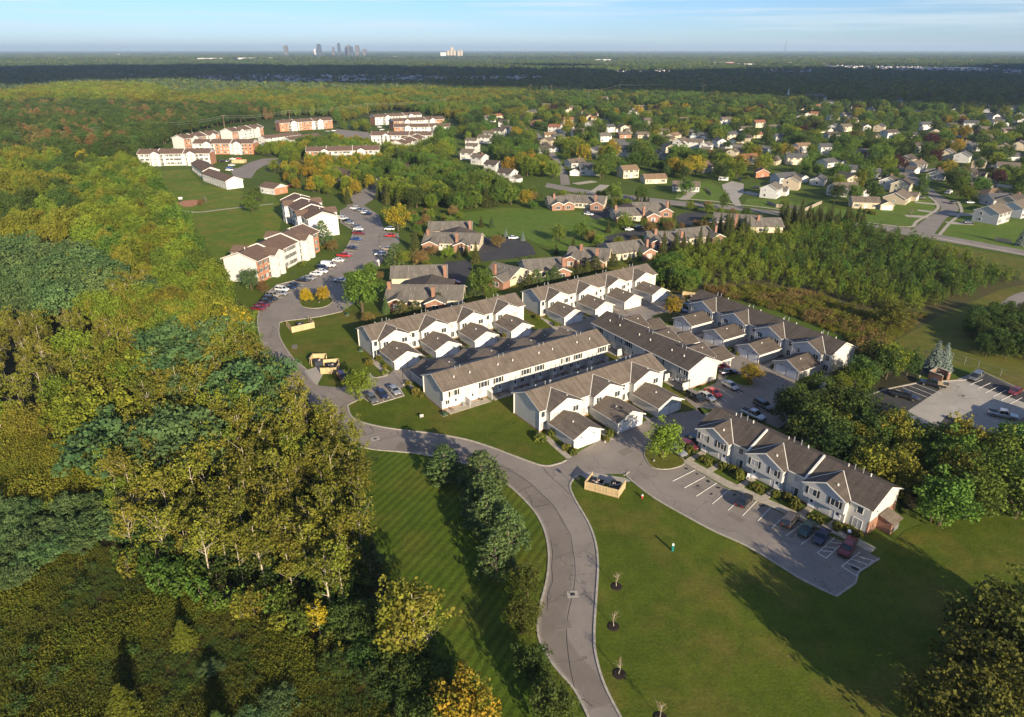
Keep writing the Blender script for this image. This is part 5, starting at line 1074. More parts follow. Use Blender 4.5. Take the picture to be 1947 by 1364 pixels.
# undergrowth and the ribbon of blue-green saplings at the field
scatter([(-120, 970), (150, 978), (215, 930), (300, 985), (260, 1060), (180, 1040), (100, 1090), (-120, 1200)], 3.0, [(.8, 'spread', 'leaf_blue'), (.2, 'young', 'leaf_lime')], 'ribbon', (2.6, 4.4), 0, .9)
scatter([(200, 1000), (400, 1120), (560, 1165), (640, 1200), (720, 1180), (760, 1250), (830, 1300), (860, 1400), (760, 1390), (660, 1290), (560, 1225), (400, 1170), (250, 1110)], 2.6, [(.4, 'young', 'leaf_green'), (.25, 'young', 'leaf_olive'), (.35, 'spread', 'leaf_deep')], 'under', (3.0, 5.5), 0, .85)
scatter([(500, 700), (548, 776), (640, 846), (684, 880), (640, 870), (560, 800)], 3.0, [(.6, 'young', 'leaf_deep'), (.4, 'young', 'leaf_green')], 'under', (3, 5), .3)
scatter([(205, 925), (300, 760), (480, 650), (515, 735), (590, 812), (686, 884), (690, 960), (712, 1090), (690, 1165), (560, 1160), (400, 1120), (260, 1070)], 3.2, [(.65, 'young', 'leaf_deep'), (.15, 'young', 'leaf_olive'), (.2, 'young', 'leaf_green')], 'under', (3, 6), 1.5, .8, (1.2, 1.7))
scatter([(-100, 1120), (180, 1060), (420, 1190), (620, 1290), (600, 1380), (-100, 1400)], 4.5, [(.5, 'young', 'leaf_deep'), (.3, 'spread', 'leaf_blue'), (.2, 'young', 'leaf_oak')], 'under', (1.2, 2.4), 0, .3, (1.3, 2.2))
# ------------------------------------------------------------------ right-hand woods and scrub
scatter([(1505, 785), (1590, 745), (1650, 705), (1700, 690), (1738, 712), (1590, 768), (1560, 795), (1500, 805)], 4.8, [(.5, 'round', 'leaf_green'), (.25, 'round', 'leaf_lime'), (.25, 'round', 'leaf_deep')], 'rightwood', (6, 9), -1.2)
scatter([(1490, 800), (1560, 780), (1650, 815), (1720, 850), (1800, 885), (2000, 895), (2010, 1000), (1860, 985), (1790, 1012), (1728, 996), (1600, 922), (1490, 862)], 5.0, [(.45, 'round', 'leaf_green'), (.3, 'round', 'leaf_olive'), (.25, 'round', 'leaf_deep')], 'rightwood', (7, 10.5), -1.2)
scatter([(1235, 520), (1290, 488), (1420, 445), (1560, 425), (1640, 436), (1760, 466), (1830, 495), (1940, 540), (1880, 550), (1760, 590), (1690, 600), (1560, 560), (1440, 540), (1330, 548), (1262, 560)], 3.0, [(.5, 'young', 'leaf_lime'), (.38, 'young', 'leaf_green'), (.12, 'young', 'leaf_deep')], 'scrub', (2.2, 5.6), 1.2, .9, (.6, .95))
scatter([(1330, 552), (1440, 545), (1560, 565), (1690, 605), (1700, 645), (1640, 680), (1600, 638), (1480, 592)], 3.6, [(.4, 'young', 'leaf_olive'), (.3, 'young', 'leaf_brown'), (.3, 'young', 'leaf_lime')], 'scrub', (1.4, 3.0), 1.2, .7, (1.0, 1.5))
scatter([(1245, 488), (1330, 455), (1420, 432), (1560, 412), (1650, 424), (1640, 436), (1500, 440), (1400, 458), (1300, 492)], 4.2, [(1, 'spruce', 'leaf_spruce')], 'sprucerow', (7, 10.5), 1.5)
scatter([(1240, 515), (1260, 560), (1320, 560), (1300, 530), (1260, 500)], 4.0, [(.5, 'round', 'leaf_green'), (.5, 'pine', 'leaf_pine')], 'scrub', (5, 8), 1.5)
scatter([(1830, 640), (1850, 610), (1900, 600), (1990, 615), (1990, 690), (1900, 690), (1840, 668)], 4.0, [(1, 'round', 'leaf_deep')], 'thicket', (4.5, 6.0), 0)
scatter([(1730, 1400), (1770, 1310), (1850, 1240), (1930, 1200), (2100, 1190), (2100, 1500), (1740, 1480)], 6.8, [(1, 'round', 'leaf_oak')], 'oaks', (9, 12), 0)
# ------------------------------------------------------------------ gardens of the estate
EST = [(870, 262), (960, 232), (1060, 215), (1180, 205), (1400, 215), (1560, 215), (1947, 225), (2100, 300), (2100, 400), (1900, 400), (1780, 360), (1640, 370), (1500, 345), (1420, 345), (1280, 345), (1180, 350), (1090, 345), (1010, 340), (985, 345), (930, 300), (910, 275)]
scatter(EST, 10.5, [(.35, 'round', 'leaf_green'), (.25, 'round', 'leaf_deep'), (.2, 'round', 'leaf_lime'), (.1, 'tall', 'leaf_olive'), (.05, 'round', 'leaf_plum'), (.05, 'round', 'leaf_turning')], 'estate', (6.5, 12.5), 2.4, .8, (.95, 1.35))
scatter([(900, 205), (1000, 185), (1200, 182), (1480, 178), (1700, 172), (1947, 172), (2150, 180), (2150, 226), (1947, 224), (1560, 214), (1400, 214), (1180, 204), (1060, 214), (960, 230), (880, 245), (870, 225)], 10.5, [(.4, 'round', 'leaf_green'), (.35, 'round', 'leaf_deep'), (.15, 'round', 'leaf_olive'), (.1, 'tall', 'leaf_lime')], 'estateback', (8, 14), 2.4, .8, (.95, 1.3))
scatter([(545, 285), (640, 268), (720, 290), (735, 330), (700, 365), (660, 385), (560, 360), (520, 330)], 7.6, [(.4, 'round', 'leaf_green'), (.3, 'round', 'leaf_lime'), (.2, 'round', 'leaf_turning'), (.1, 'spruce', 'leaf_spruce')], 'apart', (6, 9.5), -1.4, .8)
scatter([(725, 290), (790, 300), (840, 300), (868, 335), (930, 352), (985, 365), (1000, 375), (960, 392), (860, 405), (800, 400), (740, 400), (715, 380), (735, 340)], 7.2, [(.4, 'round', 'leaf_green'), (.25, 'round', 'leaf_deep'), (.2, 'round', 'leaf_lime'), (.15, 'spruce', 'leaf_spruce')], 'belt', (7.5, 11), 1.5, .9)
scatter([(500, 213), (900, 205), (885, 248), (862, 228), (745, 208), (700, 218), (640, 238), (640, 222), (520, 222)], 9, [(.4, 'round', 'leaf_olive'), (.3, 'round', 'leaf_green'), (.3, 'tall', 'leaf_lime')], 'back', (8, 13), 1.5, .9)
scatter([(490, 300), (500, 290), (545, 283), (560, 297), (505, 300)], 7, [(.5, 'round', 'leaf_green'), (.5, 'round', 'leaf_lime')], 'apart', (6, 9), -1.4, .9)
scatter([(800, 290), (840, 250), (864, 256), (858, 300), (830, 310)], 8, [(.5, 'round', 'leaf_green'), (.3, 'round', 'leaf_lime'), (.2, 'round', 'leaf_deep')], 'belt', (7, 11), 1.5, .9)
CONDO = [(.3, 'round', 'leaf_green'), (.2, 'round', 'leaf_brown'), (.2, 'round', 'leaf_lime'), (.3, 'spruce', 'leaf_spruce')]
for pl in ([(1130, 380), (1440, 395), (1440, 425), (1240, 470), (1080, 505), (960, 530), (930, 515), (1080, 475), (1180, 440)], [(700, 500), (850, 510), (900, 500), (900, 560), (740, 570), (700, 560)], [(780, 415), (860, 405), (900, 440), (900, 500), (850, 500), (790, 480)], [(1010, 372), (1130, 372), (1250, 385), (1240, 400), (1120, 395), (1010, 400)]):
    scatter(pl, 6.5, CONDO, 'condo', (2.6, 5.6), 1.0, .6, (1.0, 1.4))
scatter([(630, 250), (700, 240), (705, 300), (640, 290)], 9, [(.6, 'round', 'leaf_lime'), (.4, 'round', 'leaf_turning')], 'apart', (7, 9), 1.2, .8)
# ------------------------------------------------------------------ single trees, each where the picture shows it: base point, height, shape, leaf
SINGLE = [
 (845, 912, 7.8, 'pine', 'leaf_pine', 1.35, 'blue-green pine at the drive edge, first of the pine clump'), (916, 935, 9.0, 'pine', 'leaf_pine', 1.35, 'tall blue-green pine, second of the clump beside the drive'), (920, 978, 8.6, 'pine', 'leaf_pine', 1.35, 'blue-green pine in the middle of the clump beside the drive'), (928, 1014, 8.2, 'pine', 'leaf_pine', 1.3, 'blue-green pine on the shaded side of the clump'), (966, 1040, 8.0, 'pine', 'leaf_pine', 1.3, 'blue-green pine of the clump nearest the road kerb'), (943, 1092, 8.2, 'pine', 'leaf_pine', 1.1, 'blue-green pine at the lower end of the clump'),
 (1003, 1135, 5.8, 'round', 'leaf_oak', .9, 'small dull olive tree leaning over the road kerb'), (992, 1205, 6.6, 'round', 'leaf_oak', .85, 'dull olive tree on the shaded bank below the pines'), (1012, 1300, 6.2, 'round', 'leaf_deep', .9, 'small dark green tree overhanging the road at the bottom'), (1050, 1385, 7.0, 'round', 'leaf_deep', .95, 'dark green tree cut by the bottom edge beside the road'),
 (792, 1272, 16.5, 'cotton', 'leaf_olive', 1.05, 'big olive-gold cottonwood with pale limbs at the wood corner'), (770, 1262, 14, 'tall', 'leaf_olive', .95, 'upright dense olive tree close behind the big cottonwood at the wood corner'), (815, 1262, 12.5, 'cotton', 'leaf_olive', .9, 'smaller olive cottonwood leaning out from the wood corner'), (610, 1215, 7.5, 'cotton', 'leaf_gold', .9, 'small golden tree at the lower skirt of the wood'), (888, 1405, 9.2, 'round', 'leaf_turning', .95, 'orange-tinged tree at the bottom edge between wood and lawn'),
 (1260, 873, 8.2, 'round', 'leaf_lime', .98, 'yellow-green tree on the grass island at the junction'), (683, 758, 7.6, 'round', 'leaf_lime', 1.0, 'yellow-green tree beside the three parked cars'), (583, 577, 5.0, 'round', 'leaf_gold', 1.0, 'small round yellow tree on the oval island, first of two'), (616, 573, 5.1, 'round', 'leaf_gold', 1.0, 'small round yellow tree on the oval island, second of two'),
 (690, 594, 13.4, 'round', 'leaf_green', 1.0, 'big dense green tree left of the condominiums'), (918, 563, 9.8, 'round', 'leaf_green', 1.0, 'dense green round tree in front of the condominium drive'), (757, 440, 12.0, 'round', 'leaf_turning', 1.05, 'tall tree turning orange beside the apartment car park'), (480, 405, 8.5, 'round', 'leaf_green', 1.0, 'round green tree on the mown lawn by the path'), (487, 388, 9.2, 'round', 'leaf_deep', 1.05, 'dark green tree behind the round one on the lawn'), (383, 392, 3.6, 'round', 'leaf_brown', 1.0, 'small reddish tree at the play area'), (392, 388, 6.0, 'bare', 'leaf_brown', .9, 'bare tree beside the play area'),
 (615, 466, 10.5, 'pine', 'leaf_pine', 1.1, 'big pine between the two nearest apartment blocks'), (633, 479, 5.0, 'round', 'leaf_brown', 1.1, 'small red-brown tree beside the big pine'), (478, 552, 7.6, 'round', 'leaf_blue', 1.0, 'pale grey-green tree against the white apartment gable'), (501, 558, 4.4, 'round', 'leaf_brown', 1.0, 'small brown tree at the corner of the apartment gable'), (455, 660, 10.4, 'round', 'leaf_gold', 1.1, 'bright yellow tree overhanging the drive'), (425, 600, 11.5, 'round', 'leaf_lime', 1.1, 'broad yellow-green tree below the white apartment gable'),
 (905, 500, 8.6, 'spruce', 'leaf_spruce', 1.15, 'dark spruce in front of the condominium with two gables'), (872, 492, 5.0, 'spruce', 'leaf_spruce', 1.2, 'small brownish spruce beside the dark one'), (752, 506, 9.0, 'pine', 'leaf_pine', 1.2, 'broad pine beside the white board fence'), (800, 508, 6.5, 'round', 'leaf_brown', 1.1, 'rusty low tree beside the broad pine'), (790, 476, 9.0, 'spruce', 'leaf_spruce', 1.4, 'dark conifer left of the condominium pair'), (945, 470, 5.2, 'round', 'leaf_brown', 1.3, 'rust-tinted low tree at the condominium drive'),
 (962, 451, 3.8, 'spruce', 'leaf_bluespruce', 1.3, 'small pale blue spruce by the white car on the common'), (994, 458, 4.2, 'spruce', 'leaf_bluespruce', 1.3, 'second pale blue spruce by the condominium drive'), (1063, 460, 7.2, 'round', 'leaf_green', 1.1, 'round green tree in the middle of the common'), (1106, 455, 7.4, 'round', 'leaf_green', 1.1, 'round green tree at the right of the common'), (1123, 462, 5.0, 'round', 'leaf_brown', 1.1, 'rusty small tree at the common edge'), (1156, 443, 6.0, 'spruce', 'leaf_spruce', 1.2, 'small conifer beside the condominium hedge'), (1186, 438, 7.6, 'round', 'leaf_lime', 1.2, 'light green round tree in front of a brick condominium'), (1235, 445, 5.5, 'round', 'leaf_brown', 1.2, 'rusty tree by the black car on the condominium drive'), (935, 433, 5.6, 'spruce', 'leaf_pine', 1.4, 'bushy conifer at the left end of the common'), (915, 432, 5.2, 'spruce', 'leaf_spruce', 1.4, 'second bushy conifer at the left end of the common'),
 (1168, 386, 9.8, 'round', 'leaf_green', .95, 'bright green tree at the estate street, first of a pair'), (1218, 384, 8.6, 'round', 'leaf_green', .9, 'bright green tree at the estate street, second of the pair'), (1304, 372, 9.0, 'round', 'leaf_green', 1.1, 'broad tree hiding a white house at the street'), (1376, 398, 9.0, 'tall', 'leaf_green', 1.0, 'upright tree beside the collector road'), (1488, 415, 10.0, 'tall', 'leaf_green', .95, 'tall upright tree in front of the blank white gable'), (1730, 415, 5.0, 'bare', 'leaf_brown', 1.2, 'bare spreading tree on the corner lawn'), (1837, 384, 8.5, 'round', 'leaf_lime', 1.2, 'round tree on the verge of the side street'), (1750, 374, 12.5, 'tall', 'leaf_green', 1.1, 'tall dense tree at the side street bend'), (1590, 384, 9.5, 'round', 'leaf_deep', 1.2, 'dark tree clump behind the wooden fence, first'), (1622, 384, 9.0, 'round', 'leaf_green', 1.1, 'bright tree in the clump behind the wooden fence'), (1658, 382, 10.0, 'round', 'leaf_deep', 1.1, 'dark tree at the end of the clump behind the fence'), (1940, 468, 9.0, 'spruce', 'leaf_bluespruce', 1.2, 'blue spruce at the right edge by the collector road'),
 (1278, 602, 6.8, 'round', 'leaf_turning', .9, 'yellow-orange tree on the island between the blocks'), (1424, 728, 5.2, 'round', 'leaf_turning', 1.15, 'small yellow tree on the island before the shaded garages'), (1190, 606, 4.0, 'bare', 'leaf_lime', 1.2, 'thin leafy small tree beside the garages of the farthest row'), (700, 615, 3.6, 'round', 'leaf_brown', 1.3, 'low bronze shrub-tree by the first townhouse row'),
 (1772, 706, 8.4, 'spruce', 'leaf_bluespruce', 1.6, 'pale blue spruce beside the brick bin enclosure'), (1790, 704, 7.6, 'spruce', 'leaf_bluespruce', 1.5, 'second pale spruce by the brick bin enclosure'), (1552, 800, 9.4, 'spruce', 'leaf_bluespruce', 1.35, 'big grey-blue spruce behind the near townhouse block'), (1500, 800, 6.5, 'round', 'leaf_green', 1.2, 'bright green tree at the car park behind the near block'), (1530, 748, 4.6, 'round', 'leaf_lime', 1.1, 'light green tree at the last shaded garage'), (1690, 625, 8.6, 'round', 'leaf_oak', 1.15, 'broad olive tree at the edge of the scrub field'), (1850, 960, 10.5, 'round', 'leaf_green', 1.1, 'broad green tree at the end of the near block lawn'), (1790, 935, 10, 'round', 'leaf_green', 1.0, 'green tree behind the brick store'),
 (1214, 220, 12, 'round', 'leaf_gold', 1.2, 'golden tree standing out at the back of the estate'), (980, 240, 10, 'round', 'leaf_gold', 1.1, 'yellow tree beside the upper street'), (1013, 318, 9, 'round', 'leaf_turning', 1.1, 'orange-tinted tree between the estate houses'), (940, 392, 11, 'spruce', 'leaf_spruce', 1.2, 'tall dark spruce behind the common, left'), (925, 394, 11.5, 'spruce', 'leaf_spruce', 1.2, 'tall dark spruce behind the common, right'), (890, 397, 10, 'spruce', 'leaf_spruce', 1.2, 'dark spruce left of the pair behind the common'), (972, 390, 9.5, 'round', 'leaf_green', 1.1, 'bright green tree at the head of the common'), (1000, 392, 8.5, 'round', 'leaf_turning', 1.0, 'yellow tree beside the first condominium of the common'),
 (662, 388, 10, 'spruce', 'leaf_spruce', 1.2, 'dark spruce between apartment block and car park'), (735, 283, 10, 'spruce', 'leaf_spruce', 1.1, 'conifer before the far white apartment block'), (758, 298, 9.5, 'spruce', 'leaf_spruce', 1.2, 'conifer beside the low brown-roofed terrace'), (700, 350, 9, 'round', 'leaf_green', 1.1, 'green tree at the crowded car park'), (800, 342, 6, 'round', 'leaf_green', 1.1, 'green tree at the brick terrace end'), (160, 312, 9, 'round', 'leaf_gold', 1.0, 'bright yellow tree inside the left wood')]
for x, y, h, sh, lm, wd, lb in SINGLE: plant(at(x, y), h, sh, lm, lb, 'single trees' if CATS[sh] == 'tree' else 'single conifers', wd)
NSING = len([s_ for s_ in SINGLE if CATS[s_[3]] == 'tree'])
# row of evergreens behind the first two townhouse rows
for i, (x, y) in enumerate([(1006, 552), (1020, 548), (1040, 543), (1054, 540), (1070, 535), (1086, 532), (1100, 528), (1116, 524), (1132, 520), (1146, 515), (1166, 512), (905, 568), (880, 575), (855, 582), (835, 588), (790, 602), (765, 608), (735, 600), (1196, 505), (1215, 500)]):
    plant(at(x, y - 4), rnd.uniform(4.2, 6.2), rnd.choice(['spruce', 'pine']), rnd.choice(['leaf_spruce', 'leaf_spruce', 'leaf_pine']), 'small evergreen in the row behind the townhouse blocks', 'evergreens behind the townhouse blocks', 1.3)
# staked saplings in mulch rings on the near lawn
for i, (x, y) in enumerate([(1172, 1116), (1166, 1192), (1177, 1282), (1255, 1366)]):
    p = at(x, y); plant((p.x, p.y, 0), 2.9, 'sapling', 'leaf_brown', f'bare staked sapling in a mulch ring, {["farthest", "second", "third", "nearest"][i]} along the road lawn', 'saplings on the lawn')
    e = MB().cyl(p.x, p.y, .03, .16, .95, 18, .7).build('mulch_ring', M['mulch']); tag(e, f'dark mulch ring round the {["farthest", "second", "third", "nearest"][i]} bare sapling', 'mulch', 'mulch rings on the lawn')
# two spruces standing in the weed field
plant(at(240, 1365), 5.6, 'spruce', 'leaf_weed', 'olive spruce in the weed field at the bottom left', 'spruces in the weed field', 2.1); plant(at(352, 1225), 4.4, 'spruce', 'leaf_weed', 'olive spruce with a touch of orange in the weed field', 'spruces in the weed field', 2.1); plant(at(425, 1420), 6.0, 'spruce', 'leaf_deep', 'dark conifer at the bottom edge of the weed field', 'spruces in the weed field', 1.9)
# clipped shrubs noted by the buildings plus those by the garages
SHR = [(702, 693, 1.1, 1.4), (720, 686, .9, 1.3), (733, 701, .9, 1.2), (731, 711, .8, 1.0), (776, 731, .8, .9), (791, 752, 1.0, 2.0), (803, 754, 1.0, 1.1), (1027, 838, 1.3, 1.5), (1049, 829, 1.0, 1.6), (1077, 856, 1.0, 1.3), (1090, 863, .9, 1.1), (1152, 838, .8, 1.0), (1160, 828, 1.1, 1.2), (1022, 607, 1.0, 1.2), (1046, 603, .9, 1.2), (1057, 620, .9, 1.1), (1112, 788, .9, 1.2), (1390, 668, .9, 1.1), (1403, 675, .8, 1.0), (1472, 700, .9, 1.0), (1482, 703, .9, 1.0), (1275, 616, .8, .9), (875, 628, .8, .9), (888, 636, .9, 1.0), (803, 660, .8, 1.0), (812, 666, .8, 1.0), (960, 640, .8, 1.0), (948, 630, .8, .9), (1270, 575, .8, 1.0), (612, 474, 1.5, 1.6), (540, 515, 1.4, 1.5), (575, 505, 1.6, 1.5), (1648, 404, 1.8, 1.8), (1660, 408, 1.6, 1.8), (1420, 340, 1.6, 1.8)]
for i, (x, y, r_, h_) in enumerate(SHR): bush(at(x, y), r_, h_, 'round clipped shrub at a walk or garage of the housing blocks', 'shrubs at walks and garages')
for (p, r_, h_, lb, gp, lm) in SHRUBS: plant(p, h_, 'shrub', lm, lb, gp, r_ / h_ * 1.2)
# ------------------------------------------------------------------ countable trees as objects, the remaining mass as stuff
ZONE = {'cotton': 'in the left wood', 'locust': 'in the blue-green band of the left wood', 'edge': 'in the upper left wood', 'dark': 'in the dark wood behind the apartments', 'yellow': 'in the bright line beyond the dark wood', 'back': 'beyond the apartment blocks', 'ribbon': 'in the thicket beside the weed field', 'under': 'at the skirt of the left wood', 'rightwood': 'in the strip between near block and concrete lot', 'scrub': 'in the scrub field', 'sprucerow': 'in the spruce belt beside the condominiums', 'thicket': 'in the round thicket on the meadow', 'oaks': 'at the lower right corner', 'estate': 'in the gardens of the estate', 'estateback': 'behind the estate', 'apart': 'around the apartment car parks', 'belt': 'in the belt between apartments and estate', 'condo': 'between the condominiums'}
LN = {'leaf_olive': 'olive-gold', 'leaf_gold': 'golden', 'leaf_lime': 'yellow-green', 'leaf_green': 'green', 'leaf_deep': 'dark green', 'leaf_blue': 'blue-green', 'leaf_orange': 'orange', 'leaf_brown': 'rusty brown', 'leaf_plum': 'purple-leaved', 'leaf_turning': 'orange-tinged', 'leaf_spruce': 'dark', 'leaf_pine': 'soft blue-green', 'leaf_oak': 'dull olive', 'leaf_bluespruce': 'pale blue', 'leaf_weed': 'olive'}
KN = {'round': 'rounded tree', 'cotton': 'cottonwood with pale limbs', 'spread': 'feathery tree', 'tall': 'upright tree', 'spruce': 'spruce', 'pine': 'pine', 'young': 'young tree'}
cand = []
for tr in TREES:
    x, y, h, sh, lm, wd, zn = tr; p = proj((x, y, h * .6))
    vis = -10 < p[0] < 1957 and 0 < p[1] < 1374
    cand.append((h / max(p[2], 1) if vis else -1, tr))
cand.sort(key=lambda c: -c[0])
cap = {'tree': 290 - NSING, 'conifer': 75, 'young tree': 150}; rest = []
for sc_, tr in cand:
    x, y, h, sh, lm, wd, zn = tr; c_ = CATS[sh]
    if sc_ > 0 and cap[c_] > 0:
        cap[c_] -= 1; q = proj((x, y, h)); sub = ''
        if zn in ('cotton', 'under'): sub = ', next to the drive' if q[0] > 560 and q[1] < 900 else ', at the mown bank' if q[0] > 560 else ', at the left edge' if q[0] < 200 else ', above the weed field' if q[1] > 930 else ', in the thick of it' if q[0] < 400 else ', toward the drive'
        elif zn in ('scrub', 'sprucerow', 'edge'): sub = ', left part' if q[0] < (1420 if zn != 'edge' else 120) else ', right part' if q[0] > (1600 if zn != 'edge' else 300) else ', middle'
        lb = f'{LN[lm]} {KN[sh]} {ZONE[zn]}{sub}'; plant((x, y), h, sh, lm, lb, lb.replace('tree ', 'trees ', 1) if 'tree ' in lb else lb + ', several', wd)
    elif sc_ > 0 or proj((x, y, h))[1] > -200: rest.append(tr)
def proto_collection(name, keys, far=False):
    """one joined mesh (trunk + crown) per sort, kept out of the scene: the sources for scattered stuff"""
    c = bpy.data.collections.new(name); idx = {}
    for i, key in enumerate(keys):
        sh, var, lm = key; mb, arr, h, bk = PROTO[sh][var]; cr = leaves_mesh('crown', *arr, M[lm])
        n0 = len(cr.vertices); tv = np.array(mb.v, float); me = bpy.data.meshes.new('source'); nv = n0 + len(tv)
        co = np.zeros(n0 * 3, np.float32); cr.vertices.foreach_get('co', co); tint = np.zeros(n0, np.float32); cr.attributes['tint'].data.foreach_get('value', tint)
        faces = np.arange(n0).reshape(-1, 4).tolist() + [tuple(n0 + k for k in f) for f in mb.f]
        me.from_pydata(np.concatenate([co.reshape(-1, 3), tv]).tolist(), [], faces); me.materials.append(M[lm]); me.materials.append(M[bk])
        mi = np.zeros(len(me.polygons), np.int32); mi[n0 // 4:] = 1; me.polygons.foreach_set('material_index', mi)
        a = me.attributes.new('tint', 'FLOAT', 'POINT'); a.data.foreach_set('value', np.concatenate([tint, np.zeros(len(tv), np.float32)])); bpy.data.meshes.remove(cr)
        o = bpy.data.objects.new(f'source_{name}_{i:03d}', me); c.objects.link(o); idx[key] = i
    return c, idx
def scatter_stuff(name, coll, pts, index, scale, rot, label):
    """points carrying an index, a scale and a turn; geometry nodes set one source plant on each"""
    me = bpy.data.meshes.new(name); n = len(pts); me.vertices.add(n); me.vertices.foreach_set('co', np.asarray(pts, np.float32).ravel())
    for nm, tp, val in (('pick', 'INT', np.asarray(index, np.int32)), ('turn', 'FLOAT', np.asarray(rot, np.float32))):
        a = me.attributes.new(nm, tp, 'POINT'); a.data.foreach_set('value', val)
    a = me.attributes.new('size', 'FLOAT_VECTOR', 'POINT'); a.data.foreach_set('vector', np.asarray(scale, np.float32).ravel()); me.update()
    o = link(name, me); o['kind'] = 'stuff'; o['label'] = label
    ng = bpy.data.node_groups.new(name, 'GeometryNodeTree'); ng.interface.new_socket('Geometry', in_out='INPUT', socket_type='NodeSocketGeometry'); ng.interface.new_socket('Geometry', in_out='OUTPUT', socket_type='NodeSocketGeometry')
    N = ng.nodes; i_ = N.new('NodeGroupInput'); o_ = N.new('NodeGroupOutput'); ip = N.new('GeometryNodeInstanceOnPoints'); ci = N.new('GeometryNodeCollectionInfo'); ci.inputs['Collection'].default_value = coll; ci.inputs['Separate Children'].default_value = True; ci.inputs['Reset Children'].default_value = True
    def attr(nm, tp): k = N.new('GeometryNodeInputNamedAttribute'); k.data_type = tp; k.inputs['Name'].default_value = nm; return k.outputs['Attribute']
    cx = N.new('ShaderNodeCombineXYZ'); L_ = ng.links.new; L_(attr('turn', 'FLOAT'), cx.inputs[2])
    L_(i_.outputs[0], ip.inputs['Points']); L_(ci.outputs[0], ip.inputs['Instance']); ip.inputs['Pick Instance'].default_value = True; L_(attr('pick', 'INT'), ip.inputs['Instance Index'])
    L_(cx.outputs[0], ip.inputs['Rotation']); L_(attr('size', 'FLOAT_VECTOR'), ip.inputs['Scale']); L_(ip.outputs[0], o_.inputs[0])
    md = o.modifiers.new('scatter', 'NODES'); md.node_group = ng; return o
groups = {}
for tr in rest: groups.setdefault('young_growth' if tr[3] == 'young' else 'woodland', []).append(tr)
for nm, lst in groups.items():
    keys = sorted({(t_[3], v_, t_[4]) for t_ in lst for v_ in range(min(3, len(PROTO[t_[3]])))}); coll, idx = proto_collection(nm, keys)
    pk = []; sc_ = []
    for t_ in lst:
        v_ = rnd.randrange(min(3, len(PROTO[t_[3]]))); pk.append(idx[(t_[3], v_, t_[4])]); s = t_[2] / PROTO[t_[3]][v_][2]; sc_.append((s * t_[5], s * t_[5], s))
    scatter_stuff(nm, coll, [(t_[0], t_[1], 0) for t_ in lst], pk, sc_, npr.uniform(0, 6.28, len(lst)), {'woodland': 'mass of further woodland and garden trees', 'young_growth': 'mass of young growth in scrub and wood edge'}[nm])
# tall weeds of the two rough fields
def weeds(name, pxpoly, gap, lms, hs, label, keep=0):
    poly = [tuple(at(*p)[:2]) for p in pxpoly]; a = np.array(poly); lo, hi = a.min(0), a.max(0); n = int((hi - lo).prod() / gap ** 2)
    P = npr.uniform(lo, hi, (n, 2)); P = P[inside(P, poly)]
    if keep: P = P[clear(P, keep)]
    keys = [('weed', v_, l_) for v_ in range(4) for l_ in lms]; coll, idx = proto_collection(name, keys); fl = np.sin(P[:, 0] * .21 + 1.6 * np.sin(P[:, 1] * .13)) + np.sin(P[:, 1] * .27 + 1.3 * np.sin(P[:, 0] * .17)) ; s = npr.uniform(hs[0], hs[1], len(P)) * (1 + .22 * fl)
    lsel = np.clip(((fl + 2) / 4 * len(lms) + npr.normal(size=len(P)) * .7).astype(int), 0, len(lms) - 1)
    scatter_stuff(name, coll, np.column_stack([P, np.zeros(len(P))]), npr.integers(0, 4, len(P)) * len(lms) + lsel, np.column_stack([s, s, s]), npr.uniform(0, 6.28, len(P)), label)
weeds('weeds', [(-120, 1090), (-40, 1010), (180, 1040), (260, 1075), (400, 1155), (560, 1205), (640, 1265), (740, 1348), (770, 1400), (-160, 1420)], .7, ['leaf_deep', 'leaf_oak', 'leaf_weed', 'leaf_weed'], (.55, .95), 'olive goldenrod weeds filling the near field')
weeds('weeds', [(-60, 830), (80, 835), (190, 880), (215, 925), (150, 970), (-60, 965)], .85, ['leaf_weed', 'leaf_olive'], (.9, 1.4), 'golden weeds in the clearing at the left edge')
weeds('weeds', [(1330, 552), (1440, 545), (1560, 565), (1690, 605), (1760, 600), (1700, 648), (1640, 680), (1600, 638), (1480, 592)], 1.15, ['leaf_olive', 'leaf_weed', 'leaf_brown'], (.7, 1.3), 'brown and olive weeds of the scrub field', 1.0)
# ================================================================== VEHICLES
def paintmat(n, c, r=.28, metal=.0):
    m = mat('paint_' + n, c, r, spec=.6, metal=metal); nodes(m)[1].inputs['Coat Weight'].default_value = .7; nodes(m)[1].inputs['Coat Roughness'].default_value = .08
for n, c, mt in (('white', (.72, .72, .72), 0), ('silver', (.42, .43, .44), .5), ('grey', (.16, .165, .17), .4), ('black', (.012, .012, .014), 0), ('navy', (.012, .02, .06), .2), ('blue', (.02, .06, .22), .2), ('teal', (.012, .05, .055), .3), ('red', (.42, .02, .018), 0), ('maroon', (.16, .012, .02), .1), ('tan', (.36, .32, .25), .3), ('brown', (.14, .11, .09), .4)): paintmat(n, c, .3, mt)
mat('car_glass', (.012, .016, .02), .04, spec=.9); mat('tyre', (.014, .014, .014), .8); mat('rim', (.4, .4, .41), .3, metal=.8); mat('headlight', (.75, .77, .8), .1, spec=.9); mat('taillight', (.4, .01, .01), .2); mat('plastic_black', (.02, .02, .02), .5)
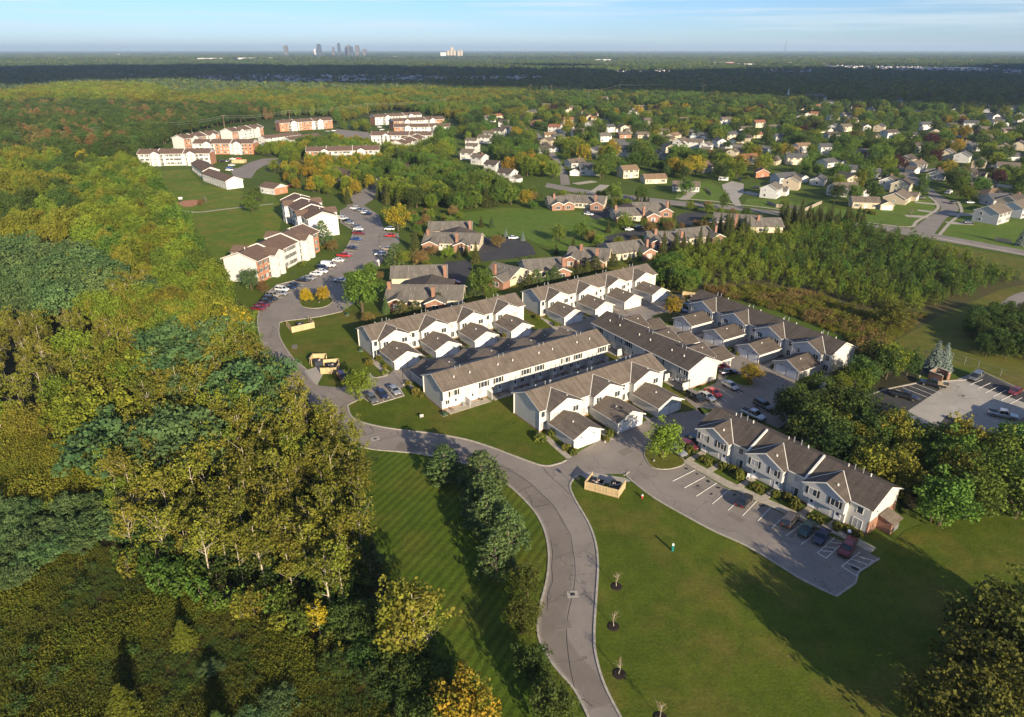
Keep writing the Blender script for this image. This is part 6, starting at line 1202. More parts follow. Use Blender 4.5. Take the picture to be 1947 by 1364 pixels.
SPEC = {  # stations (x, half width, bottom, top) tail to nose; glasshouse (base x0, x1, top x0, x1, base z, top z); wheelbase
 'sedan': ([(-2.35, .74, .42, .82), (-2.25, .84, .32, .98), (-1.5, .9, .26, 1.0), (0, .92, .24, .96), (.95, .9, .24, .93), (1.9, .86, .28, .82), (2.3, .72, .36, .66)], (-1.85, 1.05, -1.15, .3, .95, 1.43), 1.38),
 'hatch': ([(-2.0, .76, .42, .9), (-1.92, .85, .32, 1.02), (-1.0, .88, .26, 1.02), (0, .9, .24, .98), (.9, .88, .24, .95), (1.7, .83, .28, .84), (2.05, .7, .36, .68)], (-1.9, 1.0, -1.5, .3, .98, 1.5), 1.25),
 'suv': ([(-2.35, .8, .5, 1.0), (-2.28, .92, .38, 1.12), (-1.3, .95, .32, 1.12), (0, .96, .3, 1.08), (1.0, .95, .3, 1.06), (1.95, .92, .34, .98), (2.35, .8, .42, .8)], (-2.28, 1.1, -1.95, .45, 1.08, 1.74), 1.4),
 'van': ([(-2.5, .84, .45, 1.0), (-2.45, .94, .32, 1.15), (-1.3, .97, .28, 1.15), (.3, .98, .26, 1.1), (1.4, .95, .26, 1.05), (2.1, .9, .3, .92), (2.5, .78, .4, .72)], (-2.45, 1.65, -2.2, .75, 1.1, 1.82), 1.5),
 'cargo': ([(-2.8, .95, .45, 1.2), (-2.75, 1.0, .35, 1.3), (-1.3, 1.0, .32, 1.3), (.5, 1.0, .3, 1.25), (1.6, .98, .3, 1.15), (2.3, .92, .34, 1.0), (2.7, .8, .42, .8)], (.2, 1.9, .35, 1.15, 1.2, 2.1), 1.75),
 'pickup': ([(-2.9, .9, .5, 1.05), (-2.85, .97, .45, 1.12), (-1.3, .98, .42, 1.12), (.2, .98, .4, 1.1), (1.2, .97, .4, 1.1), (2.4, .95, .42, 1.02), (2.85, .85, .48, .9)], (-1.0, 1.35, -.7, .65, 1.1, 1.85), 1.75)}
CARM = {}
def car_meshes(kind):
    if kind in CARM: return CARM[kind]
    st, (a0, a1, t0, t1, zb, zt), wb = SPEC[kind]; g = {}
    b = MB(); n = 8
    for x, hw, z0, z1 in st:
        for y, z in ((-hw * .88, z0), (-hw, z0 + .14), (-hw, z1 - .22), (-hw * .9, z1), (hw * .9, z1), (hw, z1 - .22), (hw, z0 + .14), (hw * .88, z0)): b.v.append((x, y, z))
    for i in range(len(st) - 1):
        for k in range(n): j = (k + 1) % n; b.f.append((i * n + k, i * n + j, (i + 1) * n + j, (i + 1) * n + k))
    b.f.append(tuple(range(n))); b.f.append(tuple(reversed(range((len(st) - 1) * n, len(st) * n)))); b.f = [tuple(reversed(f)) for f in b.f]
    wbs = st[3][1] - .06; wt = wbs * .8
    if kind == 'cargo':   # blind load box behind the cab windows
        b.prism([(-2.75, -.97, 1.2), (.9, -.97, 1.2), (.9, .97, 1.2), (-2.75, .97, 1.2)], [(-2.7, -.88, 2.15), (.75, -.88, 2.15), (.75, .88, 2.15), (-2.7, .88, 2.15)])
    g['body'] = b
    gl = MB(); gl.prism([(a0, -wbs, zb), (a1, -wbs, zb), (a1, wbs, zb), (a0, wbs, zb)], [(t0, -wt, zt), (t1, -wt, zt), (t1, wt, zt), (t0, wt, zt)]); g['windows'] = gl
    r_ = MB(); r_.prism([(t0 - .06, -wt - .03, zt - .05), (t1 + .08, -wt - .03, zt - .05), (t1 + .08, wt + .03, zt - .05), (t0 - .06, wt + .03, zt - .05)], [(t0 + .05, -wt + .06, zt + .04), (t1 - .05, -wt + .06, zt + .04), (t1 - .05, wt - .06, zt + .04), (t0 + .05, wt - .06, zt + .04)]); g['roof'] = r_
    p = MB()
    for s_ in (-1, 1):
        for xa, xb in ((a0, t0), (a1, t1)): p.bar((xa, s_ * (wbs + .01), zb), (xb, s_ * (wt + .01), zt), .09, .06)
        xm = (a0 + a1) / 2 - .05; p.bar((xm, s_ * (wbs + .012), zb), ((t0 + t1) / 2, s_ * (wt + .012), zt), .09, .05)
    g['pillars'] = p
    nx = st[-1][0]; rx = st[0][0]
    g['headlight'] = MB().box(-.12, .06, -.2, .2, -.08, .08); g['taillight'] = MB().box(-.05, .1, -.17, .17, -.1, .1)
    wh = MB(); rad = .33 if kind in ('sedan', 'hatch', 'van') else .38
    wh.tube([(0, -.11, 0), (0, .11, 0)], [rad, rad], 14); wh.f.append(tuple(reversed(range(14)))); g['tyre'] = wh
    rm = MB(); rm.tube([(0, -.12, 0), (0, .12, 0)], [rad * .62, rad * .62], 10); rm.f.append(tuple(reversed(range(10)))); g['rim'] = rm
    g['bumper'] = MB().box(nx - .12, nx + .06, -st[-1][1] * .95, st[-1][1] * .95, st[-1][2] - .06, st[-1][2] + .12)
    g['mirror'] = MB().box(-.08, .1, -.1, .1, -.06, .1)
    if kind == 'pickup': g['bed'] = MB().box(-2.8, -1.1, -.8, .8, 1.0, 1.135)
    CARM[kind] = (g, st, (a0, a1, t0, t1, zb, zt), wb, rad); return CARM[kind]
def car(kind, colour, pos, ang, label, group, full=True):
    """pos on the ground, ang = heading of the nose in degrees"""
    g, st, (a0, a1, t0, t1, zb, zt), wb, rad = car_meshes(kind); pm = M['paint_' + colour]
    nm = {'pickup': 'pickup_truck', 'cargo': 'cargo_van', 'van': 'minivan', 'suv': 'sport_utility_car'}.get(kind, 'parked_car')
    e = empty(nm, (pos[0], pos[1], .1), R(ang)); tag(e, label, {'pickup': 'pickup', 'cargo': 'van', 'van': 'van'}.get(kind, 'car'), group)
    ms = lambda part, m_: cached(('car', kind, part, m_.name), lambda: g[part].mesh(part, m_))
    bd = link('body', ms('body', pm), e); link('windows', ms('windows', M['car_glass']), e); link('roof', ms('roof', pm), e)
    for sx in (-1, 1):
        for sy in (-1, 1):
            t_ = link('wheel', ms('tyre', M['tyre']), e, (sx * wb + .05, sy * (st[3][1] - .1), rad))
            if full: link('rim', ms('rim', M['rim']), t_)
    if full:
        link('pillar', ms('pillars', pm), e); link('bumper', ms('bumper', M['plastic_black']), e)
        for s_ in (-1, 1):
            link('headlight', ms('headlight', M['headlight']), e, (st[-1][0] - .06, s_ * st[-1][1] * .68, st[-1][3] - .1)); link('taillight', ms('taillight', M['taillight']), e, (st[0][0] + .02, s_ * st[0][1] * .76, st[0][3] - .1)); link('mirror', ms('mirror', pm), e, (a1 - .35, s_ * (st[3][1] + .06), zb + .1))
    if kind == 'pickup': link('bed', ms('bed', M['plastic_black']), e)
    foot(e, -2, 2, -1, 1); return e
KD = {'sedan': 'sedan', 'hatch': 'hatchback', 'suv': 'sport utility car', 'van': 'minivan', 'cargo': 'cargo van', 'pickup': 'pickup truck'}
la, lb_ = z4(740, 775), z4(835, 676); A1 = math.degrees(math.atan2(lb_.y - la.y, lb_.x - la.x))
for k, c_, x, y, rev, tx in (('sedan', 'black', 750, 690, 0, 'black sedan alone in the middle of the near car park'), ('suv', 'brown', 1052, 822, 0, 'bronze sport utility car in the near car park'), ('sedan', 'teal', 1165, 880, 1, 'teal sedan in the near car park, next to the bronze car'), ('sedan', 'navy', 1262, 930, 1, 'navy sedan in the near car park, next to the hatched bay'), ('suv', 'maroon', 1432, 1010, 1, 'dark red sport utility car at the end of the near car park')):
    car(k, c_, z4(x, y), A1 + 180 * rev, tx, 'cars in the near car park')
z2 = lambda x, y: at(960 + x / 3.744, 480 + y / 3.744)
q0, q1 = z2(1130, 960), z2(1300, 1130); A2 = math.degrees(math.atan2(-.857, .515))
for k, c_, x, y, a, tx in (('van', 'black', 1352, 1050, A2, 'black minivan at the sunlit blank gable end'), ('sedan', 'silver', 1437, 1045, A2, 'silver sedan between the black minivan and the red car'), ('sedan', 'red', 1480, 1015, A2, 'red sedan in the court beside the blank gable'), ('sedan', 'silver', 1602, 965, A2 , 'silver sedan with dark bonnet beside the island tree'), ('sedan', 'navy', 1590, 868, 12, 'blue sedan against the corner of the blank gable'), ('hatch', 'red', 1540, 828, 12, 'red hatchback half hidden by the gable corner'), ('pickup', 'silver', 1765, 1175, A2 + 6, 'silver pickup with dark bed behind the near block'), ('suv', 'black', 1835, 1110, A2, 'black car behind the near block, under the trees'), ('sedan', 'grey', 1245, 425, -20, 'grey sedan on the shaded strip by the far court'), ('suv', 'black', 1312, 405, -20, 'black car in front of the bin enclosure of the far court')):
    car(k, c_, z2(x, y), a, tx, 'cars in the courts')
for k, c_, x, y, a, tx in (('sedan', 'teal', 1322, 842, -57, 'blue-green car behind the island tree'), ('hatch', 'maroon', 1308, 852, -57, 'magenta-red car behind the island tree'), ('sedan', 'silver', 1287, 862, -57, 'silver car in front of the island tree')): car(k, c_, at(x, y), a, tx, 'cars behind the island tree')
for c_, x, y, tx in (('grey', 707, 762, 'dark grey sedan, first of the three parked at the lawn'), ('navy', 727, 754, 'navy sedan, middle of the three parked at the lawn'), ('silver', 750, 747, 'silver sedan, third of the three parked at the lawn')): car('sedan', c_, at(x, y), -58, tx, 'three cars at the lawn')
car('suv', 'maroon', at(652, 722), -58, 'dark red car hidden behind the yellow-green tree', 'three cars at the lawn')
def row(lst, conv, ang, place, group, full=False):
    cnt = {}; tot = {}
    for k, c_, *_ in lst: tot[(k, c_)] = tot.get((k, c_), 0) + 1
    for i, (k, c_, x, y, *a) in enumerate(lst):
        cnt[(k, c_)] = cnt.get((k, c_), 0) + 1; nth = f', {ORD[cnt[(k, c_)] - 1]} such' if tot[(k, c_)] > 1 else ''
        car(k, c_, conv(x, y), (a[0] if a else ang) + rnd.uniform(-3, 3), f'{c_} {KD[k]} {place}{nth}', group, full)
c8 = lambda x, y: at(400 + x / 5.124, 360 + y / 5.124 + 2)
row([('sedan', 'maroon', 475, 1170), ('sedan', 'maroon', 512, 1136), ('hatch', 'black', 548, 1102), ('suv', 'black', 588, 1078), ('suv', 'tan', 612, 1042), ('sedan', 'silver', 690, 1022), ('suv', 'white', 702, 985), ('sedan', 'navy', 780, 968), ('sedan', 'black', 820, 940), ('sedan', 'black', 905, 895), ('sedan', 'silver', 960, 872), ('sedan', 'white', 1035, 832), ('sedan', 'white', 1088, 806), ('suv', 'navy', 1098, 772), ('cargo', 'white', 1155, 748), ('sedan', 'white', 1250, 698), ('pickup', 'red', 1305, 653), ('sedan', 'navy', 1385, 577), ('sedan', 'blue', 1425, 492), ('pickup', 'maroon', 1450, 432), ('sedan', 'white', 1445, 392), ('sedan', 'grey', 1430, 368), ('sedan', 'silver', 1360, 332), ('sedan', 'black', 1340, 310), ('suv', 'white', 1295, 288)], c8, -14, 'in the line before the nearest apartment block', 'cars before the nearest apartment block', True)
row([('suv', 'white', 1405, 188), ('sedan', 'grey', 1442, 203), ('sedan', 'silver', 1480, 213), ('sedan', 'white', 1512, 230), ('sedan', 'navy', 1532, 243)], c8, 170, 'in the short row at the head of the apartment drive', 'cars at the head of the apartment drive')
row([('sedan', 'red', 1750, 455), ('suv', 'white', 1745, 392), ('sedan', 'tan', 1720, 585), ('suv', 'white', 1658, 640), ('sedan', 'silver', 1262, 895)], c8, 175, 'on the tree side of the apartment drive', 'cars on the tree side of the apartment drive')
e8 = lambda x, y: at(500 + x / 5.124, 190 + y / 5.124 + 1)
row([('sedan', c_, 862 + i * 24, 668 + i * 5.6) for i, c_ in enumerate(['navy', 'black', 'white', 'silver', 'navy', 'white', 'grey', 'silver', 'navy', 'black'])] + [('suv', 'silver', 940, 772, 0), ('sedan', 'navy', 1020, 768, 0), ('sedan', 'white', 1080, 778, 0), ('sedan', 'navy', 1050, 820, 0), ('suv', 'black', 1190, 880, 20), ('sedan', 'silver', 1225, 882, 20), ('sedan', 'white', 1270, 918, 0)], e8, 70, 'in the crowded car park below the long white block', 'cars in the crowded car park')
row([('sedan', 'navy', 222, 518), ('suv', 'black', 175, 528), ('pickup', 'maroon', 250, 582), ('sedan', 'red', 272, 845), ('sedan', 'black', 60, 545), ('suv', 'white', 1138, 268), ('sedan', 'white', 1160, 292), ('sedan', 'silver', 630, 308), ('sedan', 'white', 690, 303), ('sedan', 'blue', 915, 400), ('sedan', 'grey', 860, 398)], e8, 10, 'among the trees of the apartment car park', 'cars among the apartment trees')
d8 = lambda x, y: at(250 + x / 6.281, 200 + y / 6.281 + 1)
row([('sedan', 'black', 1065, 672), ('sedan', 'black', 1105, 672), ('sedan', 'silver', 1150, 674), ('sedan', 'white', 1212, 648, 20), ('sedan', 'red', 1282, 643, 20), ('sedan', 'white', 1200, 722, 10), ('sedan', 'blue', 1172, 756, 10), ('suv', 'white', 1172, 782, 10)], d8, 80, 'at the end of the apartment lane', 'cars at the end of the apartment lane')
c5 = lambda x, y: at(700 + x / 5.408, 380 + y / 5.408 + 1); c6 = lambda x, y: at(1000 + x / 3.894, 340 + y / 3.894 + 1)
car('sedan', 'white', c5(1495, 400), 8, 'white sedan at the edge of the green common', 'cars of the condominiums', False); car('sedan', 'red', c5(885, 862), 0, 'red sedan on the roofside drive of the condominiums', 'cars of the condominiums', False); car('sedan', 'white', c6(465, 268), -30, 'white car on the dark drive by the common', 'cars of the condominiums', False); car('suv', 'black', c6(455, 208), 0, 'dark car at the far condominium', 'cars of the condominiums', False); car('sedan', 'black', c6(845, 368), 0, 'black car below the middle condominium', 'cars of the condominiums', False); car('hatch', 'white', c6(762, 382), 10, 'white car beside the black one below the middle condominium', 'cars of the condominiums', False); car('sedan', 'white', c6(1490, 354), 0, 'white car at the brick-fronted condominium', 'cars of the condominiums', False)
z9 = lambda x, y: at(1680 + x / 7.292, 680 + y / 7.292)
car('pickup', 'black', z9(290, 570), -33, 'black pickup with a rack in the concrete lot', 'cars in the concrete lot'); car('van', 'grey', z9(1270, 300), 218, 'grey minivan at the fence of the concrete lot', 'cars in the concrete lot'); car('sedan', 'maroon', z9(1815, 500), 215, 'dark red sedan at the edge of the concrete lot', 'cars in the concrete lot'); car('pickup', 'silver', z9(1640, 830), -30, 'silver pickup crossing the concrete lot', 'cars in the concrete lot')
p = z9(670, 400); fb = car('pickup', 'black', p, 147, 'dark flatbed truck with wooden deck beside the brick enclosure', 'cars in the concrete lot')
MB().box(-3.3, -1.05, -1.1, 1.1, 1.13, 1.25).build('deck', M['wood_fence'], fb); MB().box(-3.36, -3.28, -1.1, 1.1, 1.2, 1.7).build('tailboard', M['wood_fence'], fb)
car('suv', 'white', at(1822, 850), -30, 'white car under the trees of the concrete lot', 'cars in the concrete lot'); car('suv', 'silver', at(1770, 905), -30, 'pale car glimpsed through the right-hand trees', 'cars in the concrete lot'); car('sedan', 'silver', at(1620, 815), -30, 'silver car under the wood strip', 'cars in the concrete lot')
c4_ = lambda x, y: at(1480 + x / 4.169, 320 + y / 4.169 + 1)
for k, c_, x, y, a, tx in (('sedan', 'black', 1130, 243, -5, 'black car on the drive of the cream house'), ('suv', 'grey', 1385, 280, 30, 'dark sport utility car on the side street'), ('sedan', 'white', 1360, 188, 20, 'white car on a drive of the side street, upper one'), ('sedan', 'white', 1345, 200, 20, 'white car on a drive of the side street, lower one'), ('sedan', 'silver', 1520, 278, 0, 'silver car on a drive right of the side street'), ('sedan', 'navy', 1505, 437, 0, 'blue car on the drive of the shaded gable house'), ('van', 'white', 915, 52, 0, 'white van between the estate houses')): car(k, c_, c4_(x, y), a, tx, 'cars of the estate', False)
c2_ = lambda x, y: at(1180 + x / 5.124, 170 + y / 5.124 + 1)
for k, c_, x, y, a, tx in (('sedan', 'black', 1330, 965, -10, 'dark car beside the cul-de-sac'), ('suv', 'navy', 1160, 885, 80, 'dark sport utility car at the head of the cul-de-sac')): car(k, c_, c2_(x, y), a, tx, 'cars of the estate', False)
# caravan
p = c2_(1000, 890); e = empty('caravan', (p.x, p.y, .06), R(-20)); tag(e, 'white caravan parked beside the cul-de-sac', 'caravan')
MB().prism([(-3, -1.1, .5), (3, -1.1, .5), (3, 1.1, .5), (-3, 1.1, .5)], [(-2.7, -1.05, 2.7), (2.8, -1.05, 2.7), (2.8, 1.05, 2.7), (-2.7, 1.05, 2.7)]).build('body', M['paint_white'], e)
for x in (-1.4, .6): MB().box(x - .5, x + .5, -1.14, -1.05, 1.4, 2.0).build('window', M['car_glass'], e)
for y in (-1, 1): MB().tube([(0, y - .1, .4), (0, y + .1, .4)], [.36, .36], 12).build('wheel', M['tyre'], e)
# ================================================================== BINS, FENCES, SIGNS, WIRES
mat('dumpster', (.03, .035, .05), .5, .2, 2); mat('rubbish', (.4, .25, .15), .9, .5, 4, col2=(.5, .5, .55)); mat('hydrant_red', (.5, .04, .02), .4); mat('marker_green', (.01, .16, .15), .4); mat('box_green', (.03, .06, .03), .6); mat('plastic_white', (.75, .75, .78), .4); mat('pink', (.5, .06, .15), .6); mat('orange_box', (.45, .2, .05), .8)
def dumpster(p, rz, label, s=1.0):
    e = empty('dumpster', (p[0], p[1], .1), rz); tag(e, label, 'dumpster', 'dumpsters in the enclosures')
    b = MB(); w_, d_, h_ = .95 * s, .75 * s, 1.25 * s
    b.box(-w_, w_, -d_, -d_ + .05, .15, h_).box(-w_, w_, d_ - .05, d_, .15, h_).box(-w_, -w_ + .05, -d_ + .05, d_ - .05, .15, h_).box(w_ - .05, w_, -d_ + .05, d_ - .05, .15, h_).box(-w_, w_, -d_, d_, .08, .16); b.build('body', M['dumpster'], e)
    MB().box(-w_, -.03, -d_ * .2, d_ + .05, h_ + .01, h_ + .05).build('lid', M['plastic_black'], e)
    k = MB()
    for _ in range(7): x, y, z = rnd.uniform(-w_ * .75, w_ * .75), rnd.uniform(-d_ * .6, d_ * .6), rnd.uniform(h_ * .6, h_ * .95); q = rnd.uniform(.15, .3); k.bar((x - q, y, z), (x + q, y + rnd.uniform(-.3, .3), z + rnd.uniform(-.1, .2)), q * 1.2, q)
    k.build('rubbish', M['rubbish'], e); return e
def enclosure(name, corners, h, bw, gap, m, label, rails=True, posts=True):
    """board fence along the corner list; every board, post and rail is a piece of its own"""
    e = empty(name, (corners[0][0], corners[0][1], 0)); tag(e, label, 'bin enclosure', 'fenced bin enclosures'); o = Vector((corners[0][0], corners[0][1], 0))
    for a, b_ in zip(corners, corners[1:]):
        a = Vector((a[0], a[1], 0)) - o; b_ = Vector((b_[0], b_[1], 0)) - o; d = b_ - a; L = d.length; d.normalize(); ang = math.atan2(d.y, d.x); n = max(1, int(L / (bw + gap)))
        for k in range(n):
            c_ = a + d * (L * (k + .5) / n); link('board', cached(('bd', bw, h, m), lambda: MB().box(-bw / 2, bw / 2, -.02, .02, .05, h).mesh('board', M[m])), e, c_, ang)
        for z in (.35, h - .2): link('rail', MB().box(0, L, -.07, -.02, z, z + .1).mesh('rail', M[m]), e, a, ang)
        link('cap_rail', MB().box(0, L, -.08, .08, h, h + .05).mesh('cap_rail', M[m]), e, a, ang)
        for k in range(int(L / 2.4) + 2):
            c_ = a + d * min(L, k * L / (int(L / 2.4) + 1)); link('post', cached(('ps', h, m), lambda: MB().box(-.07, .07, -.07, .07, 0, h + .12).mesh('post', M[m])), e, c_, ang)
    return e
zn = lambda x, y: at(1090 + x / 12.98, 880 + y / 12.98)
P0, P1, P2 = zn(285, 660), zn(1110, 880), zn(1275, 640); P3 = P0 + (P2 - P1)
enclosure('bin_enclosure', [P3, P0, P1, P2], 1.75, .13, .05, 'wood_fence', 'pale wooden bin enclosure with open pickets at the road junction')
c_ = (P0 + P1 + P2 + P3) / 4; ad = math.atan2((P1 - P0).y, (P1 - P0).x)
dumpster(P0.lerp(P2, .4) + Vector((-.6, .5, 0)), ad, 'black dumpster in the wooden enclosure at the road junction', 1.15); dumpster(P0.lerp(P2, .75), ad, 'second dumpster with orange rubbish in the enclosure at the junction')
za = lambda x, y: at(535 + x / 10.49, 590 + y / 10.49)
P0, P1 = za(215, 455), za(662, 355); P2 = za(580, 225); P3 = za(110, 330)
enclosure('bin_enclosure', [P3, P0, P1, P1 + (P3 - P0)], 1.8, .3, .01, 'wood_fence', 'solid pale bin enclosure beside the drive bend below the oval island'); dumpster((P0 + P1 + P3 + P1 + P3 - P0) / 4, math.atan2((P1 - P0).y, (P1 - P0).x), 'dumpster behind the solid pale enclosure at the drive bend')
Q = [za(610, 1130), za(575, 1080), za(640, 990), za(905, 985), za(908, 1040)]
enclosure('bin_enclosure', Q, 1.7, .3, .01, 'wood_fence', 'upper half of the double bin enclosure on the lawn by the drive'); dumpster(za(740, 1100), .5, 'dumpster heaped with bags in the upper half of the double enclosure', 1.1)
Q2 = [za(790, 1278), za(1100, 1268), za(1160, 1170), za(1145, 1085), za(850, 1110)]
enclosure('bin_enclosure', Q2, 1.7, .3, .01, 'wood_fence', 'lower half of the double bin enclosure on the lawn by the drive'); dumpster(za(1000, 1180), .5, 'blue-black dumpster in the lower half of the double enclosure', 1.1)
a = z2(1250, 350); enclosure('bin_enclosure', [a, a + Vector((2, 5, 0)), a + Vector((8, 2, 0)), a + Vector((6.5, -1.5, 0))], 1.8, .3, .01, 'wood_fence', 'wooden bin enclosure at the end of the far court'); dumpster(a + Vector((4.2, 2, 0)), .4, 'dumpster in the wooden enclosure of the far court')
a = d8(1200, 690); enclosure('bin_enclosure', [a, a + Vector((9, 0, 0)), a + Vector((9, 5, 0)), a + Vector((0, 5, 0)), a], 1.9, .4, .01, 'wood_fence', 'tan board enclosure at the end of the apartment lane')
# brick bin enclosure of the concrete lot
b0, b1, b2 = z9(615, 285), z9(800, 355), z9(905, 300); b3 = b0 + (b2 - b1); e = empty('bin_enclosure', (b0.x, b0.y, 0)); tag(e, 'red-brick bin enclosure with pale coping in the concrete lot', 'bin enclosure', 'fenced bin enclosures')
for u, v_ in ((b0, b1), (b0, b3), (b3, b2), (b2.lerp(b1, .0), b2.lerp(b1, .35))):
    MB().bar((u.x - b0.x, u.y - b0.y, .95), (v_.x - b0.x, v_.y - b0.y, .95), .25, 1.9).build('brick_wall', M['brick'], e); MB().bar((u.x - b0.x, u.y - b0.y, 1.95), (v_.x - b0.x, v_.y - b0.y, 1.95), .36, .1).build('coping', M['walk'], e)
dumpster((b0 + b2) / 2, .6, 'dumpster inside the brick enclosure of the concrete lot', .9)
# hydrants, markers, signs
def hydrant(p, label):
    e = empty('fire_hydrant', (p.x, p.y, .05)); tag(e, label, 'hydrant', 'fire hydrants')
    MB().tube([(0, 0, 0), (0, 0, .06), (0, 0, .07), (0, 0, .55)], [.2, .2, .14, .14], 10).build('barrel', M['hydrant_red'], e); MB().tube([(0, 0, .53), (0, 0, .66), (0, 0, .78), (0, 0, .84)], [.19, .17, .1, .03], 10).build('bonnet', M['plastic_white'], e)
    for s_ in (-1, 1): MB().tube([(0, 0, .42), (s_ * .24, 0, .42)], [.07, .07], 8).build('nozzle', M['hydrant_red'], e)
hydrant(zn(1700, 880), 'red hydrant with white bonnet beside the junction enclosure')
p = z4(275, 1008); e = empty('marker_post', (p.x, p.y, .03)); tag(e, 'green utility marker post with white head on the near lawn', 'post')
MB().box(-.16, .16, -.12, .12, 0, 1.15).build('post', M['marker_green'], e); MB().box(-.15, .15, -.11, .11, 1.15, 1.5).build('head', M['plastic_white'], e)
p = at(802, 796); e = empty('yard_sign', (p.x, p.y, .03), R(20)); tag(e, 'small red and white yard sign on the lawn by the drive', 'sign')
MB().box(-.4, .4, -.03, .03, .35, .95).build('board', M['plastic_white'], e); MB().box(-.36, .36, -.045, -.031, .5, .72).build('stripe', M['hydrant_red'], e); MB().box(-.3, -.26, -.02, .02, 0, .4).build('leg', M['grey_metal'], e); MB().box(.26, .3, -.02, .02, 0, .4).build('leg', M['grey_metal'], e)
p = zn(100, 640); e = empty('street_sign', (p.x, p.y, .03)); tag(e, 'dark sign post beside the junction enclosure', 'sign'); MB().cyl(0, 0, 0, 2.4, .04, 6).build('post', M['black_metal'], e); MB().box(-.35, .35, -.02, .02, 2.0, 2.5).build('plate', M['black_metal'], e)
p = c8(1645, 740); e = empty('street_sign', (p.x, p.y, .03)); tag(e, 'pale wooden sign post at the apartment drive', 'sign'); MB().box(-.12, .12, -.12, .12, 0, 2.6).build('post', M['trim'], e); MB().box(-.7, .2, -.08, .08, 1.7, 2.4).build('plate', M['trim'], e)
# satellite dish, white garden seats
p = z4(1445, 905); e = empty('satellite_dish', (p.x, p.y, 0), R(-30)); tag(e, 'round pale blue dish on a stand by the end shrubs', 'dish'); MB().cyl(0, 0, 0, .8, .03, 6).build('mast', M['grey_metal'], e); MB().tube([(0, -.02, .95), (0, -.2, 1.05), (0, -.26, 1.1)], [.06, .26, .3], 14).build('dish', M['plastic_white'], e)
def seat(p, rz, label):
    e = empty('garden_chair', (p.x, p.y, .08), rz); tag(e, label, 'chair', 'white garden chairs'); MB().box(-.28, .28, -.28, .28, .4, .46).build('seat', M['plastic_white'], e); MB().box(-.28, .28, .24, .3, .46, .95).build('backrest', M['plastic_white'], e)
    for sx in (-.24, .24):
        for sy in (-.24, .24): MB().box(sx - .03, sx + .03, sy - .03, sy + .03, 0, .4).build('leg', M['plastic_white'], e)
zs = lambda x, y: at(1380 + x / 17.05, 860 + y / 17.05)
seat(zs(720, 860), R(-30), 'white garden chair in the recess of the near block, left one'); seat(zs(860, 880), R(-50), 'white garden chair in the recess of the near block, right one')
# basketball hoop at the clay court
p = at(345, 389); e = empty('basketball_hoop', (p.x, p.y, .05), R(30)); tag(e, 'basketball hoop on the clay play area', 'hoop'); MB().tube([(0, 0, 0), (0, 0, 2.4), (0, -.7, 3.1)], [.09, .08, .07], 6).build('pole', M['grey_metal'], e); MB().box(-.9, .9, -.8, -.74, 2.8, 3.9).build('backboard', M['plastic_white'], e); MB().tube([(0, -1.0, 3.0), (0, -1.0, 3.06)], [.24, .24], 12).build('ring', M['hydrant_red'], e)
# fences
def board_fence(pts, h, bw, m, label, gap=.02):
    W_ = [at(*q) for q in pts]; e = empty('board_fence', (W_[0].x, W_[0].y, 0)); tag(e, label, 'fence', 'board fences'); o = W_[0]
    for a, b_ in zip(W_, W_[1:]):
        d = b_ - a; L = d.length; d.normalize(); ang = math.atan2(d.y, d.x); n = max(1, int(L / (bw + gap)))
        for k in range(n): link('board', cached(('fb', bw, h, m), lambda: MB().box(-bw / 2, bw / 2, -.025, .025, .05, h).mesh('board', M[m])), e, a - o + d * (L * (k + .5) / n), ang)
        for z in (.4, h - .35): link('rail', MB().box(0, L, .03, .08, z, z + .09).mesh('rail', M[m]), e, a - o, ang)
board_fence([(1458, 388), (1475, 395), (1500, 396), (1530, 402), (1562, 388)], 1.8, .5, 'wood_grey', 'weathered board fence behind the blank white gable house')
board_fence([(1890, 458), (1922, 464)], 1.8, .5, 'wood_fence', 'short tan board fence at the collector road')
board_fence([(820, 482), (834, 476), (851, 478), (851, 489)], 1.7, .3, 'trim', 'white board fence beside the broad pine')
board_fence([(1880, 352), (1900, 356), (1947, 362)], 1.8, .6, 'trim', 'long white fence near the right edge of the estate')
board_fence([(1340, 360), (1348, 366), (1352, 372)], 1.2, .4, 'wood_grey', 'low dark board fence on the lawn by the cul-de-sac')
# chain-link fence of the concrete lot
W_ = [at(1795, 690), at(1812, 694), at(1836, 702), at(1862, 710), at(1905, 726), at(1960, 748)]
W_ = [w_ + Vector((1.6, 3.2, 0)) for w_ in W_]; e = empty('wire_fence', (W_[0].x, W_[0].y, 0)); tag(e, 'wire fence with steel posts along the concrete lot', 'fence')
for a, b_ in zip(W_, W_[1:]):
    a = a - W_[0]; b_ = b_ - W_[0]; MB().cyl(a.x, a.y, 0, 2.0, .06, 6).build('post', M['galv'], e)
    for z in (.1, 1.0, 1.95): MB().bar((a.x, a.y, z), (b_.x, b_.y, z), .03).build('rail', M['galv'], e)
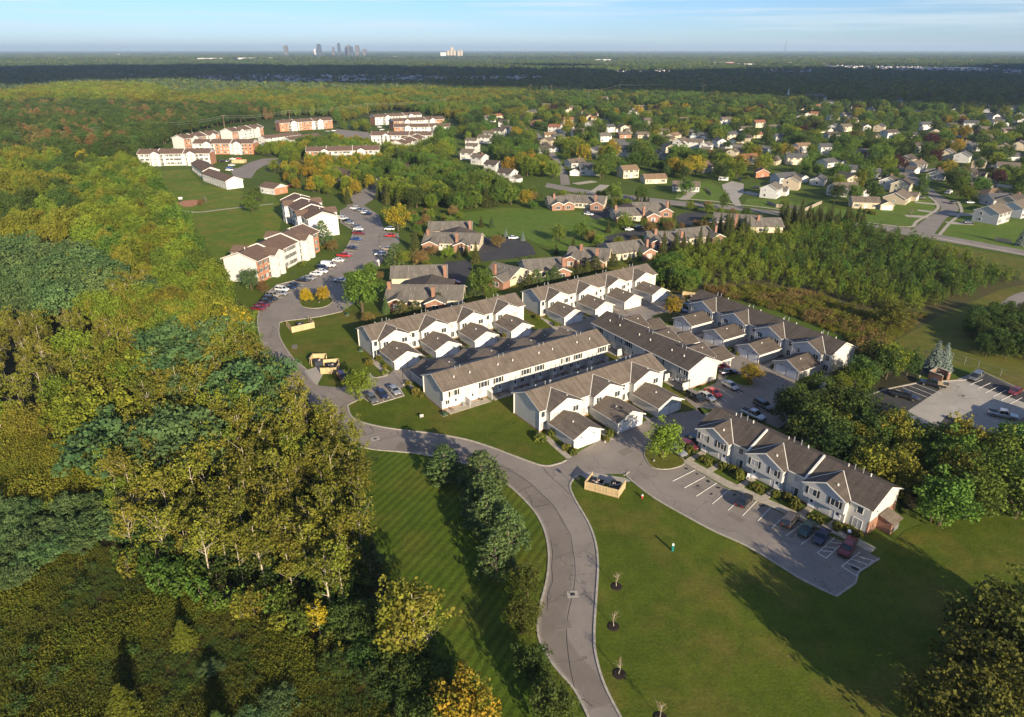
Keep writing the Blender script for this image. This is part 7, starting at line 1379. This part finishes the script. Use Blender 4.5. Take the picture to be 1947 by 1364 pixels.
# metal-roofed building at the right edge
p0 = at(1872, 842, 4); e = empty('shop_building', (p0.x, p0.y, 0), R(34)); tag(e, 'dark ribbed-roof building with square roof vents at the right edge', 'building')
mat('metal_roof', (.035, .04, .055), .45, metal=.3); MB().box(0, 30, -18, 0, 0, 3.6).build('wall', M['brick'], e)
MB().slab([(-.5, .5, 3.5), (30, .5, 3.5), (30, -9, 5.2), (-.5, -9, 5.2)][::-1], .15).build('roof', M['metal_roof'], e); MB().slab([(-.5, -9, 5.2), (30, -9, 5.2), (30, -18.5, 3.5), (-.5, -18.5, 3.5)][::-1], .15).build('roof', M['metal_roof'], e)
for k in range(40): link('seam', cached('seam', lambda: MB().bar((0, .5, 3.55), (0, -9, 5.25), .06, .06).mesh('seam', M['metal_roof'])), e, (k * .76, 0, 0))
for x, y in ((3, -3), (7, -4), (11, -3)): MB().box(x - .6, x + .6, y - .6, y + .6, 3.8, 5.4).build('roof_vent', M['wood_fence'], e)
foot(e, -1, 31, -19, 1)
# parasol on the lawn left of the estate, awning
p = at(874, 302); e = empty('parasol', (p.x, p.y, 0)); tag(e, 'pink parasol on the grass beside the white row', 'parasol'); MB().cyl(0, 0, 0, 2.4, .04, 6).build('pole', M['grey_metal'], e); MB().tube([(0, 0, 2.0), (0, 0, 2.6)], [1.9, .05], 10).build('canopy', M['pink'], e)
# ------------------------------------------------------------------ power lines
def pole(x, y, h, label, arm=2.6, kind='wood_pole'):
    p = at(x, y); e = empty('utility_pole', (p.x, p.y, 0)); tag(e, label, 'utility pole', 'utility poles'); MB().cyl(0, 0, 0, h, .28, 8, .16).build('pole', M[kind], e); MB().box(-arm, arm, -.1, .1, h - 1.0, h - .75).build('crossarm', M[kind], e); return Vector((p.x, p.y, h))
A_ = [pole(x, y, 14, f'utility pole behind the apartments, {ORD[i]} from left') for i, (x, y) in enumerate([(30, 285), (215, 268), (302, 262), (428, 246), (552, 234), (700, 218), (850, 207)])]
B_ = [pole(x, y, 24, f'tall grey pole behind the estate, {ORD[i]} from left', 2.2, 'bark_grey') for i, (x, y) in enumerate([(1009, 190), (1048, 193), (1117, 204), (1177, 190), (1284, 184), (1335, 191), (1384, 181), (1422, 184), (1488, 182)])]
mat('wire', (.3, .3, .28), .6)
def wire(a, b_, label, dz=0):
    pts = [a.lerp(b_, k / 8) + Vector((0, 0, dz - 2.2 * (1 - (2 * k / 8 - 1) ** 2))) for k in range(9)]
    o = MB().tube(pts, [.07] * 9, 4).build('power_line', M['wire']); tag(o, label, 'power line', 'power lines')
for i, (a, b_) in enumerate(zip(A_, A_[1:])):
    wire(a, b_, f'upper wire of the line behind the apartments, {ORD[i]} span', -.6); wire(a + Vector((0, 0, -2.5)), b_ + Vector((0, 0, -2.5)), f'lower wire of the line behind the apartments, {ORD[i]} span')
for i, (a, b_) in enumerate(zip(B_, B_[1:])): wire(a, b_, f'wire of the tall poles behind the estate, {ORD[i]} span', -1)

# patio things along the long back wall, utility boxes on the lawns
db = [o for o in COL.objects if o.name.startswith('townhouse_block')][3]; dm = Matrix.Translation(db.location) @ db.rotation_euler.to_matrix().to_4x4()
for i, x in enumerate((1.8, 9.6, 14.2, 21.0, 27.5, 33.6, 38.4, 45.0)):
    p = dm @ Vector((48.4 - x, 10.3, 0)); e = empty('barbecue_grill' if i % 2 else 'garden_chair', (p.x, p.y, .12), rnd.uniform(0, 6)); 
    if i % 2:
        tag(e, f'black barbecue on the patios of the long back wall, {ORD[i // 2]} from left', 'barbecue', 'barbecues'); MB().tube([(0, 0, .55), (0, 0, .75), (0, 0, .95)], [.2, .34, .12], 10).build('kettle', M['black_metal'], e)
        for k in range(3): MB().bar((0, 0, .6), (.28 * math.cos(k * 2.1), .28 * math.sin(k * 2.1), 0), .04).build('leg', M['grey_metal'], e)
    else:
        tag(e, f'dark patio chair behind the long back wall, {ORD[i // 2]} from left', 'chair', 'patio chairs'); MB().box(-.28, .28, -.28, .28, .4, .47).build('seat', M['wood_pole'], e); MB().box(-.28, .28, .22, .28, .47, .95).build('backrest', M['wood_pole'], e)
        for sx in (-.24, .24):
            for sy in (-.24, .24): MB().box(sx - .03, sx + .03, sy - .03, sy + .03, 0, .4).build('leg', M['black_metal'], e)
for x, y, lb in ((980, 772, 'green utility box at the left corner of the near garage row'), (686, 668, 'green utility box at the rear corner of the first block'), (845, 790, 'green utility box beside the long back wall'), (1660, 985, 'green utility box near the brick store'), (660, 600, 'green utility box by the drive bend')):
    p = at(x, y); e = empty('utility_box', (p.x, p.y, .03), R(34)); tag(e, lb, 'utility box', 'utility boxes'); MB().box(-.5, .5, -.45, .45, 0, .75).build('cabinet', M['box_green'], e); MB().box(-.6, .6, -.55, .55, -.02, .06).build('pad', M['concrete'], e)
for x, y, lb in ((655, 488, 'lamp post at the kerb before the nearest apartment block'), (560, 542, 'lamp post at the near end of the apartment line of cars'), (607, 577, 'lamp post on the oval island'), (722, 470, 'lamp post on the tree side of the apartment drive'), (1150, 842, 'short lamp post beside the garages of the near row')): lamp_pole(at(x, y), 4.2, lb)
# ================================================================== THE DISTANCE
mat('roof_far', (.06, .058, .065), .8, objvar=.2); mat('wall_far', (.62, .6, .58), .7); mat('wall_silo', (.45, .38, .3), .8); mat('tower_glass', (.05, .07, .1), .3); mat('tower_stone', (.13, .12, .125), .6); mat('red_wall', (.35, .06, .07), .6); mat('field_dry', (.30, .20, .09), .9, .2, .05); mat('field_gold', (.22, .16, .03), .9, .25, .08)
rf = random.Random(5)
# far housing estates: too many to count, one mass
FARE = [((340, 150), (420, 146), (700, 146), (850, 148), (860, 158), (800, 164), (560, 168), (420, 166)), ((850, 150), (1010, 146), (1060, 152), (1000, 160), (870, 160)), ((1430, 136), (1560, 135), (1540, 147), (1440, 146)), ((1560, 126), (1760, 130), (1947, 134), (1947, 146), (1700, 142), (1570, 134)), ((1150, 138), (1260, 136), (1300, 143), (1180, 147)), ((170, 140), (330, 150), (330, 156), (200, 150))]
hw, hr_ = MB(), MB()
FARP = []
for poly in FARE:
    P = [at(*q) for q in poly]; FARP.append([(q.x, q.y) for q in P]); a = np.array(FARP[-1]); lo, hi = a.min(0), a.max(0)
    y = lo[1]
    while y < hi[1]:
        x = lo[0]
        while x < hi[0]:
            if inside(np.array([[x, y]]), FARP[-1])[0] and rf.random() < .8:
                c_, s_ = (1, 0) if rf.random() < .5 else (0, 1); L, D, ev, rg = rf.uniform(6, 8), rf.uniform(4.5, 6), 5.5, 8.3; ox, oy = x + rf.uniform(-3, 3), y + rf.uniform(-6, 6)
                T = lambda u, v_, z: (ox + c_ * u - s_ * v_, oy + s_ * u + c_ * v_, z)
                hw.prism([T(-L, -D, 0), T(L, -D, 0), T(L, D, 0), T(-L, D, 0)], [T(-L, -D, ev), T(L, -D, ev), T(L, D, ev), T(-L, D, ev)])
                for s2 in (-L, L): hw.poly([T(s2, -D, ev), T(s2, D, ev), T(s2, 0, rg - .1)])
                hr_.poly([T(-L - .5, -D - .5, ev - .2), T(L + .5, -D - .5, ev - .2), T(L + .5, 0, rg), T(-L - .5, 0, rg)]); hr_.poly([T(-L - .5, 0, rg), T(L + .5, 0, rg), T(L + .5, D + .5, ev - .2), T(-L - .5, D + .5, ev - .2)])
            x += rf.uniform(21, 30)
        y += rf.uniform(34, 48) if y < 2600 else rf.uniform(60, 90)
e = empty('distant_houses'); tag(e, 'rows of pale far-off houses in blue shade beyond the woods', None, None, 'stuff')
for nm, mb_, m_ in (('walls', hw, 'wall_far'), ('roofs', hr_, 'roof_far')): o = mb_.build(nm, M[m_], e); o['kind'] = 'stuff'
def block(name, x, y, w_, d_, h_, wall, roof, label, cat, group=None, rz=0):
    p = at(x, y); e = empty(name, (p.x, p.y, 0), rz); tag(e, label, cat, group); MB().box(-w_ / 2, w_ / 2, -d_ / 2, d_ / 2, 0, h_).build('wall', M[wall], e); MB().box(-w_ / 2 - .5, w_ / 2 + .5, -d_ / 2 - .5, d_ / 2 + .5, h_ + .02, h_ + 1).build('roof', M[roof], e); fr_ = d_ / 2 + .14 * p.length; FARP.append([(p.x - w_ / 2 - 25, p.y - fr_), (p.x + w_ / 2 + 25, p.y - fr_), (p.x + w_ / 2 + 25, p.y + 40), (p.x - w_ / 2 - 25, p.y + 40)]); return e
for x, y, w_, h_, lb in ((400, 114.5, 180, 14, 'long white warehouse far left of the skyline'), (470, 113.8, 130, 14, 'white warehouse below the lone tower'), (512, 113.5, 90, 13, 'white warehouse right of the lone tower'), (575, 111, 150, 12, 'pale warehouse under the skyline'), (240, 105, 260, 16, 'white building cluster far left under the horizon'), (760, 110.5, 120, 10, 'pale low building right of the skyline'), (1140, 116, 160, 9, 'long pale low building in the far woods')): block('warehouse', x, y, w_, 60, h_, 'wall_far', 'wall_far', lb, 'warehouse', 'far warehouses')
for x, y, w_, h_, wl_, lb in ((1368, 122.5, 150, 10, 'red_wall', 'dark red long mall building in the far woods'), (1400, 124, 200, 6, 'wall_far', 'white mall front beside the dark red building'), (1480, 121.5, 160, 7, 'wall_far', 'white mall roof in the far woods, middle'), (1545, 124, 110, 6, 'red_wall', 'low red and white mall end'), (1700, 131, 100, 7, 'wall_far', 'pale store at the far right, first'), (1760, 133, 110, 7, 'wall_far', 'pale store at the far right, second'), (1830, 133.5, 120, 8, 'wall_far', 'pale store at the far right, third'), (1870, 129, 120, 8, 'wall_far', 'pale store at the far right, upper'), (1900, 144, 120, 6, 'wall_far', 'white long roof at the right edge')): block('mall_building', x, y, w_, 45, h_, wl_, 'wall_far', lb, 'store', 'far stores')
for x, y, w_, lb in ((1085, 163, 26, 'far white terrace beyond the gold tree, first'), (1110, 161.5, 26, 'far white terrace beyond the gold tree, second'), (1135, 160, 24, 'far white terrace beyond the gold tree, third'), (1160, 160.5, 26, 'far white terrace beyond the gold tree, fourth')): q = at(x, y); gable_house('terrace_house', q, R(12), w_, 12, 6.5, .4, 'siding_white', 'shingle_grey', lb, 'terrace', 'far white terraces', wins=False, detail=0); FARP.append([(q.x + a * 22, q.y + b_ * 40) for a, b_ in ((-1, -1), (1, -1), (1, 1), (-1, 1))])
# the city on the horizon, about twelve kilometres off
for i, (x, top, w_, mt, lb) in enumerate(((548, 87, 62, 'tower_stone', 'lone stout tower left of the city skyline'), (611, 86, 46, 'tower_stone', 'first tower of the city skyline from left'), (620, 85, 60, 'tower_glass', 'second tower of the skyline, square-topped'), (632, 90, 40, 'tower_stone', 'low block between the skyline towers'), (639, 82.5, 48, 'tower_glass', 'tallest slim tower of the skyline'), (648.5, 90, 44, 'tower_stone', 'short tower right of the tallest'), (656, 88, 48, 'tower_glass', 'green-grey tower in mid skyline'), (665, 86, 55, 'tower_stone', 'stepped tower of the skyline'), (671, 89, 46, 'tower_glass', 'squat tower beside the stepped one'), (682.5, 86.5, 66, 'tower_stone', 'broad tower closing the skyline on the right'), (600, 93.5, 50, 'wall_far', 'low pale block left of the skyline'), (700, 93.5, 60, 'tower_stone', 'low block right of the skyline'))):
    D_ = 8800.0; k = D_ * math.cos(PITCH) + CAM_H * math.sin(PITCH); X_ = (x - 973.5) / F_PX * k; hgt = CAM_H + (95.0 - top) * .8 / F_PX * k / math.cos(PITCH) ** 2
    e = empty('city_tower', (X_, D_ + rf.uniform(-300, 300), 0)); tag(e, lb, 'tower', 'towers of the city skyline'); w_ = w_ * k / 12000
    MB().box(-w_ / 2, w_ / 2, -w_ / 2, w_ / 2, 0, hgt * .9).build('shaft', M[mt], e); MB().box(-w_ * .36, w_ * .36, -w_ * .36, w_ * .36, hgt * .9, hgt).build('crown_storey', M[mt], e)
    m_ = MB()
    for q in range(int(hgt / 14)): m_.box(-w_ / 2 - .6, w_ / 2 + .6, -w_ / 2 - .6, w_ / 2 + .6, 8 + q * 14 * .9, 10.5 + q * 14 * .9)
    m_.build('floor_bands', M['tower_stone'], e)['kind'] = 'stuff'
# grain silos
p = at(862, 109.5); e = empty('grain_elevator', (p.x, p.y, 0)); tag(e, 'tan grain elevator with round silos on the horizon', 'silo'); kk = p.y / 1298
for i, x in enumerate((-9, -3.5, 2, 9, 14)): MB().cyl(x * kk, 0, 0, 11 * kk, 2.6 * kk, 12).build('silo', M['wall_silo'], e)
MB().box(-4 * kk, 1 * kk, -2 * kk, 2 * kk, 10.5 * kk, 16 * kk).build('head_house', M['wall_silo'], e); MB().box(-22 * kk, -12 * kk, -3 * kk, 3 * kk, 0, 8 * kk).build('shed', M['wall_far'], e)
# mast and water tower
p = at(1492, 101); kk = p.y / 1298; e = empty('radio_mast', (p.x, p.y, 0)); tag(e, 'thin radio mast rising above the horizon', 'mast'); MB().tube([(0, 0, 0), (0, 0, 22 * kk)], [.75 * kk, .35 * kk], 4).build('mast', M['tower_stone'], e); MB().box(-1.4 * kk, 1.4 * kk, -1, 1, 20 * kk, 20.4 * kk).build('crossarm', M['tower_stone'], e)
p = at(1597, 99.5); kk = p.y / 1298; e = empty('water_tower', (p.x, p.y, 0)); tag(e, 'small white water tower on the right horizon', 'tower'); MB().tube([(0, 0, 0), (0, 0, 4.5 * kk)], [.5 * kk, .5 * kk], 8).build('stem', M['wall_far'], e); MB().tube([(0, 0, 4.4 * kk), (0, 0, 5 * kk), (0, 0, 6 * kk), (0, 0, 6.5 * kk)], [.6 * kk, 1.2 * kk, 1.1 * kk, .3 * kk], 10).build('tank', M['wall_far'], e)
# dry fields
sheet('field', W([(-120, 180), (20, 177), (40, 182), (10, 196), (-120, 205)]), .08, 'field_dry'); FARP.append([tuple(q[:2]) for q in W([(-120, 180), (20, 177), (40, 182), (10, 196), (-120, 205)])])
# distant woods: rings of ever broader clumps out to the horizon
def ring(r0, r1, gap, wide, h0, h1, half=.72):
    A = half * (r1 ** 2 - r0 ** 2); n = int(A / gap ** 2); r_ = np.sqrt(npr.uniform(r0 ** 2, r1 ** 2, n)); a = npr.uniform(-half, half, n); P = np.stack([r_ * np.sin(a), r_ * np.cos(a)], 1)
    f = np.sin(P[:, 0] / 410 + 1.3 * np.sin(P[:, 1] / 620)) + np.sin(P[:, 1] / 530 + 1.1 * np.sin(P[:, 0] / 700)); keep = (f > -1.45) | (npr.uniform(size=n) < .25)
    for poly in FARP:
        q = np.array(poly); lo, hi = q.min(0), q.max(0); nr_ = (P > lo).all(1) & (P < hi).all(1); ix = np.nonzero(nr_)[0]
        if len(ix): keep[ix] &= ~(inside(P[ix], poly) & (npr.uniform(size=len(ix)) < .97))
    P = P[keep]; n = len(P); h = npr.uniform(h0, h1, n) / 10.5; w_ = npr.uniform(.8, 1.25, n) * wide
    return P, np.column_stack([w_, w_, h]), n
LM = ['leaf_far', 'leaf_far', 'leaf_deep', 'leaf_far', 'leaf_green', 'leaf_olive', 'leaf_lime']
keys = [('far', v_ % 4, l_) for v_, l_ in enumerate(LM)]
keys = list(dict.fromkeys(keys)); coll, idx = proto_collection('distant', keys)
PP = []; SS = []
for a in ((1330, 2600, 11, 1.15, 9, 15), (2600, 5200, 21, 2.2, 10, 17), (5200, 11000, 52, 6, 11, 19), (11000, 22000, 150, 17, 12, 22), (22000, 46000, 420, 46, 16, 30)):
    P, S_, n = ring(*a); PP.append(np.column_stack([P, np.zeros(n)])); SS.append(S_)
PP = np.concatenate(PP); SS = np.concatenate(SS)
dist = np.hypot(PP[:, 0], PP[:, 1]); pat = np.sin(PP[:, 0] / 900 + 1.4 * np.sin(PP[:, 1] / 1300)) + npr.normal(size=len(PP)) * .5
wts = np.where(pat > np.where(dist > 4300, -.2, 1.1), npr.integers(len(keys) - 3, len(keys), len(PP)), npr.integers(0, len(keys) - 3, len(PP)))  # sunlit patches past the cloud's shade are put in as brighter leaf colours
scatter_stuff('distant_woods', coll, PP, wts, SS, npr.uniform(0, 6.28, len(PP)), 'far-off woods running to the horizon')
# a broad cloud behind the camera: its shade lies over the far woods
cm = mat('cloud_white', (.85, .85, .86), 1.0); t, b = nodes(cm); tr = t.nodes.new('ShaderNodeBsdfTranslucent'); tr.inputs[0].default_value = (.98, .98, 1, 1); mxs = t.nodes.new('ShaderNodeMixShader'); mxs.inputs[0].default_value = .93   # sunlight soaks through a cloud
t.links.new(b.outputs[0], mxs.inputs[1]); t.links.new(tr.outputs[0], mxs.inputs[2]); t.links.new(mxs.outputs[0], t.nodes['Material Output'].inputs[0])
cl = MB(); HC = 1500.0; sh_ = Vector((math.sin(R(SUN_AZ)), -math.cos(R(SUN_AZ)), 0)) * HC / math.tan(R(SUN_ELEV)); nx, ny, st_ = 64, 44, 130.0
gx = lambda i, j: (-4200 + i * st_ + 25 * math.sin(j * 1.7), 780 + j * 95.0 + 25 * math.sin(i * 1.3))
def cover(x, y):
    edge = 1330 - .42 * x if x > -700 else 1624
    n = math.sin(x / 330 + 1.2 * math.sin(y / 260)) * 130 + math.sin(x / 140 + y / 170) * 60
    return (y - edge + n * .8 > 0) and (y < 3000 + n * 2.2 + .05 * x) and math.sin(x / 520 + 2 * math.sin(y / 900)) + math.sin(y / 410 + x / 1500) < .85
for i in range(nx):
    for j in range(ny):
        x, y = gx(i, j)
        if cover(x, y):
            x += sh_.x; y += sh_.y; th = 60 + 50 * math.sin(i * .7) * math.cos(j * .9); cl.prism([(x - 76, y - 60, HC), (x + 76, y - 60, HC), (x + 76, y + 60, HC), (x - 76, y + 60, HC)], [(x - 45, y - 35, HC + th + 60), (x + 45, y - 35, HC + th + 70), (x + 45, y + 35, HC + th + 60), (x - 45, y + 35, HC + th + 70)])
o = cl.build('clouds', M['cloud_white']); tag(o, 'broken cloud layer above and behind the viewpoint', None, None, 'stuff')
# the air
hm = bpy.data.materials.new('haze'); hm.use_nodes = True; t = hm.node_tree; t.nodes.clear(); pv = t.nodes.new('ShaderNodeVolumePrincipled'); pv.inputs['Color'].default_value = (.62, .80, 1, 1); pv.inputs['Density'].default_value = HAZE_D = 6e-5; pv.inputs['Anisotropy'].default_value = .1
out = t.nodes.new('ShaderNodeOutputMaterial'); t.links.new(pv.outputs[0], out.inputs['Volume'])
hz = MB().box(-49500, 49500, -3000, 49500, -1.5, 260).build('haze', hm); tag(hz, 'thin blue haze over the whole landscape', None, None, 'stuff')
